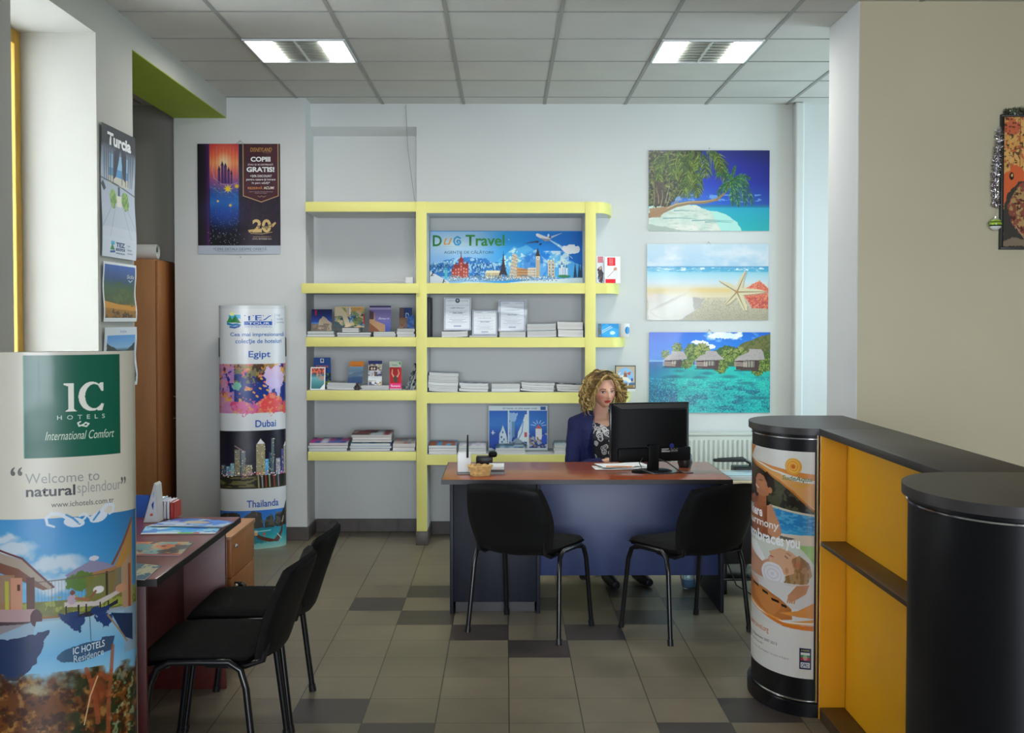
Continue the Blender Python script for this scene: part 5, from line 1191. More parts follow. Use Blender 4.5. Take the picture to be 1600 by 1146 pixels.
c2_ = Cv(0, 0, 100, 166, 170, 'D0D6E0'); c2_.C[:int(140/166*c2_.ny)] = c.C[np.clip((np.linspace(0, 1, int(140/166*c2_.ny))*(c.ny-1)).astype(int), 0, c.ny-1)]; c2_.T = c.T
c2_.text('TEZ', 38, 64, 146, 152, '1c3c78', .04); c2_.rect(38, 153.5, 64, 157, '1c3c78'); c2_.text('TOUR', 40, 62, 154, 156.6, 'E8ECF0'); c2_.text('www.tez-tour.com', 38, 64, 158.5, 161, '406090')
c2_.rect(24, 145, 34, 150, '48B0D8'); c2_.poly([(22, 156), (27, 148), (35, 156)], '2C8C48'); c2_.line([(23, 159), (35, 158)], 2.5, '1450A0')
for k, w_ in enumerate(('high', 'tourism', 'technology')): c2_.text(w_, 72, 72+(8, 13, 16)[k], 147+k*5, 150+k*5, '8090A8')
a1 = zz(158, 193); 
left_poster(c2_, 5.965, 6.50, zz(159, 400).z, zz(158, 192).z, 'tall seaside terrace poster headed Turcia, top of three on the left wall')
c = Cv(0, 0, 100, 120, 150, 'DCE0E4')
c.vg([(6, '2C5CB0'), (30, '1c4c88'), (50, '2c5848'), (70, '304c24'), (84, '3c4018'), (86, 'B07828'), (118, '8c6428')], (c.X > 4) & (c.X < 96) & (c.Y > 5) & (c.Y < 112))
c.put((c.Y > 40) & (c.Y < 84) & (c.X > 4) & (c.X < 96) & (c.n(9, 4, 3) > .55), '48602c', .8); c.put((c.Y > 86) & (c.Y < 112) & (c.X > 4) & (c.X < 96) & (c.n(6, 6, 3) > .55), '3c2818', .85)
c.poly([(4, 78), (40, 84), (96, 90), (96, 98), (4, 92)], 'C8882C'); c.text('Sicilia', 70, 92, 22, 30, 'E8ECF4', 0, .2); c.line([(76, 34), (82, 37), (88, 33)], 1.6, 'E8ECF4')
left_poster(c, 5.975, 6.50, zz(159, 503).z, zz(159, 408).z, 'small landscape poster with golden fields, middle of three on the left wall')
c = Cv(0, 0, 100, 120, 130, 'CCD4DC')
c.vg([(14, '3C8CD8'), (40, '88B8DC'), (48, '2c4c58'), (110, '1c3c48')], (c.X > 8) & (c.X < 94) & (c.Y > 16) & (c.Y < 112))
c.poly([(8, 30), (40, 44), (60, 50), (94, 30), (94, 112), (8, 112)], '1c3430', 1, 3, 10, 3); c.text('Italia', 46, 66, 6, 11, '6c90b8')
left_poster(c, 5.985, 6.50, zz(160, 610).z, zz(160, 512).z, 'small poster of a mountain lake, lowest of three on the left wall')
# ------------------------------------------------------------------ brochures, catalogues and papers on the shelves
def blotch(n, pal, seed, w=60, h=80, base='20407c', sc=14):
    c = Cv(0, 0, w, h, n, base)
    for k, q in enumerate(pal): c.put(c.n(sc, seed+k*3, 3) > .50+.03*k, q, .9)
    return c
def card(name, cv, x0, x1, yt, key, label, Y=8.66, base=0.0, lean=.03, skew=0.0, group=None, cat='brochure', gain=1.2, thick=.006):
    a, b = at(x0, yt, Y=Y), at(x1, yt, Y=Y); z0 = SHELF[key]+base+.001
    fn = flatfn((a.x, Y-lean, z0), (b.x-a.x, 0, 0), (skew, lean, a.z-z0))
    return tag(sheet(name, cv, fn, None, 'matt_print', gain=gain, back=thick), label, cat, group)
def mag_mesh(w, d, t, curl, cover, seed, tilt=0.0):
    """one catalogue: cover on top, pages at the edges; origin at its front bottom centre"""
    rs = np.random.RandomState(seed); nx, ny = 13, 5
    xs = np.linspace(-w/2, w/2, nx); ys = np.linspace(0, d, ny); V, F, C = [], [], []
    bend = lambda x, y: abs(curl)*((x/w+.5) if curl > 0 else (.5-x/w))**3+tilt*y
    def addgrid(z, cols, flip):
        b = len(V)
        for j, y in enumerate(ys):
            for i, x in enumerate(xs): V.append((x, y, z+bend(x, y))); C.append(cols(i, j))
        for j in range(ny-1):
            for i in range(nx-1):
                q = [b+j*nx+i, b+j*nx+i+1, b+(j+1)*nx+i+1, b+(j+1)*nx+i]; F.append(q[::-1] if flip else q)
    pc = [hx(cover[rs.randint(len(cover))]) for _ in range(nx*ny)]
    addgrid(t, lambda i, j: pc[(i//2)*ny+j//2], False); addgrid(0, lambda i, j: hx('D0D0CE'), True)
    per = [(x, 0) for x in xs]+[(w/2, y) for y in ys[1:]]+[(x, d) for x in xs[::-1][1:]]+[(-w/2, y) for y in ys[::-1][1:-1]]
    n = len(per); pg = hx('DCDCDA')*(.88+.12*rs.rand()); cvc = hx(cover[0])
    lv = [(0, cvc), (.08, cvc), (.081, pg), (.5, pg*.94), (.92, pg), (.921, cvc), (1, cvc)]
    b = len(V)
    for f_, col in lv:
        for (x, y) in per: V.append((x, y, t*f_+bend(x, y))); C.append(col)
    for k in range(len(lv)-1):
        for i in range(n): j = (i+1) % n; F.append([b+k*n+i, b+k*n+j, b+(k+1)*n+j, b+(k+1)*n+i])
    me = bpy.data.meshes.new('catalogue'); me.from_pydata(V, [], F)
    a = me.color_attributes.new('Col', 'FLOAT_COLOR', 'POINT')
    a.data.foreach_set('color', np.hstack([np.clip(lin(np.clip(np.array(C), 0, 1)), 0, .85), np.ones((len(C), 1))]).astype(np.float32).ravel())
    me.materials.append(MATS['matt_print']); return me
ORD = ['topmost', 'second from the top', 'third from the top', 'fourth from the top', 'fifth from the top', 'sixth from the top', 'lowest']
def stack(key, x0, x1, hpx, n, cover, what, where, Y=8.56, base=0.0, curl=0.0, tilt=0.0, d=.21, seed=1, cat='catalogue'):
    a, b = at(x0, 600, Y=Y), at(x1, 600, Y=Y); w = b.x-a.x; H = hpx*Y/F_PX; t = (H-tilt*.05)/n; rs = random.Random(seed)
    for k in range(n):
        me = mag_mesh(w*rs.uniform(.94, 1.0), d, t*.94, curl, cover if isinstance(cover[0], str) else cover[k % len(cover)], seed*10+k, tilt)
        o = link('catalogue', me, None, True); o.location = ((a.x+b.x)/2+rs.uniform(-.004, .004), Y+rs.uniform(0, .010 if not tilt else .002), SHELF[key]+base+.0008+k*t)
        i = n-1-k; wd = 'single' if n == 1 else ('lowest' if k == 0 else ORD[i])
        tag(o, f'{what}, {wd} {where}' if n > 1 else f'{what} {where}', cat, f'{what}s {where}' if n > 1 else None)
WH = ['D8DCE0', 'C8CCD0']; TL = ['9CB4B8', 'D0D8D8']; MX = ['5c6c80', 'C8C0B0', '784838', '889ca8']
# left bay, first full shelf
stack('LB', 479, 522, 9, 2, [['486068'], ['90B0A8', 'D0D8D4']], 'pale catalogue', 'of the pile under the rock brochure', seed=2)
stack('LB', 526, 580, 7, 2, [['806050', 'B0A898'], ['5c6880', '9c8c7c']], 'thin catalogue', 'of the wide pile under the coast brochure', seed=3)
stack('LB', 535, 562, 7, 2, [['404860', '6c5850'], ['7c4c44', '888070']], 'small booklet', 'on the wide pile under the coast brochure', base=7*8.56/F_PX+.001, seed=4)
stack('LB', 583, 618, 8, 3, [['3c4844'], ['7c8c88'], ['98A8A0', '607470']], 'grey green catalogue', 'of the pile under the violet brochure', seed=5)
stack('LB', 620, 648, 13, 3, [['D8DCDC'], ['B8BCC0'], ['C8C8CC']], 'white catalogue', 'of the pile under the dark blue booklets', seed=6)
b0 = 9*8.56/F_PX+.001
c = Cv(0, 0, 60, 70, 90, '101c50'); c.vg([(0, '0c1444'), (40, '1c3c90'), (46, '3c78b8'), (50, '7c6c60')]); c.poly([(18, 70), (22, 34), (32, 22), (44, 28), (52, 40), (60, 46), (60, 70)], 'A0907C', 1, 4, 10); c.put((c.Y > 46) & (c.n(7, 3) > .5), '60544c', .7); c.rect(10, 3, 15, 20, 'A02030')
card('brochure', c, 487, 519, 483.5, 'LB', 'brochure of a pale rock under a night blue sky on the left bay shelf', 8.66, b0)
c = blotch(100, ['3c6c98', 'C8A878', '7c8c58', '304858'], 4, 90, 70, '98A8B0'); c.rect(0, 0, 90, 3, 'D8B880'); c.rect(44, 3, 48, 26, 'E0D8C8'); c.rect(50, 2, 88, 14, 'C88C48', .8); c.poly([(0, 0), (18, 0), (34, 20), (50, 66), (36, 70), (22, 30), (0, 34)], 'C8B898', 1, 2, 10); c.rect(86, 24, 90, 60, 'B02830'); c.ell(68, 46, 16, 12, '5c7048', .8, jit=6)
card('brochure', c, 523, 570, 479.5, 'LB', 'wide open brochure of an island coast with a curled page, left bay shelf', 8.68, 14*8.56/F_PX+.003)
c = Cv(0, 0, 60, 76, 90, '5c5c98'); c.vg([(0, '5c5488'), (30, '7c70a8'), (76, '3c50a0')]); c.rect(0, 0, 60, 5, '342c5c'); c.rect(0, 5, 60, 12, '9c90b8'); c.poly([(0, 14), (14, 20), (16, 44), (44, 56), (44, 76), (0, 76)], 'A88460'); c.poly([(0, 14), (12, 18), (12, 40), (0, 40)], '4c3440'); c.poly([(0, 50), (22, 68), (30, 76), (0, 76)], '7c4c30'); c.text('Amarit', 24, 56, 34, 41, 'D0C8E0', 0, .3)
card('brochure', c, 577.5, 611, 478, 'LB', 'violet brochure with sandstone steps on the left bay shelf', 8.66, 8*8.56/F_PX+.001)
c = Cv(0, 0, 40, 70, 60, '20386c'); c.rect(0, 0, 14, 70, '5c4848'); c.put((c.Y > 34) & (c.X < 26) & (c.n(6, 4) > .3), '7c5c44'); c.text('D', 20, 30, 18, 34, 'C0D0E8')
card('booklet', c, 624, 644, 481, 'LB', 'dark blue booklet with a letter D on the left bay shelf', 8.68, 13*8.56/F_PX+.001, cat='booklet')
c = blotch(40, ['2c5c9c', '1c3c70'], 6, 30, 50, '24488c'); card('booklet', c, 636, 647, 493, 'LB', 'small bright blue booklet leaning before the dark blue one', 8.63, 13*8.56/F_PX+.001, cat='booklet')
# second shelf
c = Cv(0, 0, 60, 84, 90, '1C4890'); c.rect(24, 3, 36, 14, 'E0E0D8'); c.ell(30, 8, 4, 4, '304878'); c.text('ROMANIA', 8, 52, 21, 28, 'D87838', .02); c.put((c.Y > 42) & (c.n(8, 5) > .5), '70882c'); c.put((c.Y > 42) & (c.n(8, 9) > .6), '203018')
card('brochure', c, 492, 518.5, 559, 'LC', 'tall blue brochure headed Romania behind the white-edged card', 8.74, skew=-.01)
c = Cv(0, 0, 60, 84, 90, '3C8098'); c.vg([(0, '1c1c3c'), (18, 'B04838'), (24, '2c4c60'), (40, '68A8B0'), (84, '2c6468')]); c.put((c.Y < 26) & (c.n(6, 3) > .5), 'D86848'); c.put((c.Y > 26) & (c.Y < 50) & (c.n(9, 4) > .5) & (c.X > 24), 'B08878'); c.poly([(56, 62), (56, 84), (36, 84)], 'E0E4E0'); c.line([(2, 2), (58, 2), (58, 82), (2, 82), (2, 2)], 4, 'ECECEC')
card('picture_card', c, 485.5, 508.5, 574, 'LC', 'small white-edged card of a turquoise bay on the lower left bay shelf', 8.60, cat='picture card')
stack('LC', 510, 556, 10, 3, [WH, TL, WH], 'white catalogue', 'of the loose pile by the picture card', seed=12, curl=-.004, Y=8.6)
c = Cv(0, 0, 50, 84, 80, '5c7c98'); c.vg([(0, 'E88828'), (19, 'E08020'), (20, '7CA0B8'), (36, '6c8ca4'), (50, '90A8B8'), (60, '3c5c80'), (84, '24406c')]); c.poly([(0, 50), (30, 40), (50, 36), (50, 50), (0, 62)], '5c7890', .8, 3, 10); c.text('Marmara', 10, 40, 14, 18, 'A85820')
card('brochure', c, 543.5, 566, 565, 'LC', 'narrow brochure with an orange top over grey sea, lower left bay shelf', 8.70, 10*8.6/F_PX-.006, skew=.015)
fx = at(558, 606, Y=8.57)
t = thing('figurine', 'tiny dark kneeling figurine in front of the orange-topped brochure', 'figurine', (fx.x, 8.565, SHELF['LC']))
obj('figure', MB().lathe([(0, 0), (.018, 0), (.02, .008), (.012, .02), (.014, .03), (.006, .038), (0, .038)], 14).ball((.002, -.002, .044), .009).tube([(-.012, 0, .028), (-.022, -.006, .016), (-.014, -.012, .008)], .004, 6), mat('dark_bronze', (70, 58, 60), .5, .4, var=.2, scale=60), t, local=True)
stack('LC', 564, 608, 6, 2, [WH, ['F0F0F0', 'E4E8EC']], 'white leaflet', 'of the flat pair under the photo collage', seed=13, Y=8.58)
c = blotch(60, ['B8A880', '304070', 'E0E0E4', '7c5c48'], 14, 50, 90, 'D8D8DC', 9); c.rect(0, 0, 50, 12, '28306c'); c.rect(4, 20, 32, 36, '301c18'); c.ell(13, 29, 4, 5, 'F0C8B8'); c.ell(23, 29, 4, 5, 'F0C8B8'); c.rect(0, 60, 50, 74, 'D8E0EC'); 
for y in (18, 37, 58, 76): c.rect(0, y, 50, y+2, 'E8E8EC')
card('brochure', c, 575.5, 597, 564, 'LC', 'narrow photo collage brochure on the lower left bay shelf', 8.70, 6*8.58/F_PX+.001)
c = Cv(0, 0, 50, 94, 80, 'C8D4C0'); c.rect(0, 20, 50, 90, 'D0182C'); c.rect(2, 20, 42, 72, 'B01420'); c.line([(12, 28), (10, 40), (16, 50), (22, 54)], 4, 'D0A880', 1, 6); c.line([(36, 28), (40, 40), (34, 50), (26, 54)], 4, 'D0A880', 1, 6); c.ell(24, 60, 8, 12, '4c4038', 1, 0, 3, 5); c.text('Teleorman', 10, 34, 9, 15, '50685c'); c.rect(0, 74, 50, 92, 'E0307c'); c.text('Romania', 6, 44, 79, 86, 'F8E0E8', .01); c.poly([(38, 4), (48, 2), (46, 14)], '60A060')
card('brochure', c, 609.5, 628, 565, 'LC', 'red brochure with a horned emblem on the lower left bay shelf', 8.66, skew=-.005)
for k, (xa, tx, lb_) in enumerate(((634, .10, 'dark leaning brochure farthest left of three beside the post'), (639, .07, 'dark leaning brochure in the middle of three beside the post'), (644, .045, 'dark leaning brochure nearest the post'))):
    c = blotch(30, ['6c7c80', '30383c', 'A8ACA8'], 20+k, 30, 90, '20242c', 12); c.rect(27.5, 0, 30, 90, 'E0E0E0')
    q = at(xa, 609, Y=8.62+k*.02); fn = flatfn((q.x, 8.59+k*.03, SHELF['LC']+.001), (.035 if k < 2 else .02, .02, 0), (min(tx, .10-.032*k*1.0) if k else .062, .02, .19-.015*k))
    tag(sheet('brochure', c, fn, None, 'matt_print', gain=1.1, back=.004), lb_, 'brochure', 'dark brochures leaning on the post')
# third shelf: colourful magazines with raised covers
PK = ['B03C88', '5c6cb0', 'D0D8E0', '3050A0']; BL = ['4c9cd0', 'A8C8DC', '2c68b0']; RD = ['C88C80', 'C8C0BC', '98A0AC']
stack('LD', 481, 544, 14, 3, [['8CA0A0', 'A8B0A8'], ['708890', 'C8D0D0'], PK], 'colourful magazine', 'of the pink pile, third left shelf', seed=31, tilt=.10, d=.2)
stack('LD', 546, 611, 13, 3, [['3c3c44', 'B8C0C8'], BL, ['7CA8C8', 'B8C8D0', '4c88b8']], 'blue magazine', 'of the middle pile, third left shelf', seed=32, tilt=.10, d=.2)
stack('LD', 549, 612, 13, 3, [['403050', 'C8B8B8'], ['C8A0A0', '604858'], ['A8988c', '882838', 'B8C8D0', '50403c']], 'glossy magazine', 'topping the middle pile, third left shelf', base=13.5*8.56/F_PX, seed=33, tilt=.10, d=.19)
stack('LD', 613, 648, 13, 2, [['A8ACB4', 'C8C0BC'], RD], 'reddish magazine', 'beside the post, third left shelf', seed=34, tilt=.12, d=.19)
# right bay: certificates and catalogues
def cert(x0, x1, yt, base, label, Y, framed=False, shine=0):
    c = Cv(0, 0, 60, 78, 110, 'D8DCE8'); c.line([(2, 2), (58, 2), (58, 76), (2, 76), (2, 2)], 1.4 if not framed else 2.4, '8890A8')
    if not framed: c.ell(30, 7, 5, 5.5, '282c3c'); c.ell(30, 6.5, 2.5, 3, 'A0A8B8')
    c.text('GUVERNUL', 6, 24, 6, 8.5, '60687c'); c.text('ROMÂNIEI', 37, 54, 6, 8.5, '60687c'); c.text('AUTORITATEA NAŢIONALĂ PENTRU TURISM', 5, 55, 17, 19.5, '70788c'); c.text('CERTIFICAT' if not framed else 'LICENŢĂ', 14, 46, 23, 26.5, '505870')
    for k in range(10): w_ = 6+((k*7) % 5)*3; c.rect(w_, 31+k*3.4, 60-w_, 31.8+k*3.4, 'A0A8B8')
    c.text('Duo Travel', 20, 40, 34, 37.5, '404868'); c.rect(22, 66, 38, 70, 'A0A8C0')
    return card('certificate', c, x0, x1, yt, 'RB', label, Y, base, .035, cat='certificate', thick=.002 if not framed else .008)
k_ = 8.56/F_PX
stack('RB', 690, 732, 9, 1, [WH], 'open white book', 'under the sealed certificate', seed=41, curl=.006, d=.18)
cert(694, 736, 465.5, 9*k_+.008, 'sealed white certificate standing on the open book', 8.66)
cert(738, 777, 485, 3*k_, 'low dark-edged licence sheet between two certificates', 8.64, True)
stack('RB', 734, 778, 3, 1, [['3c4c60']], 'thin blue-grey folder', 'under the dark-edged licence sheet', seed=42)
stack('RB', 779, 822, 9, 1, [['C0C0BC']], 'thick white catalogue', 'under the plastic-sleeved certificate', seed=43)
o = cert(780, 821, 469.5, 9*k_+.001, 'certificate in a shiny plastic sleeve on a thick catalogue', 8.66, True)
sl = MB(); a_, b_ = at(778, 468.5, Y=8.655), at(824, 517, Y=8.62)
sl.grid(lambda u, v: Vector((a_.x+(b_.x-a_.x)*u, 8.618+.035*v-.004*math.sin(v*9+u), SHELF['RB']+9*k_+.003+(a_.z-SHELF['RB']-9*k_)*v)), 8, 24)
so = obj('plastic_sleeve', sl, mat('clear_sleeve', (235, 240, 250), .12, trans=.0, alpha=.22, var=0, spec=.9), None); so.parent = o; so.matrix_parent_inverse = Matrix.Translation(-o.location)
stack('RB', 823, 870, 21, 2, [['D0D4D8'], ['C0C8D0', 'D8DCDC']], 'thick white catalogue', 'of the pile right of the sleeved certificate', seed=44, curl=.004)
stack('RB', 871, 912, 24, 2, [['C8CCC8'], ['D4D8D4']], 'thick white catalogue', 'of the tall pile against the right post', seed=45, curl=-.004)
q0 = at(668.5, 526, Y=8.6); q1 = at(672.5, 465, Y=8.6)
tag(obj('document_binder', MB().box(q0.x, q1.x+.003, 8.56, 8.80, SHELF['RB']+.001, q1.z, .004), mat('binder_black', (34, 34, 40), .5)), 'thin black binder standing upright against the left post', 'binder')
# banner feet are plain; second right shelf
stack('RC', 669, 716, 29, 6, [WH, ['C8D0D8']], 'white catalogue', 'of the tallest pile, beside the left post', seed=51, curl=-.008)
stack('RC', 718, 763, 13, 3, [['8C98A8', 'C0C8D0'], WH], 'white catalogue', 'of the second pile from the left post', seed=52, curl=-.006)
stack('RC', 767, 812, 12, 2, [['90A0B0', 'C8CCD0'], WH], 'white catalogue', 'of the third pile from the left post', seed=53)
stack('RC', 814, 866, 13, 4, [['404850', 'C8CCD0'], WH], 'white catalogue', 'of the fourth pile from the left post', seed=54, curl=-.010)
stack('RC', 869, 911, 11, 3, [['303840', 'C8CCD0'], WH], 'white catalogue', 'of the pile behind the curly hair', seed=55, curl=-.006)
# lowest right shelf
stack('RD', 669, 714, 14, 3, [WH, ['A06848', 'C8CCD0'], ['3c98c8', 'A85838', '50A8D0']], 'travel magazine', 'beside the left post, lowest shelf', seed=61, tilt=.08)
stack('RD', 716, 760, 13, 3, [WH, ['60a0b0', 'D0D4D8'], ['A0A8C0', 'C8CCD8', 'E0DCE0']], 'pale magazine', 'of the pile behind the router', seed=62, tilt=.05)
stack('RD', 774, 822, 10, 3, [WH, ['90B0C0', '7C98A8'], ['6c90a8', 'A8C0C8', '486878']], 'grey blue magazine', 'before the three-part island card', seed=63, tilt=.05, Y=8.54)
stack('RD', 866, 888, 14, 3, [WH, ['A0B0B8'], ['90B8C0', 'B8C8D0']], 'pale magazine', 'of the pile beside the blazer sleeve', seed=64, tilt=.06)
c = Cv(0, 0, 92, 74, 180, 'D0DCE8')
c.text('Greece, in the eyes only', 22, 76, 2.5, 6.5, '4c6c98', 0, .3); c.rect(81, 1.5, 89, 7, '2c5ca0')
for x0_, x1_ in ((1, 30), (32, 60), (63, 91)): c.vg([(8, '1860B8'), (30, '2878C8'), (45, '1450A8'), (72, '1C3C80')], (c.X > x0_) & (c.X < x1_) & (c.Y > 8) & (c.Y < 70))
c.poly([(1, 22), (20, 20), (30, 26), (30, 34), (1, 30)], '2C70C0'); c.ell(12, 62, 10, 11, '1848B0'); c.poly([(16, 66), (17, 46), (20, 40), (22, 32), (25, 40), (28, 50), (30, 66)], 'C8D8F0'); c.rect(6, 41, 7.5, 48, 'D8E4F4'); c.rect(4, 44, 10, 45.5, 'D8E4F4')
for x_, y_ in ((20, 52), (24, 56), (21, 60), (22, 44)): c.ell(x_, y_, 1.2, 2, '2c60b0')
c.poly([(32, 10), (44, 12), (40, 40), (36, 60), (32, 60)], 'B0CCE8', .8, 3, 6); c.rect(36, 26, 41, 52, '5888A8', .9); c.poly([(52, 30), (57, 14), (60, 14), (60, 60), (44, 60), (46, 44)], 'D0DCEC'); c.line([(54, 26), (52, 44), (46, 56)], 1.5, '6090C8'); c.poly([(32, 62), (44, 54), (60, 62), (60, 70), (32, 70)], '8898A8', 1, 2, 6)
c.put(c.mell(46, 66, 14, 6) & (c.n(5, 3) > .5), '485868'); c.rect(56, 44, 60, 52, 'B84858')
c.rect(73, 38, 83, 56, 'E0E4EC'); c.poly([(73, 38), (78, 31), (83, 38)], 'C85858'); 
for a0 in np.linspace(-2.9, -.2, 6): c.line([(78+5*math.cos(a0), 34+5*math.sin(a0)), (78+12*math.cos(a0), 34+10*math.sin(a0))], .8, 'D8E0E8')
c.put((c.X > 63) & (c.X < 91) & (c.Y > 46) & (c.Y < 70) & (c.n(4, 5) > .5) & ~c.mell(78, 47, 6, 10), 'A8B0BC'); c.put((c.X > 63) & (c.X < 91) & (c.Y > 52) & (c.Y < 70) & (c.n(4, 9) > .6), '907060'); c.ell(87, 56, 4.5, 7, '1C50C0')
card('picture_card', c, 763.5, 855.5, 634.5, 'RD', 'large three-part blue card of white island houses on the lowest shelf', 8.80, .001, .03, cat='picture card', gain=1.25)
# rounded shelf ends right of the post
def card2(x0, x1, yt, key, cv, label, Y=8.58, base=0, cat='brochure'): return card('brochure', cv, x0, x1, yt, key, label, Y, base, .03, cat=cat)
c = Cv(0, 0, 30, 80, 40, 'D8DCE4'); c.rect(4, 2, 26, 20, 'C87880'); c.poly([(4, 36), (18, 28), (26, 50), (24, 80), (6, 76)], '4c4048', 1, 3, 6); c.ell(14, 36, 4, 5, 'D0A088'); c.put((c.Y > 60) & (c.n(5, 3) > .6), 'B0B8C8')
card2(932, 944, 400, 'RA', c, 'narrow brochure of a person in dark clothes right of the post', 8.62)
c = Cv(0, 0, 44, 80, 60, 'ECECF0'); c.rect(8, 3, 30, 28, 'D81C2C'); 
for k in range(4): c.rect(12, 7+k*5, 24, 8.5+k*5, 'F0B0B0')
c.ell(30, 38, 5, 6, 'C89878'); c.poly([(26, 42), (36, 42), (38, 66), (12, 72), (10, 66), (24, 60)], 'D8D8DC', 1, 1, 5); c.line([(8, 62), (32, 36)], 1, '705850'); c.rect(2, 68, 30, 80, 'D81C2C')
card2(944.5, 969, 401, 'RA', c, 'white brochure with red blocks on the upper rounded shelf end', 8.58)
c = Cv(0, 0, 70, 44, 80, '2C90D0'); c.poly([(0, 20), (30, 0), (44, 10), (70, 20), (60, 44), (20, 38)], '3CA0DC'); c.line([(10, 26), (44, 8)], 1.5, 'E8F4FC'); c.line([(14, 30), (48, 12)], 1.5, 'E8F4FC'); c.ell(48, 30, 9, 6, 'C8E4F4', .9); c.put((c.X < 12) & (c.n(5, 3) > .4), '60605c')
card2(934, 967, 506, 'RB', c, 'blue and white folded brochure on the second rounded shelf end', 8.60)
q = at(976, 527, Y=8.6)
t = thing('mug', 'white mug with a blue round mark on the second rounded shelf end', 'mug', (q.x, 8.60, SHELF['RB']))
obj('body', MB().lathe([(0, 0.001), (.034, .001), (.037, .006), (.037, .098), (.034, .1), (.033, .096), (.033, .01), (0, .01)], 28), WPL, t, local=True)
obj('handle', MB().tube([(-.034, .01, .08), (-.055, .015, .075), (-.06, .016, .05), (-.052, .014, .028), (-.034, .01, .025)], .005, 8), WPL, t, local=True)
m = MB(); m.grid(lambda u, v: Vector((.0375*math.sin(.15+1.0*(u*2-1)*math.sqrt(max(0, 1-(2*v-1)**2))*.55+.35), -.0375*math.cos(.15+1.0*(u*2-1)*math.sqrt(max(0, 1-(2*v-1)**2))*.55+.35), .022+.056*v)), 10, 14)
obj('blue_mark', m, mat('mug_blue', (36, 130, 190), .3), t, local=True)
# framed icon
a_, b_ = at(961, 607.5, Y=8.62), at(993, 571.5, Y=8.62)
t = thing('framed_icon', 'small black-framed icon of a rider on a white horse behind the woman', 'picture frame', ((a_.x+b_.x)/2, 8.62, SHELF['RC']))
obj('base_papers', MB().box(a_.x+.005, b_.x-.004, 8.58, 8.7, SHELF['RC']+.001, a_.z-.001), PAP, t)
f = MB(); w_ = .006; f.box(a_.x, b_.x, 8.612, 8.626, a_.z, a_.z+w_).box(a_.x, b_.x, 8.612, 8.626, b_.z-w_, b_.z).box(a_.x, a_.x+w_, 8.612, 8.626, a_.z, b_.z).box(b_.x-w_, b_.x, 8.612, 8.626, a_.z, b_.z).box(a_.x+.001, b_.x-.001, 8.624, 8.628, a_.z+.001, b_.z-.001)
obj('frame', f, BLK, t)
c = Cv(0, 0, 60, 74, 90, 'B8A890'); c.put(c.mell(30, 36, 26, 32), '88B8DC'); c.rect(4, 60, 56, 74, '907848'); c.put((c.Y > 56) & (c.Y < 64), '2C60A0', .7)
c.poly([(14, 34), (20, 28), (40, 40), (50, 52), (44, 58), (30, 48), (18, 50), (12, 44)], 'E8E0D4', 1, 2, 6); c.line([(18, 48), (16, 62)], 3, 'E0D8CC'); c.line([(40, 52), (38, 66)], 3, 'E0D8CC'); c.line([(16, 34), (8, 26), (14, 22)], 3, 'E0D8CC'); c.poly([(24, 36), (26, 22), (34, 22), (36, 38)], '905840', 1, 1, 4); c.ell(29, 19, 3.5, 4, 'C89470'); c.poly([(34, 24), (48, 18), (44, 32)], 'B05848', 1, 2, 4); c.ell(51, 46, 3, 6, '2048A0')
sheet('icon_picture', c, flatfn((a_.x+w_, 8.6115, a_.z+w_), (b_.x-a_.x-2*w_, 0, 0), (0, 0, b_.z-a_.z-2*w_)), t, 'matt_print', gain=1.2)

# ------------------------------------------------------------------ brochures and books on the mahogany desk
def flat4(cv, corners, Z, name, label, cat='brochure', curl=.0, group=None):
    P = [np.array(at(x, y, Z=Z)) for x, y in corners]            # lower left, lower right, upper right, upper left
    def fn(u, v):
        u = np.asarray(u, float)[:, None]; v = np.asarray(v, float)[:, None]
        p = (P[0]*(1-u)+P[1]*u)*(1-v)+(P[3]*(1-u)+P[2]*u)*v; p = p.copy(); p[:, 2] += (curl*np.sin(u*3.1)*(.5+v))[:, 0]
        return p
    return tag(sheet(name, cv, fn, None, 'glossy_print', gain=1.1, back=.0025), label, cat, group)
c = blotch(90, ['40A8E0', 'A8D8F0', '2c78c8'], 3, 100, 60, '3090D8', 26); c.rect(0, 52, 100, 60, 'E8ECE8'); c.rect(50, 52, 74, 60, '80C040'); c.rect(70, 52, 78, 60, 'D03848'); c.ell(24, 20, 8, 6, 'D8ECF4')
flat4(c, [(219.7, 835), (336, 834), (348, 822), (228, 823)], .7535, 'brochure', 'sky blue brochure with a green and red strip, lower of two on the mahogany desk', curl=.002)
c = blotch(90, ['3C90E0', '3c50b0', 'B8C8D8'], 8, 100, 60, '2C78D0', 22); c.ell(52, 28, 18, 12, 'C8B890', .9, jit=5); c.rect(0, 54, 60, 60, 'E0E8F4')
flat4(c, [(231, 822), (347, 823.5), (366, 816), (272, 811)], .761, 'brochure', 'blue brochure with a sandy island, upper of two on the mahogany desk', curl=.004)
c = blotch(90, ['E09040', '78B8B8', 'C8B080', '3c4850'], 5, 100, 60, 'D07848', 18); c.rect(0, 55, 100, 60, 'C02828'); c.ell(30, 24, 16, 14, '60A0A0', .9, jit=6); c.ell(62, 20, 12, 8, 'E07850', 1, jit=3); c.ell(62, 20, 4, 3, '4c2c20'); c.ell(74, 40, 16, 7, '3c3430', .9, jit=3)
flat4(c, [(180, 868), (281, 868), (303, 847), (196, 847)], .7535, 'magazine', 'orange and teal magazine with a red edge on the mahogany desk', 'magazine')
c = blotch(60, ['58A0B0', 'D8D0A8', '2c7090'], 9, 60, 60, 'C8C8A8', 16)
flat4(c, [(176, 903), (226, 906), (252, 884), (196, 879)], .7535, 'brochure', 'cream and teal brochure nearest the camera on the mahogany desk')
yb_ = 5.19
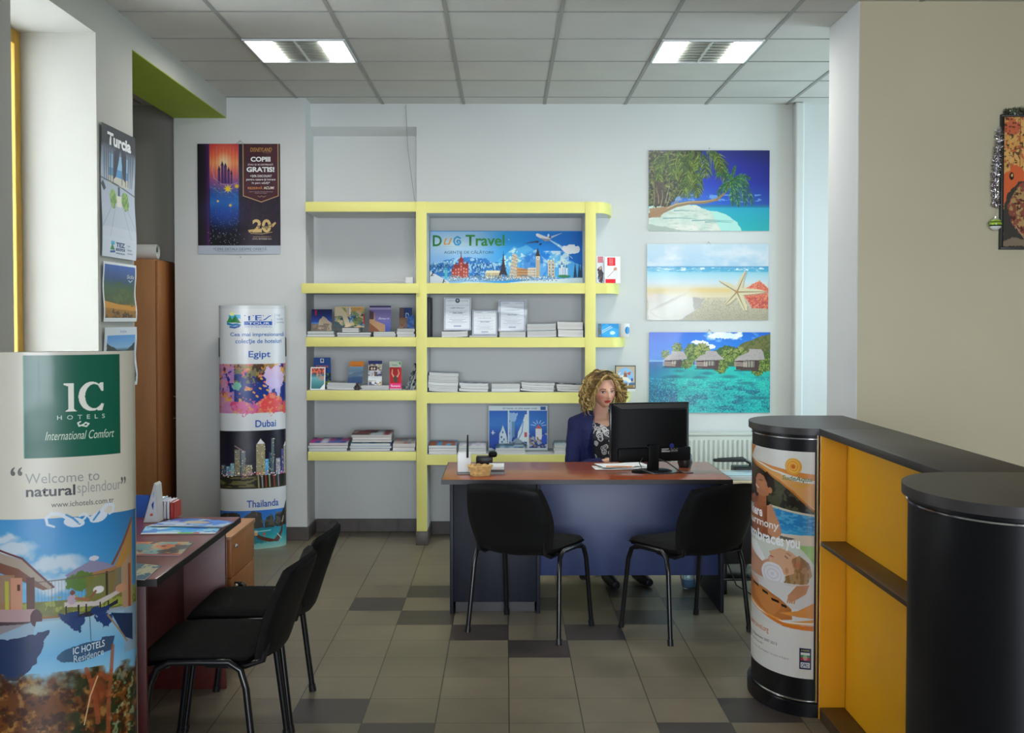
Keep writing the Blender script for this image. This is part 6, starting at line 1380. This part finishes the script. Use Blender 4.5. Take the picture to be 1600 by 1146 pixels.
def book(x0, x1, y0, m, label, Y=yb_, d=.12, lean=0.0, pages=True, rz=0, name='booklet'):
    a, b = at(x0, 808, Y=Y), at(x1, y0, Y=Y)
    t = thing(name, label, 'booklet', (a.x, Y, .75), R(rz)); w_ = b.x-a.x; h_ = b.z-.75
    M_ = Matrix.Shear('XY', 4, (lean, 0)) if lean else None
    obj('cover', MB().box(0, w_, 0, .003, .001, h_, M=M_).box(0, .0015, 0, d, .001, h_, M=M_).box(w_-.0015, w_, 0, d, .001, h_, M=M_), m, t, local=True, smooth=False)
    obj('pages', MB().box(.0017, w_-.0017, .0032, d-.003, .003, h_-.003, M=M_), PAP, t, local=True, smooth=False)
    return t
book(205, 234, 774, mat('blue_book', (36, 88, 176), .4, var=.15), 'royal blue booklet standing behind the white folded calendar on the mahogany desk', 5.22, .02)
P = [at(*q, Y=5.10) for q in ((225, 807.5), (242, 755), (250.5, 807.5))]
t = thing('desk_calendar', 'white folded triangular desk calendar standing on the mahogany desk', 'calendar', (P[0].x, 5.10, .75))
obj('card', MB().prism([(P[0].x, .751), (P[2].x-.004, .751), (P[1].x+.008, P[1].z-.01), (P[1].x, P[1].z)], 5.09, 5.17, M=Matrix(((1, 0, 0, 0), (0, 0, 1, 0), (0, 1, 0, 0), (0, 0, 0, 1)))), WPL, t, smooth=False)
c = Cv(0, 0, 40, 60, 50, 'DCE4EC'); c.poly([(14, 10), (24, 6), (20, 20)], '2448A0'); c.poly([(12, 30), (26, 24), (24, 40)], '2448A0'); c.rect(14, 46, 24, 50, 'D05848')
def tri(u, v): u = np.asarray(u, float); v = np.asarray(v, float); xl = P[0].x+(P[1].x-P[0].x)*v+.003; xr = P[2].x-.006+(P[1].x+.006-P[2].x)*v; return np.stack([xl+(xr-xl)*u, 5.0885+0*u, .754+(P[1].z-.77)*v], -1)
sheet('printed_face', c, tri, t, 'matt_print', gain=1.1)
book(240.5, 250, 781, mat('ice_blue_book', (160, 208, 220), .4, var=.06), 'ice blue booklet upright beside the folded calendar', 5.18)
for k, (xa, xb, yt, cc) in enumerate(((251, 255, 783, (200, 196, 216)), (255.5, 260, 785, (226, 224, 232)), (260.5, 265, 784, (232, 232, 236)), (266, 271.5, 786, (196, 60, 56)))):
    book(xa, xb, yt, mat('booklet_%d' % k, cc, .45, var=.04), ('lilac', 'off-white', 'white', 'red')[k]+' slim upright booklet in the row on the mahogany desk', 5.18)

# ------------------------------------------------------------------ painting, tinsel and bauble on the right pier
YQ = 6.05
a_, b_ = at(1562, 390, Y=YQ-.02), at(1563, 178.5, Y=YQ-.02); pw = .52
t = thing('framed_painting', 'orange painting in a deep black frame on the cream pier, cut by the right edge', 'painting', (a_.x+pw/2, YQ, a_.z))
fw = .014
obj('frame', MB().box(a_.x, a_.x+pw, YQ-.03, YQ-.001, a_.z, a_.z+fw, .002).box(a_.x, a_.x+pw, YQ-.03, YQ-.001, b_.z-fw, b_.z, .002).box(a_.x, a_.x+fw, YQ-.03, YQ-.001, a_.z+fw, b_.z-fw, .002).box(a_.x+pw-fw, a_.x+pw, YQ-.03, YQ-.001, a_.z+fw, b_.z-fw, .002), BLK, t)
c = Cv(0, 0, 260, 330, 240, 'D8A058')
c.put(c.n(30, 3) > .5, 'E0B068', .7); c.put((c.n(9, 5, 3) > .62) & (c.X < 60), 'B85838', .8); c.ell(20, 24, 22, 20, 'C8583C', .8, jit=14, js=12); c.put((c.n(5, 7, 2) > .68) & (c.Y < 130), '3c2c20', .8); c.rect(44, 0, 46, 130, '8c5c30', .8); c.rect(60, 0, 64, 180, 'C85C3C', .6)
c.poly([(0, 150), (34, 118), (60, 140), (260, 200), (260, 260), (60, 160), (20, 190), (0, 230)], 'D86434', 1, 6, 14); c.ell(23, 150, 6, 10, '201814'); c.ell(24, 148, 2.5, 4, 'D8B070')
c.poly([(0, 235), (14, 195), (40, 165), (60, 160), (260, 250), (260, 330), (0, 330)], '3c3830', 1, 4, 14)
c.ell(92, 235, 76, 78, '8c4a38', 1, jit=8, js=16); c.put(c.mell(92, 235, 74, 76) & (c.n(10, 8, 3) > .5), 'B89860', .9); c.put(c.mell(92, 235, 74, 76) & (c.n(8, 11, 3) > .6), '4c2420', .9); c.line([(34, 275), (60, 310)], 2, 'B8A080'); c.poly([(0, 318), (30, 306), (60, 312), (60, 328), (0, 328)], '80705c', 1, 3, 5)
sheet('painted_panel', c, flatfn((a_.x+fw, YQ-.018, a_.z+fw), (pw-2*fw, 0, 0), (0, 0, b_.z-a_.z-2*fw)), t, 'matt_print', gain=1.15)
def tinsel(path, rad, n, m, label, seed):
    rs = random.Random(seed); mb = MB(); P = [Vector(p) for p in path]
    mb.tube(P, .003, 5)
    for k in range(n):
        f_ = rs.random()*(len(P)-1); i = int(f_); p = P[i].lerp(P[i+1], f_-i)
        d = Vector((rs.gauss(0, 1), rs.gauss(0, 1)*.6, rs.gauss(0, 1))).normalized(); e = d.cross(Vector((rs.random(), rs.random(), rs.random()))).normalized()*.0022
        L = rad*rs.uniform(.6, 1.1); q = p+d*L; q.y = min(q.y, YQ-.002); q0 = p.copy()
        mb.quad(q0-e, q0+e, q+e*.6, q-e*.6)
    return tag(obj('tinsel_garland', mb, m, None, False), label, 'tinsel')
SIL = mat('silver_tinsel', (205, 200, 205), .22, .95, var=.25, scale=80)
xl = a_.x-.02
tinsel([(xl+.01, YQ-.03, at(0+1560, 205, Y=YQ).z), (xl-.002, YQ-.03, at(1560, 250, Y=YQ).z), (xl-.012, YQ-.03, at(1560, 290, Y=YQ).z), (xl-.005, YQ-.03, at(1560, 324, Y=YQ).z)], .026, 900, SIL, 'silver tinsel garland hanging down the left side of the orange painting', 3)
tinsel([(a_.x+.02, YQ-.03, b_.z+.01), (a_.x+.1, YQ-.03, b_.z+.018), (a_.x+.25, YQ-.03, b_.z+.012), (a_.x+pw-.02, YQ-.03, b_.z+.014)], .022, 900, mat('dull_green_tinsel', (130, 136, 118), .3, .8, var=.3, scale=80), 'dull green tinsel garland along the top of the orange painting', 5)
q = at(1555.5, 350.5, Y=YQ-.04)
t = thing('bauble', 'green and white striped bauble hanging below the silver tinsel', 'christmas bauble', (q.x, q.y, q.z-.031))
def bmat():
    m = bpy.data.materials.new('bauble_glass'); m.use_nodes = True; nt = m.node_tree; b = nt.nodes['Principled BSDF']
    tc = nt.nodes.new('ShaderNodeTexCoord'); sp_ = nt.nodes.new('ShaderNodeSeparateXYZ'); r = nt.nodes.new('ShaderNodeValToRGB'); mr = nt.nodes.new('ShaderNodeMapRange')
    mr.inputs['From Min'].default_value = .002; mr.inputs['From Max'].default_value = .062
    nt.links.new(tc.outputs['Object'], sp_.inputs[0]); nt.links.new(sp_.outputs[2], mr.inputs['Value']); nt.links.new(mr.outputs[0], r.inputs[0]); nt.links.new(r.outputs[0], b.inputs['Base Color'])
    e = r.color_ramp; e.interpolation = 'CONSTANT'
    e.elements[0].position = 0; e.elements[0].color = (.75, .75, .72, 1); e.elements[1].position = .3; e.elements[1].color = (.02, .05, .01, 1)
    for p_, c_ in ((.42, (.35, .5, .05, 1)), (.62, (.05, .1, .02, 1)), (.7, (.4, .55, .08, 1)), (.85, (.6, .62, .5, 1))): k = e.elements.new(p_); k.color = c_
    b.inputs['Roughness'].default_value = .15; return m
obj('ball', MB().ball((0, 0, .031), .031, seg=32), bmat(), t, local=True)
obj('cap', MB().lathe([(0, .061), (.006, .061), (.006, .07), (0, .07)], 12), SIL, t, local=True)
obj('thread', MB().tube([(0, 0, .07), (.002, .002, .10)], .0008, 4), SIL, t, local=True)
# ------------------------------------------------------------------ office chair and the seated woman
WX, WY = .615, 7.60; FACE = R(22)
t = thing('office_chair', 'black office swivel chair on castors under the seated woman', 'chair', (WX+.02, WY+.02, 0), R(4))
obj('seat', pad(.46, .44, .07, lambda x, y, q: (x, y, .415+q)), FABR, t, local=True)
obj('backrest', pad(.30, .34, .05, lambda x, y, q: (x, .24+q-.02*(x/.19)**2*-1+.03*(y/.2), .72+y)), FABR, t, local=True)
obj('back_bar', MB().tube([(0, .05, .41), (0, .24, .42), (0, .29, .5), (0, .285, .66)], .016, 8), BLK, t, local=True)
obj('column', MB().cyl((0, 0, .09), (0, 0, .42), .025), BLK, t, local=True)
for k in range(5):
    a_ = k*2*math.pi/5-.9; ca, sa = math.cos(a_), math.sin(a_)
    obj('base_arm', MB().tube([(0, 0, .10), (ca*.15, sa*.15, .095), (ca*.29, sa*.29, .07)], [.022, .018, .014], 8), BLK, t, local=True)
    cs = obj('castor', MB().cyl((ca*.29-sa*.022, sa*.29+ca*.022, .028), (ca*.29-sa*.006, sa*.29+ca*.006, .028), .027).cyl((ca*.29+sa*.006, sa*.29-ca*.006, .028), (ca*.29+sa*.022, sa*.29-ca*.022, .028), .027).cyl((ca*.29, sa*.29, .02), (ca*.29, sa*.29, .07), .007), BLK, t, local=True)

BM = Matrix.Translation((WX, WY, 0)) @ Matrix.Rotation(FACE*.8, 4, 'Z')     # body: faces the camera, turned to her left
def remesh(mb, vox, smooth=6, name='m'):
    me = bpy.data.meshes.new(name); bmesh.ops.recalc_face_normals(mb.b, faces=mb.b.faces[:]); mb.b.to_mesh(me); mb.b.free()
    o = bpy.data.objects.new(name, me); COL.objects.link(o)
    r = o.modifiers.new('r', 'REMESH'); r.mode = 'VOXEL'; r.voxel_size = vox
    if smooth: s_ = o.modifiers.new('s', 'SMOOTH'); s_.iterations = smooth; s_.factor = .5
    out = bpy.data.meshes.new_from_object(o.evaluated_get(bpy.context.evaluated_depsgraph_get())); bpy.data.objects.remove(o); return out
def loft(mb, secs, n=32):
    rings = []
    for (z, a, b, cx, cy) in secs: rings.append([mb.b.verts.new((cx+a*math.copysign(abs(math.cos(k*2*math.pi/n))**.85, math.cos(k*2*math.pi/n)), cy+b*math.copysign(abs(math.sin(k*2*math.pi/n))**.85, math.sin(k*2*math.pi/n)), z)) for k in range(n)])
    for A, B in zip(rings, rings[1:]):
        for k in range(n): mb.b.faces.new([A[k], A[(k+1) % n], B[(k+1) % n], B[k]])
    mb.b.faces.new(rings[0][::-1]); mb.b.faces.new(rings[-1]); return mb
TS = [(.50, .175, .13, 0, 0), (.58, .16, .12, 0, 0), (.66, .138, .102, 0, 0), (.75, .135, .100, 0, -.005), (.82, .150, .112, 0, -.018), (.87, .158, .118, 0, -.022), (.93, .165, .10, 0, -.008), (.975, .165, .082, 0, .005), (1.005, .135, .066, 0, .012), (1.03, .075, .056, 0, .014)]
def torso(mb, g): return loft(mb, [(z+(g if i > 7 else 0), a+g, b+g, cx, cy) for i, (z, a, b, cx, cy) in enumerate(TS)])
SHO, ELB, WRI = [(s*.165, .005, .968) for s in (-1, 1)], [(-.212, -.02, .655), (.205, -.10, .70)], [(.05, -.33, .785), (.13, -.36, .79)]
def arm(mb, s, g, full=True):
    S_, E_, W_2 = Vector(SHO[s]), Vector(ELB[s]), Vector(WRI[s])
    mb.tube([S_+Vector((.05 if s == 0 else -.05, 0, .012)), S_, S_.lerp(E_, .35), S_.lerp(E_, .8), E_, E_.lerp(W_2, .2), E_.lerp(W_2, .6), W_2 if full else E_.lerp(W_2, .93)],
            [.045+g, .050+g, .046+g, .040+g, .040+g, .039+g, .032+g, .025+g], 14)
def hand(mb, s):
    W_2 = Vector(WRI[s]); d = (W_2-Vector(ELB[s])); d.z = -.02; d.normalize(); side = Vector((0, 0, 1)).cross(d).normalized()*(-1 if s == 0 else 1); up = Vector((0, 0, 1))
    # palm
    mb.tube([W_2-d*.02, W_2+d*.02, W_2+d*.055, W_2+d*.085], [.022, .026, .030, .026], 12)
    for k, (off, L) in enumerate(((-.026, .066), (-.009, .076), (.009, .072), (.025, .056))):
        r_ = .0085-.0006*k; b0 = W_2+d*.075+side*off
        mb.tube([b0, b0+d*L*.35+up*.006, b0+d*L*.75-up*.004, b0+d*L-up*.016], [r_*1.1, r_, r_*.92, r_*.75], 8)
    b0 = W_2+d*.02-side*.022
    mb.tube([b0, b0-side*.022+d*.022-up*.004, b0-side*.024+d*.046-up*.008, b0-side*.016+d*.066-up*.012], [.013, .0105, .009, .007], 8)
person = thing('person', 'woman with curly blond hair in a navy blazer seated behind the computer monitor', 'person', (WX, WY, 0), FACE*.8)
# --- body without the head
mb = MB(); torso(mb, -.012)
for s in (0, 1): arm(mb, s, -.008); hand(mb, s)
HX, HY, HZ = .0, -.038, 1.176
mb.tube([(0, .02, 1.0), (0, .008, 1.05), (0, -.002, 1.09), (0, -.012, 1.14)], [.062, .050, .046, .048], 20)
for s in (-1, 1):       # thighs, calves, feet
    mb.tube([(s*.09, .0, .54), (s*.10, -.2, .55), (s*.105, -.42, .53), (s*.105, -.44, .47), (s*.10, -.40, .28), (s*.10, -.36, .10)], [.085, .078, .06, .055, .052, .036], 14)
    mb.tube([(s*.10, -.33, .05), (s*.105, -.42, .035), (s*.11, -.52, .028)], [.036, .036, .024], 10)
body = remesh(mb, .0055, 5)
nb = len(body.vertices)
bco = np.empty(nb*3, np.float32); body.vertices.foreach_get('co', bco); bco = bco.reshape(-1, 3)
bf = [list(p.vertices) for p in body.polygons]
# --- head: one dense surface shaped from an ellipsoid; local axes x right, -y forward, z up
NU, NV = 180, 130
th = np.linspace(0, 2*np.pi, NU, endpoint=False); ph = np.linspace(.02, np.pi-.02, NV)
TH, PH = np.meshgrid(th, ph)
x = np.sin(PH)*np.cos(TH); y = np.sin(PH)*np.sin(TH); z = np.cos(PH)
X = .0735*x; Y = .094*y; Z = .114*z
dn = np.clip(-z, 0, 1); fr = np.clip(-y, 0, 1)
X *= 1-.36*dn**1.7; X *= 1+.03*np.exp(-((z+.15)/.25)**2)
Y = np.where(y > 0, Y*(1-.45*dn**1.2), Y*(1-.06*dn))        # back of the jaw pulled in
Y -= .010*dn*fr
def G(cx, cz, sx, sz): return np.exp(-((X-cx)/sx)**2-((Z-cz)/sz)**2)*(y < 0)
aX = np.abs(X)
def GG(cx, cz, sx, sz): return np.exp(-((aX-cx)/sx)**2-((Z-cz)/sz)**2)*(y < 0)
Y = Y-.019*G(0, -.030, .0085, .012)-.012*G(0, -.012, .007, .020)-.005*G(0, .006, .008, .014)-.006*GG(.010, -.034, .007, .007)
Y = Y+.0085*GG(.030, -.002, .016, .012)-.003*GG(.033, .020, .022, .008)
Y = Y-.0055*G(0, -.0555, .019, .0045)-.006*G(0, -.0645, .016, .0055)+.004*G(0, -.0600, .024, .0022)+.004*G(0, -.074, .02, .006)
Y = Y-.006*G(0, -.094, .018, .014)-.004*GG(.040, -.028, .018, .016)
Z = Z-.0
# colours in head space
Cc = np.ones(X.shape+(3,))*np.array([228, 176, 150])/255
def pc(m, col, a=1.0):
    global Cc
    m = (np.clip(m, 0, 1)*a)[..., None]; Cc = Cc*(1-m)+np.array(col)/255*m
f_ = (y < -.1)
pc(GG(.044, -.032, .020, .018), (206, 118, 98), .65)
pc(G(0, -.034, .012, .012), (212, 136, 116), .4)
ex, ez = (aX-.0305)/.0125, (Z-.001)/.0055
eye = np.clip(1.3-(ex**2+ez**2), 0, 1)*3*f_
pc(np.exp(-(((aX-.0305)/.018)**2+((Z-.004)/.010)**2)**1)*f_, (120, 76, 62), .55)
pc(eye, (222, 214, 208)); pc((np.hypot(X-(-.0315), Z-.0005) < .0052) & f_, (58, 44, 36)); pc((np.hypot(X-(.0295), Z-.0005) < .0052) & f_, (58, 44, 36))
lid = np.exp(-((Z-(.0065-.35*np.abs(aX-.0305)**1.0*.6))/.0016)**2)*(np.abs(aX-.0305) < .0145)*f_; pc(lid*1.3, (44, 28, 26))
pc(np.exp(-((Z+.005)/.0012)**2)*(np.abs(aX-.0305) < .011)*f_, (90, 56, 48), .7)
br = np.exp(-((Z-(.0215+.10*(aX-.018)-3.5*np.clip(aX-.036, 0, 1)**1.35))/.0024)**2)*(aX > .013)*(aX < .050)*f_; pc(br*1.2, (92, 62, 44), .9)
up_ = (np.hypot(X/.0215, (Z+.0560)/.0050) < 1)*f_; lo_ = (np.hypot(X/.0195, (Z+.0640)/.0062) < 1)*f_
pc(lo_*1., (206, 62, 58), .95); pc(up_*1., (190, 48, 50), .95); pc(np.exp(-((Z+.0597)/.0011)**2)*(aX < .021)*f_, (110, 26, 30), .9)
pc(np.hypot((aX-.006)/.0032, (Z+.0385)/.0020) < 1, (110, 60, 50), .8*1.0)
HP = np.stack([X, Y, Z], -1).reshape(-1, 3)
HMx = Matrix.Translation((HX, HY, HZ)) @ Matrix.Rotation(R(-3), 4, 'Z') @ Matrix.Rotation(R(7), 4, 'X') @ Matrix.Rotation(R(-3), 4, 'Y')
Rm = np.array(HMx.to_3x3()); tr = np.array(HMx.translation); HW = HP @ Rm.T+tr
hf = []
for j in range(NV-1):
    for i in range(NU): i2 = (i+1) % NU; hf.append([nb+j*NU+i, nb+(j+1)*NU+i, nb+(j+1)*NU+i2, nb+j*NU+i2])
hf.append([nb+i for i in range(NU)]); hf.append([nb+(NV-1)*NU+i for i in range(NU)][::-1])
# ears
ear = MB()
for s in (-1, 1): ear.ball((s*.074, .012, -.012), .024, (.35, .7, 1.15), 14)
em = bpy.data.meshes.new('e'); ear.b.to_mesh(em); ear.b.free()
ec = np.array([v.co[:] for v in em.vertices]) @ Rm.T+tr; ne = nb+len(HW); ef = [[ne+i for i in p.vertices] for p in em.polygons]
V = np.vstack([bco, HW, ec]); F = bf+hf+ef
me = bpy.data.meshes.new('body'); me.from_pydata(V.tolist(), [], F); me.validate()
sk_ = np.array([222, 172, 146])/255; bc = np.ones((nb, 3))*sk_
bc[bco[:, 2] < .10] = np.array([20, 20, 22])/255; bc[(bco[:, 2] < .62) & (bco[:, 2] >= .10) & ~((bco[:, 1] < -.30) & (bco[:, 2] > .70))] = np.array([24, 25, 32])/255
CC = np.vstack([bc, Cc.reshape(-1, 3), np.ones((len(ec), 3))*sk_])
a = me.color_attributes.new('Col', 'FLOAT_COLOR', 'POINT'); a.data.foreach_set('color', np.hstack([lin(CC), np.ones((len(CC), 1))]).astype(np.float32).ravel())
me.polygons.foreach_set('use_smooth', [True]*len(me.polygons))
link('body', me, person, True, [MATS['skin']])
# --- blouse: black with pale flowers
mb = MB(); torso(mb, .0)
bl = remesh(mb, .006, 4)
b2 = bmesh.new(); b2.from_mesh(bl)
kill = [f for f in b2.faces if (lambda c: (c.z > .945+ (abs(c.x)*.42) and c.y < .02) or c.z > 1.012 or c.z < .56)(f.calc_center_median())]
bmesh.ops.delete(b2, geom=kill, context='FACES'); b2.to_mesh(bl); b2.free()
bl.polygons.foreach_set('use_smooth', [True]*len(bl.polygons))
m = bpy.data.materials.new('flowered_blouse'); m.use_nodes = True; nt = m.node_tree; bs = nt.nodes['Principled BSDF']; bs.inputs['Roughness'].default_value = .7
tc = nt.nodes.new('ShaderNodeTexCoord'); nz = nt.nodes.new('ShaderNodeTexNoise'); nz.inputs['Scale'].default_value = 22; mxv = nt.nodes.new('ShaderNodeVectorMath'); mxv.operation = 'SCALE'; mxv.inputs['Scale'].default_value = .05
ad = nt.nodes.new('ShaderNodeVectorMath'); vo = nt.nodes.new('ShaderNodeTexVoronoi'); vo.inputs['Scale'].default_value = 21
nt.links.new(tc.outputs['Object'], nz.inputs['Vector']); nt.links.new(nz.outputs['Color'], mxv.inputs[0]); nt.links.new(tc.outputs['Object'], ad.inputs[0]); nt.links.new(mxv.outputs[0], ad.inputs[1]); nt.links.new(ad.outputs[0], vo.inputs['Vector'])
wv = nt.nodes.new('ShaderNodeValToRGB'); nt.links.new(vo.outputs['Distance'], wv.inputs[0]); e = wv.color_ramp; e.interpolation = 'CONSTANT'
e.elements[0].color = (.05, .05, .06, 1); e.elements[1].position = .16; e.elements[1].color = (.62, .6, .58, 1)
for p_, c_ in ((.24, (.03, .03, .04, 1)), (.33, (.55, .53, .52, 1)), (.46, (.012, .012, .016, 1))): q = e.elements.new(p_); q.color = c_
nt.links.new(wv.outputs[0], bs.inputs['Base Color'])
link('blouse', bl, person, True, [m])
# --- blazer
mb = MB(); torso(mb, .014)
for s in (0, 1): arm(mb, s, .010, False)
bz = remesh(mb, .007, 5)
b2 = bmesh.new(); b2.from_mesh(bz)
def opening(c):
    if c.y > -.03 or c.z > 1.2: return False
    w_ = np.interp(c.z, [.60, .68, .80, .90, .96, 1.03], [.02, .06, .105, .11, .095, .068]); return abs(c.x) < w_
kill = [f for f in b2.faces if opening(f.calc_center_median()) or (f.calc_center_median().z > 1.012 and abs(f.calc_center_median().x) < .075)]
bmesh.ops.delete(b2, geom=kill, context='FACES')
for v in b2.verts:
    n_ = mnoise.noise(v.co*14)+.5*mnoise.noise(v.co*34); v.co += v.normal*n_*.0045
bmesh.ops.solidify(b2, geom=b2.faces[:], thickness=.003); b2.to_mesh(bz); b2.free()
bz.polygons.foreach_set('use_smooth', [True]*len(bz.polygons))
NVB = mat('navy_blazer_cloth', (14, 24, 76), .8, var=.14, scale=14, bump=.3, bscale=300)
link('blazer', bz, person, True, [NVB])
# lapels follow the opening
for s in (-1, 1):
    lp = MB()
    def lapel(u, v, s=s):
        zz = .66+.35*v; w_ = np.interp(zz, [.60, .68, .80, .90, .96, 1.03], [.02, .06, .105, .11, .095, .068]); lw = .034*math.sin(math.pi*min(1, v*1.15+.05))*(.8+.4*v)
        xx = w_-.004+lw*u; zs_l = [q[0] for q in TS]; A_ = np.interp(zz, zs_l, [q[1]+.016 for q in TS]); B_ = np.interp(zz, zs_l, [q[2]+.016 for q in TS]); yy = np.interp(zz, zs_l, [q[4] for q in TS])-B_*max(0, 1-(min(xx, A_)/A_)**2.35)**(1/2.35)
        return Vector((s*xx, yy-.004-.005*math.sin(math.pi*u), zz))
    lp.grid(lapel, 6, 24); bmesh.ops.solidify(lp.b, geom=lp.b.faces[:], thickness=.003)
    obj('lapel', lp, NVB, person, True, True)
# --- curly hair
rs = np.random.RandomState(12); V, F, C = [], [], []
def strand(P, r, col):
    n = len(P); b = sum(len(q) for q in V); T = np.gradient(P, axis=0); T /= np.linalg.norm(T, axis=1)[:, None]+1e-9
    A = np.cross(T, np.array([.3, .2, 1.])); A /= np.linalg.norm(A, axis=1)[:, None]+1e-9; B = np.cross(T, A)
    k = np.arange(5)*2*np.pi/5; rr = (r*np.sin(np.pi*np.linspace(.12, .97, n))**.5)[:, None, None]
    ring = P[:, None]+rr*(A[:, None]*np.cos(k)[None, :, None]+B[:, None]*np.sin(k)[None, :, None]); V.append(ring.reshape(-1, 3)); C.append(np.tile(col, (n*5, 1))*np.repeat(np.linspace(.92, 1.05, n), 5)[:, None])
    for i in range(n-1):
        for j in range(5): F.append([b+i*5+j, b+i*5+(j+1) % 5, b+(i+1)*5+(j+1) % 5, b+(i+1)*5+j])
pal = [np.array(q)/255 for q in ((178, 150, 92), (146, 118, 66), (200, 174, 116), (112, 86, 46), (164, 134, 78))]
NS = 190
for k in range(NS):
    # root direction on the scalp (excluding the face)
    while True:
        d = rs.normal(size=3); d /= np.linalg.norm(d)
        if d[2] < -.25: continue
        if d[1] < -.35 and d[2] < .62 and abs(d[0]) < .78: continue
        if d[1] < -.62 and d[2] < .75: continue
        break
    root = np.array([d[0]*.074, d[1]*.094, d[2]*.116])
    sd = np.sign(d[0]+rs.normal()*.08); out = np.array([sd*(.5+abs(d[0])), d[1]*.55+(-.22 if d[1] < -.1 else .15), 0]); out /= np.linalg.norm(out)
    L = rs.uniform(.10, .27)*(1 if d[1] > -.4 else .9); n = 34; tt = np.linspace(0, 1, n)[:, None]
    lift = rs.uniform(.012, .034)
    side_r = rs.uniform(.078, .136) if abs(d[0]) > .0 else .1
    start = root; top = root+d*lift+out*.012
    end = np.array([out[0]*side_r*1.0, out[1]*side_r*.95, root[2]*.3-L*.72]); end[2] = max(end[2], -.185)
    if out[1] < -.2 and abs(end[0]) < .078: end[0] = sd*(.078+.03*rs.rand())
    mid = np.array([(root[0]+out[0]*.06)*1.12, root[1]*.9+out[1]*.05, root[2]*.75+.012]); mid = mid/max(1e-6, 1)*1.0
    if abs(mid[0]) < .06 and d[1] < -.3: mid[0] = sd*.07
    P = (1-tt)**3*start+3*(1-tt)**2*tt*(top)+3*(1-tt)*tt**2*(mid+np.array([out[0]*.035, out[1]*.03, 0]))+tt**3*end
    fr_ = rs.uniform(2.6, 5.0); ph0 = rs.uniform(0, 6.28); am = rs.uniform(.008, .0135)*np.clip(tt*2.4, 0, 1)
    P = P+am*np.concatenate([np.cos(fr_*6.28*tt+ph0)*1.0, np.sin(fr_*6.28*tt+ph0), .5*np.sin(fr_*6.28*tt+ph0+1)], 1)+rs.normal(size=3)*.002
    # keep the face clear
    bad = (P[:, 1] < -.055) & (np.abs(P[:, 0]) < .062) & (P[:, 2] < .062)
    P[bad, 0] = np.sign(P[bad, 0]+1e-6)*.064
    base_c = pal[rs.randint(5)]*rs.uniform(.85, 1.1); w_l = rs.uniform(.0035, .0065)*np.sin(np.pi*np.linspace(.25, .95, n))[:, None]
    for q in range(7):
        o_ = rs.normal(size=3); o_ /= np.linalg.norm(o_); cut = rs.randint(n-8, n+1)
        strand((P+o_*w_l+rs.normal(size=3)*.0008)[:cut], rs.uniform(.0016, .0030), base_c*rs.uniform(.82, 1.15))
# fringe rows at the hairline, swept to both sides
for k in range(70):
    s = -1 if k % 2 else 1; n = 26; tt = np.linspace(0, 1, n)[:, None]; a0 = rs.uniform(.004, .045)
    st_ = np.array([s*a0*.3+.006, -.055-.02*rs.rand(), .108-.01*rs.rand()]); p1 = np.array([s*(.03+a0*.5), -.100, .098]); p2 = np.array([s*(.080+.012*rs.rand()), -.070-.02*rs.rand(), .03]); en = np.array([s*(.086+.03*rs.rand()), -.035-.03*rs.rand(), -.05-.07*rs.rand()])
    P = (1-tt)**3*st_+3*(1-tt)**2*tt*p1+3*(1-tt)*tt**2*p2+tt**3*en; fr_ = rs.uniform(3, 5); ph0 = rs.uniform(0, 6.28)
    P = P+.006*np.clip(tt*2, 0, 1)*np.concatenate([np.cos(fr_*6.28*tt+ph0), np.sin(fr_*6.28*tt+ph0), 0*tt], 1); strand(P, rs.uniform(.0026, .0042), pal[rs.randint(5)])
# scalp cap under the strands
u = np.linspace(0, 2*np.pi, 48, endpoint=False); cap = []; rows = 22
for j in range(rows):
    p_ = .01+j/(rows-1)*1.9
    for q in u:
        dx, dy, dz = math.sin(p_)*math.cos(q), math.sin(p_)*math.sin(q), math.cos(p_); lim = 1.0
        if dy < -.30: pm = .86 if abs(dx) < .75 else 1.2; 
        else: pm = 9
        if p_ > pm: pp_ = pm; dx, dy, dz = math.sin(pp_)*math.cos(q), math.sin(pp_)*math.sin(q), math.cos(pp_); lim = .97
        cap.append((dx*.083*lim, dy*.103*lim, dz*.123*lim))
b = sum(len(q) for q in V); V.append(np.array(cap)); C.append(np.ones((len(cap), 3))*pal[3])
for j in range(rows-1):
    for i in range(48): F.append([b+j*48+i, b+j*48+(i+1) % 48, b+(j+1)*48+(i+1) % 48, b+(j+1)*48+i])
HV = np.vstack(V) @ Rm.T+tr
me = bpy.data.meshes.new('hair'); me.from_pydata(HV.tolist(), [], F)
a = me.color_attributes.new('Col', 'FLOAT_COLOR', 'POINT'); CC = np.vstack(C); a.data.foreach_set('color', np.hstack([lin(np.clip(CC, 0, 1)), np.ones((len(CC), 1))]).astype(np.float32).ravel())
me.polygons.foreach_set('use_smooth', [True]*len(me.polygons)); link('hair', me, person, True, [MATS['skin']])
hb = MB(); hb.tube([HMx @ Vector((.090*math.sin(q), -.030-.025*math.cos(q), .133*math.cos(q))) for q in np.linspace(-.9, .5, 14)], .0035, 6); obj('hairband', hb, BLK, person, True, True)
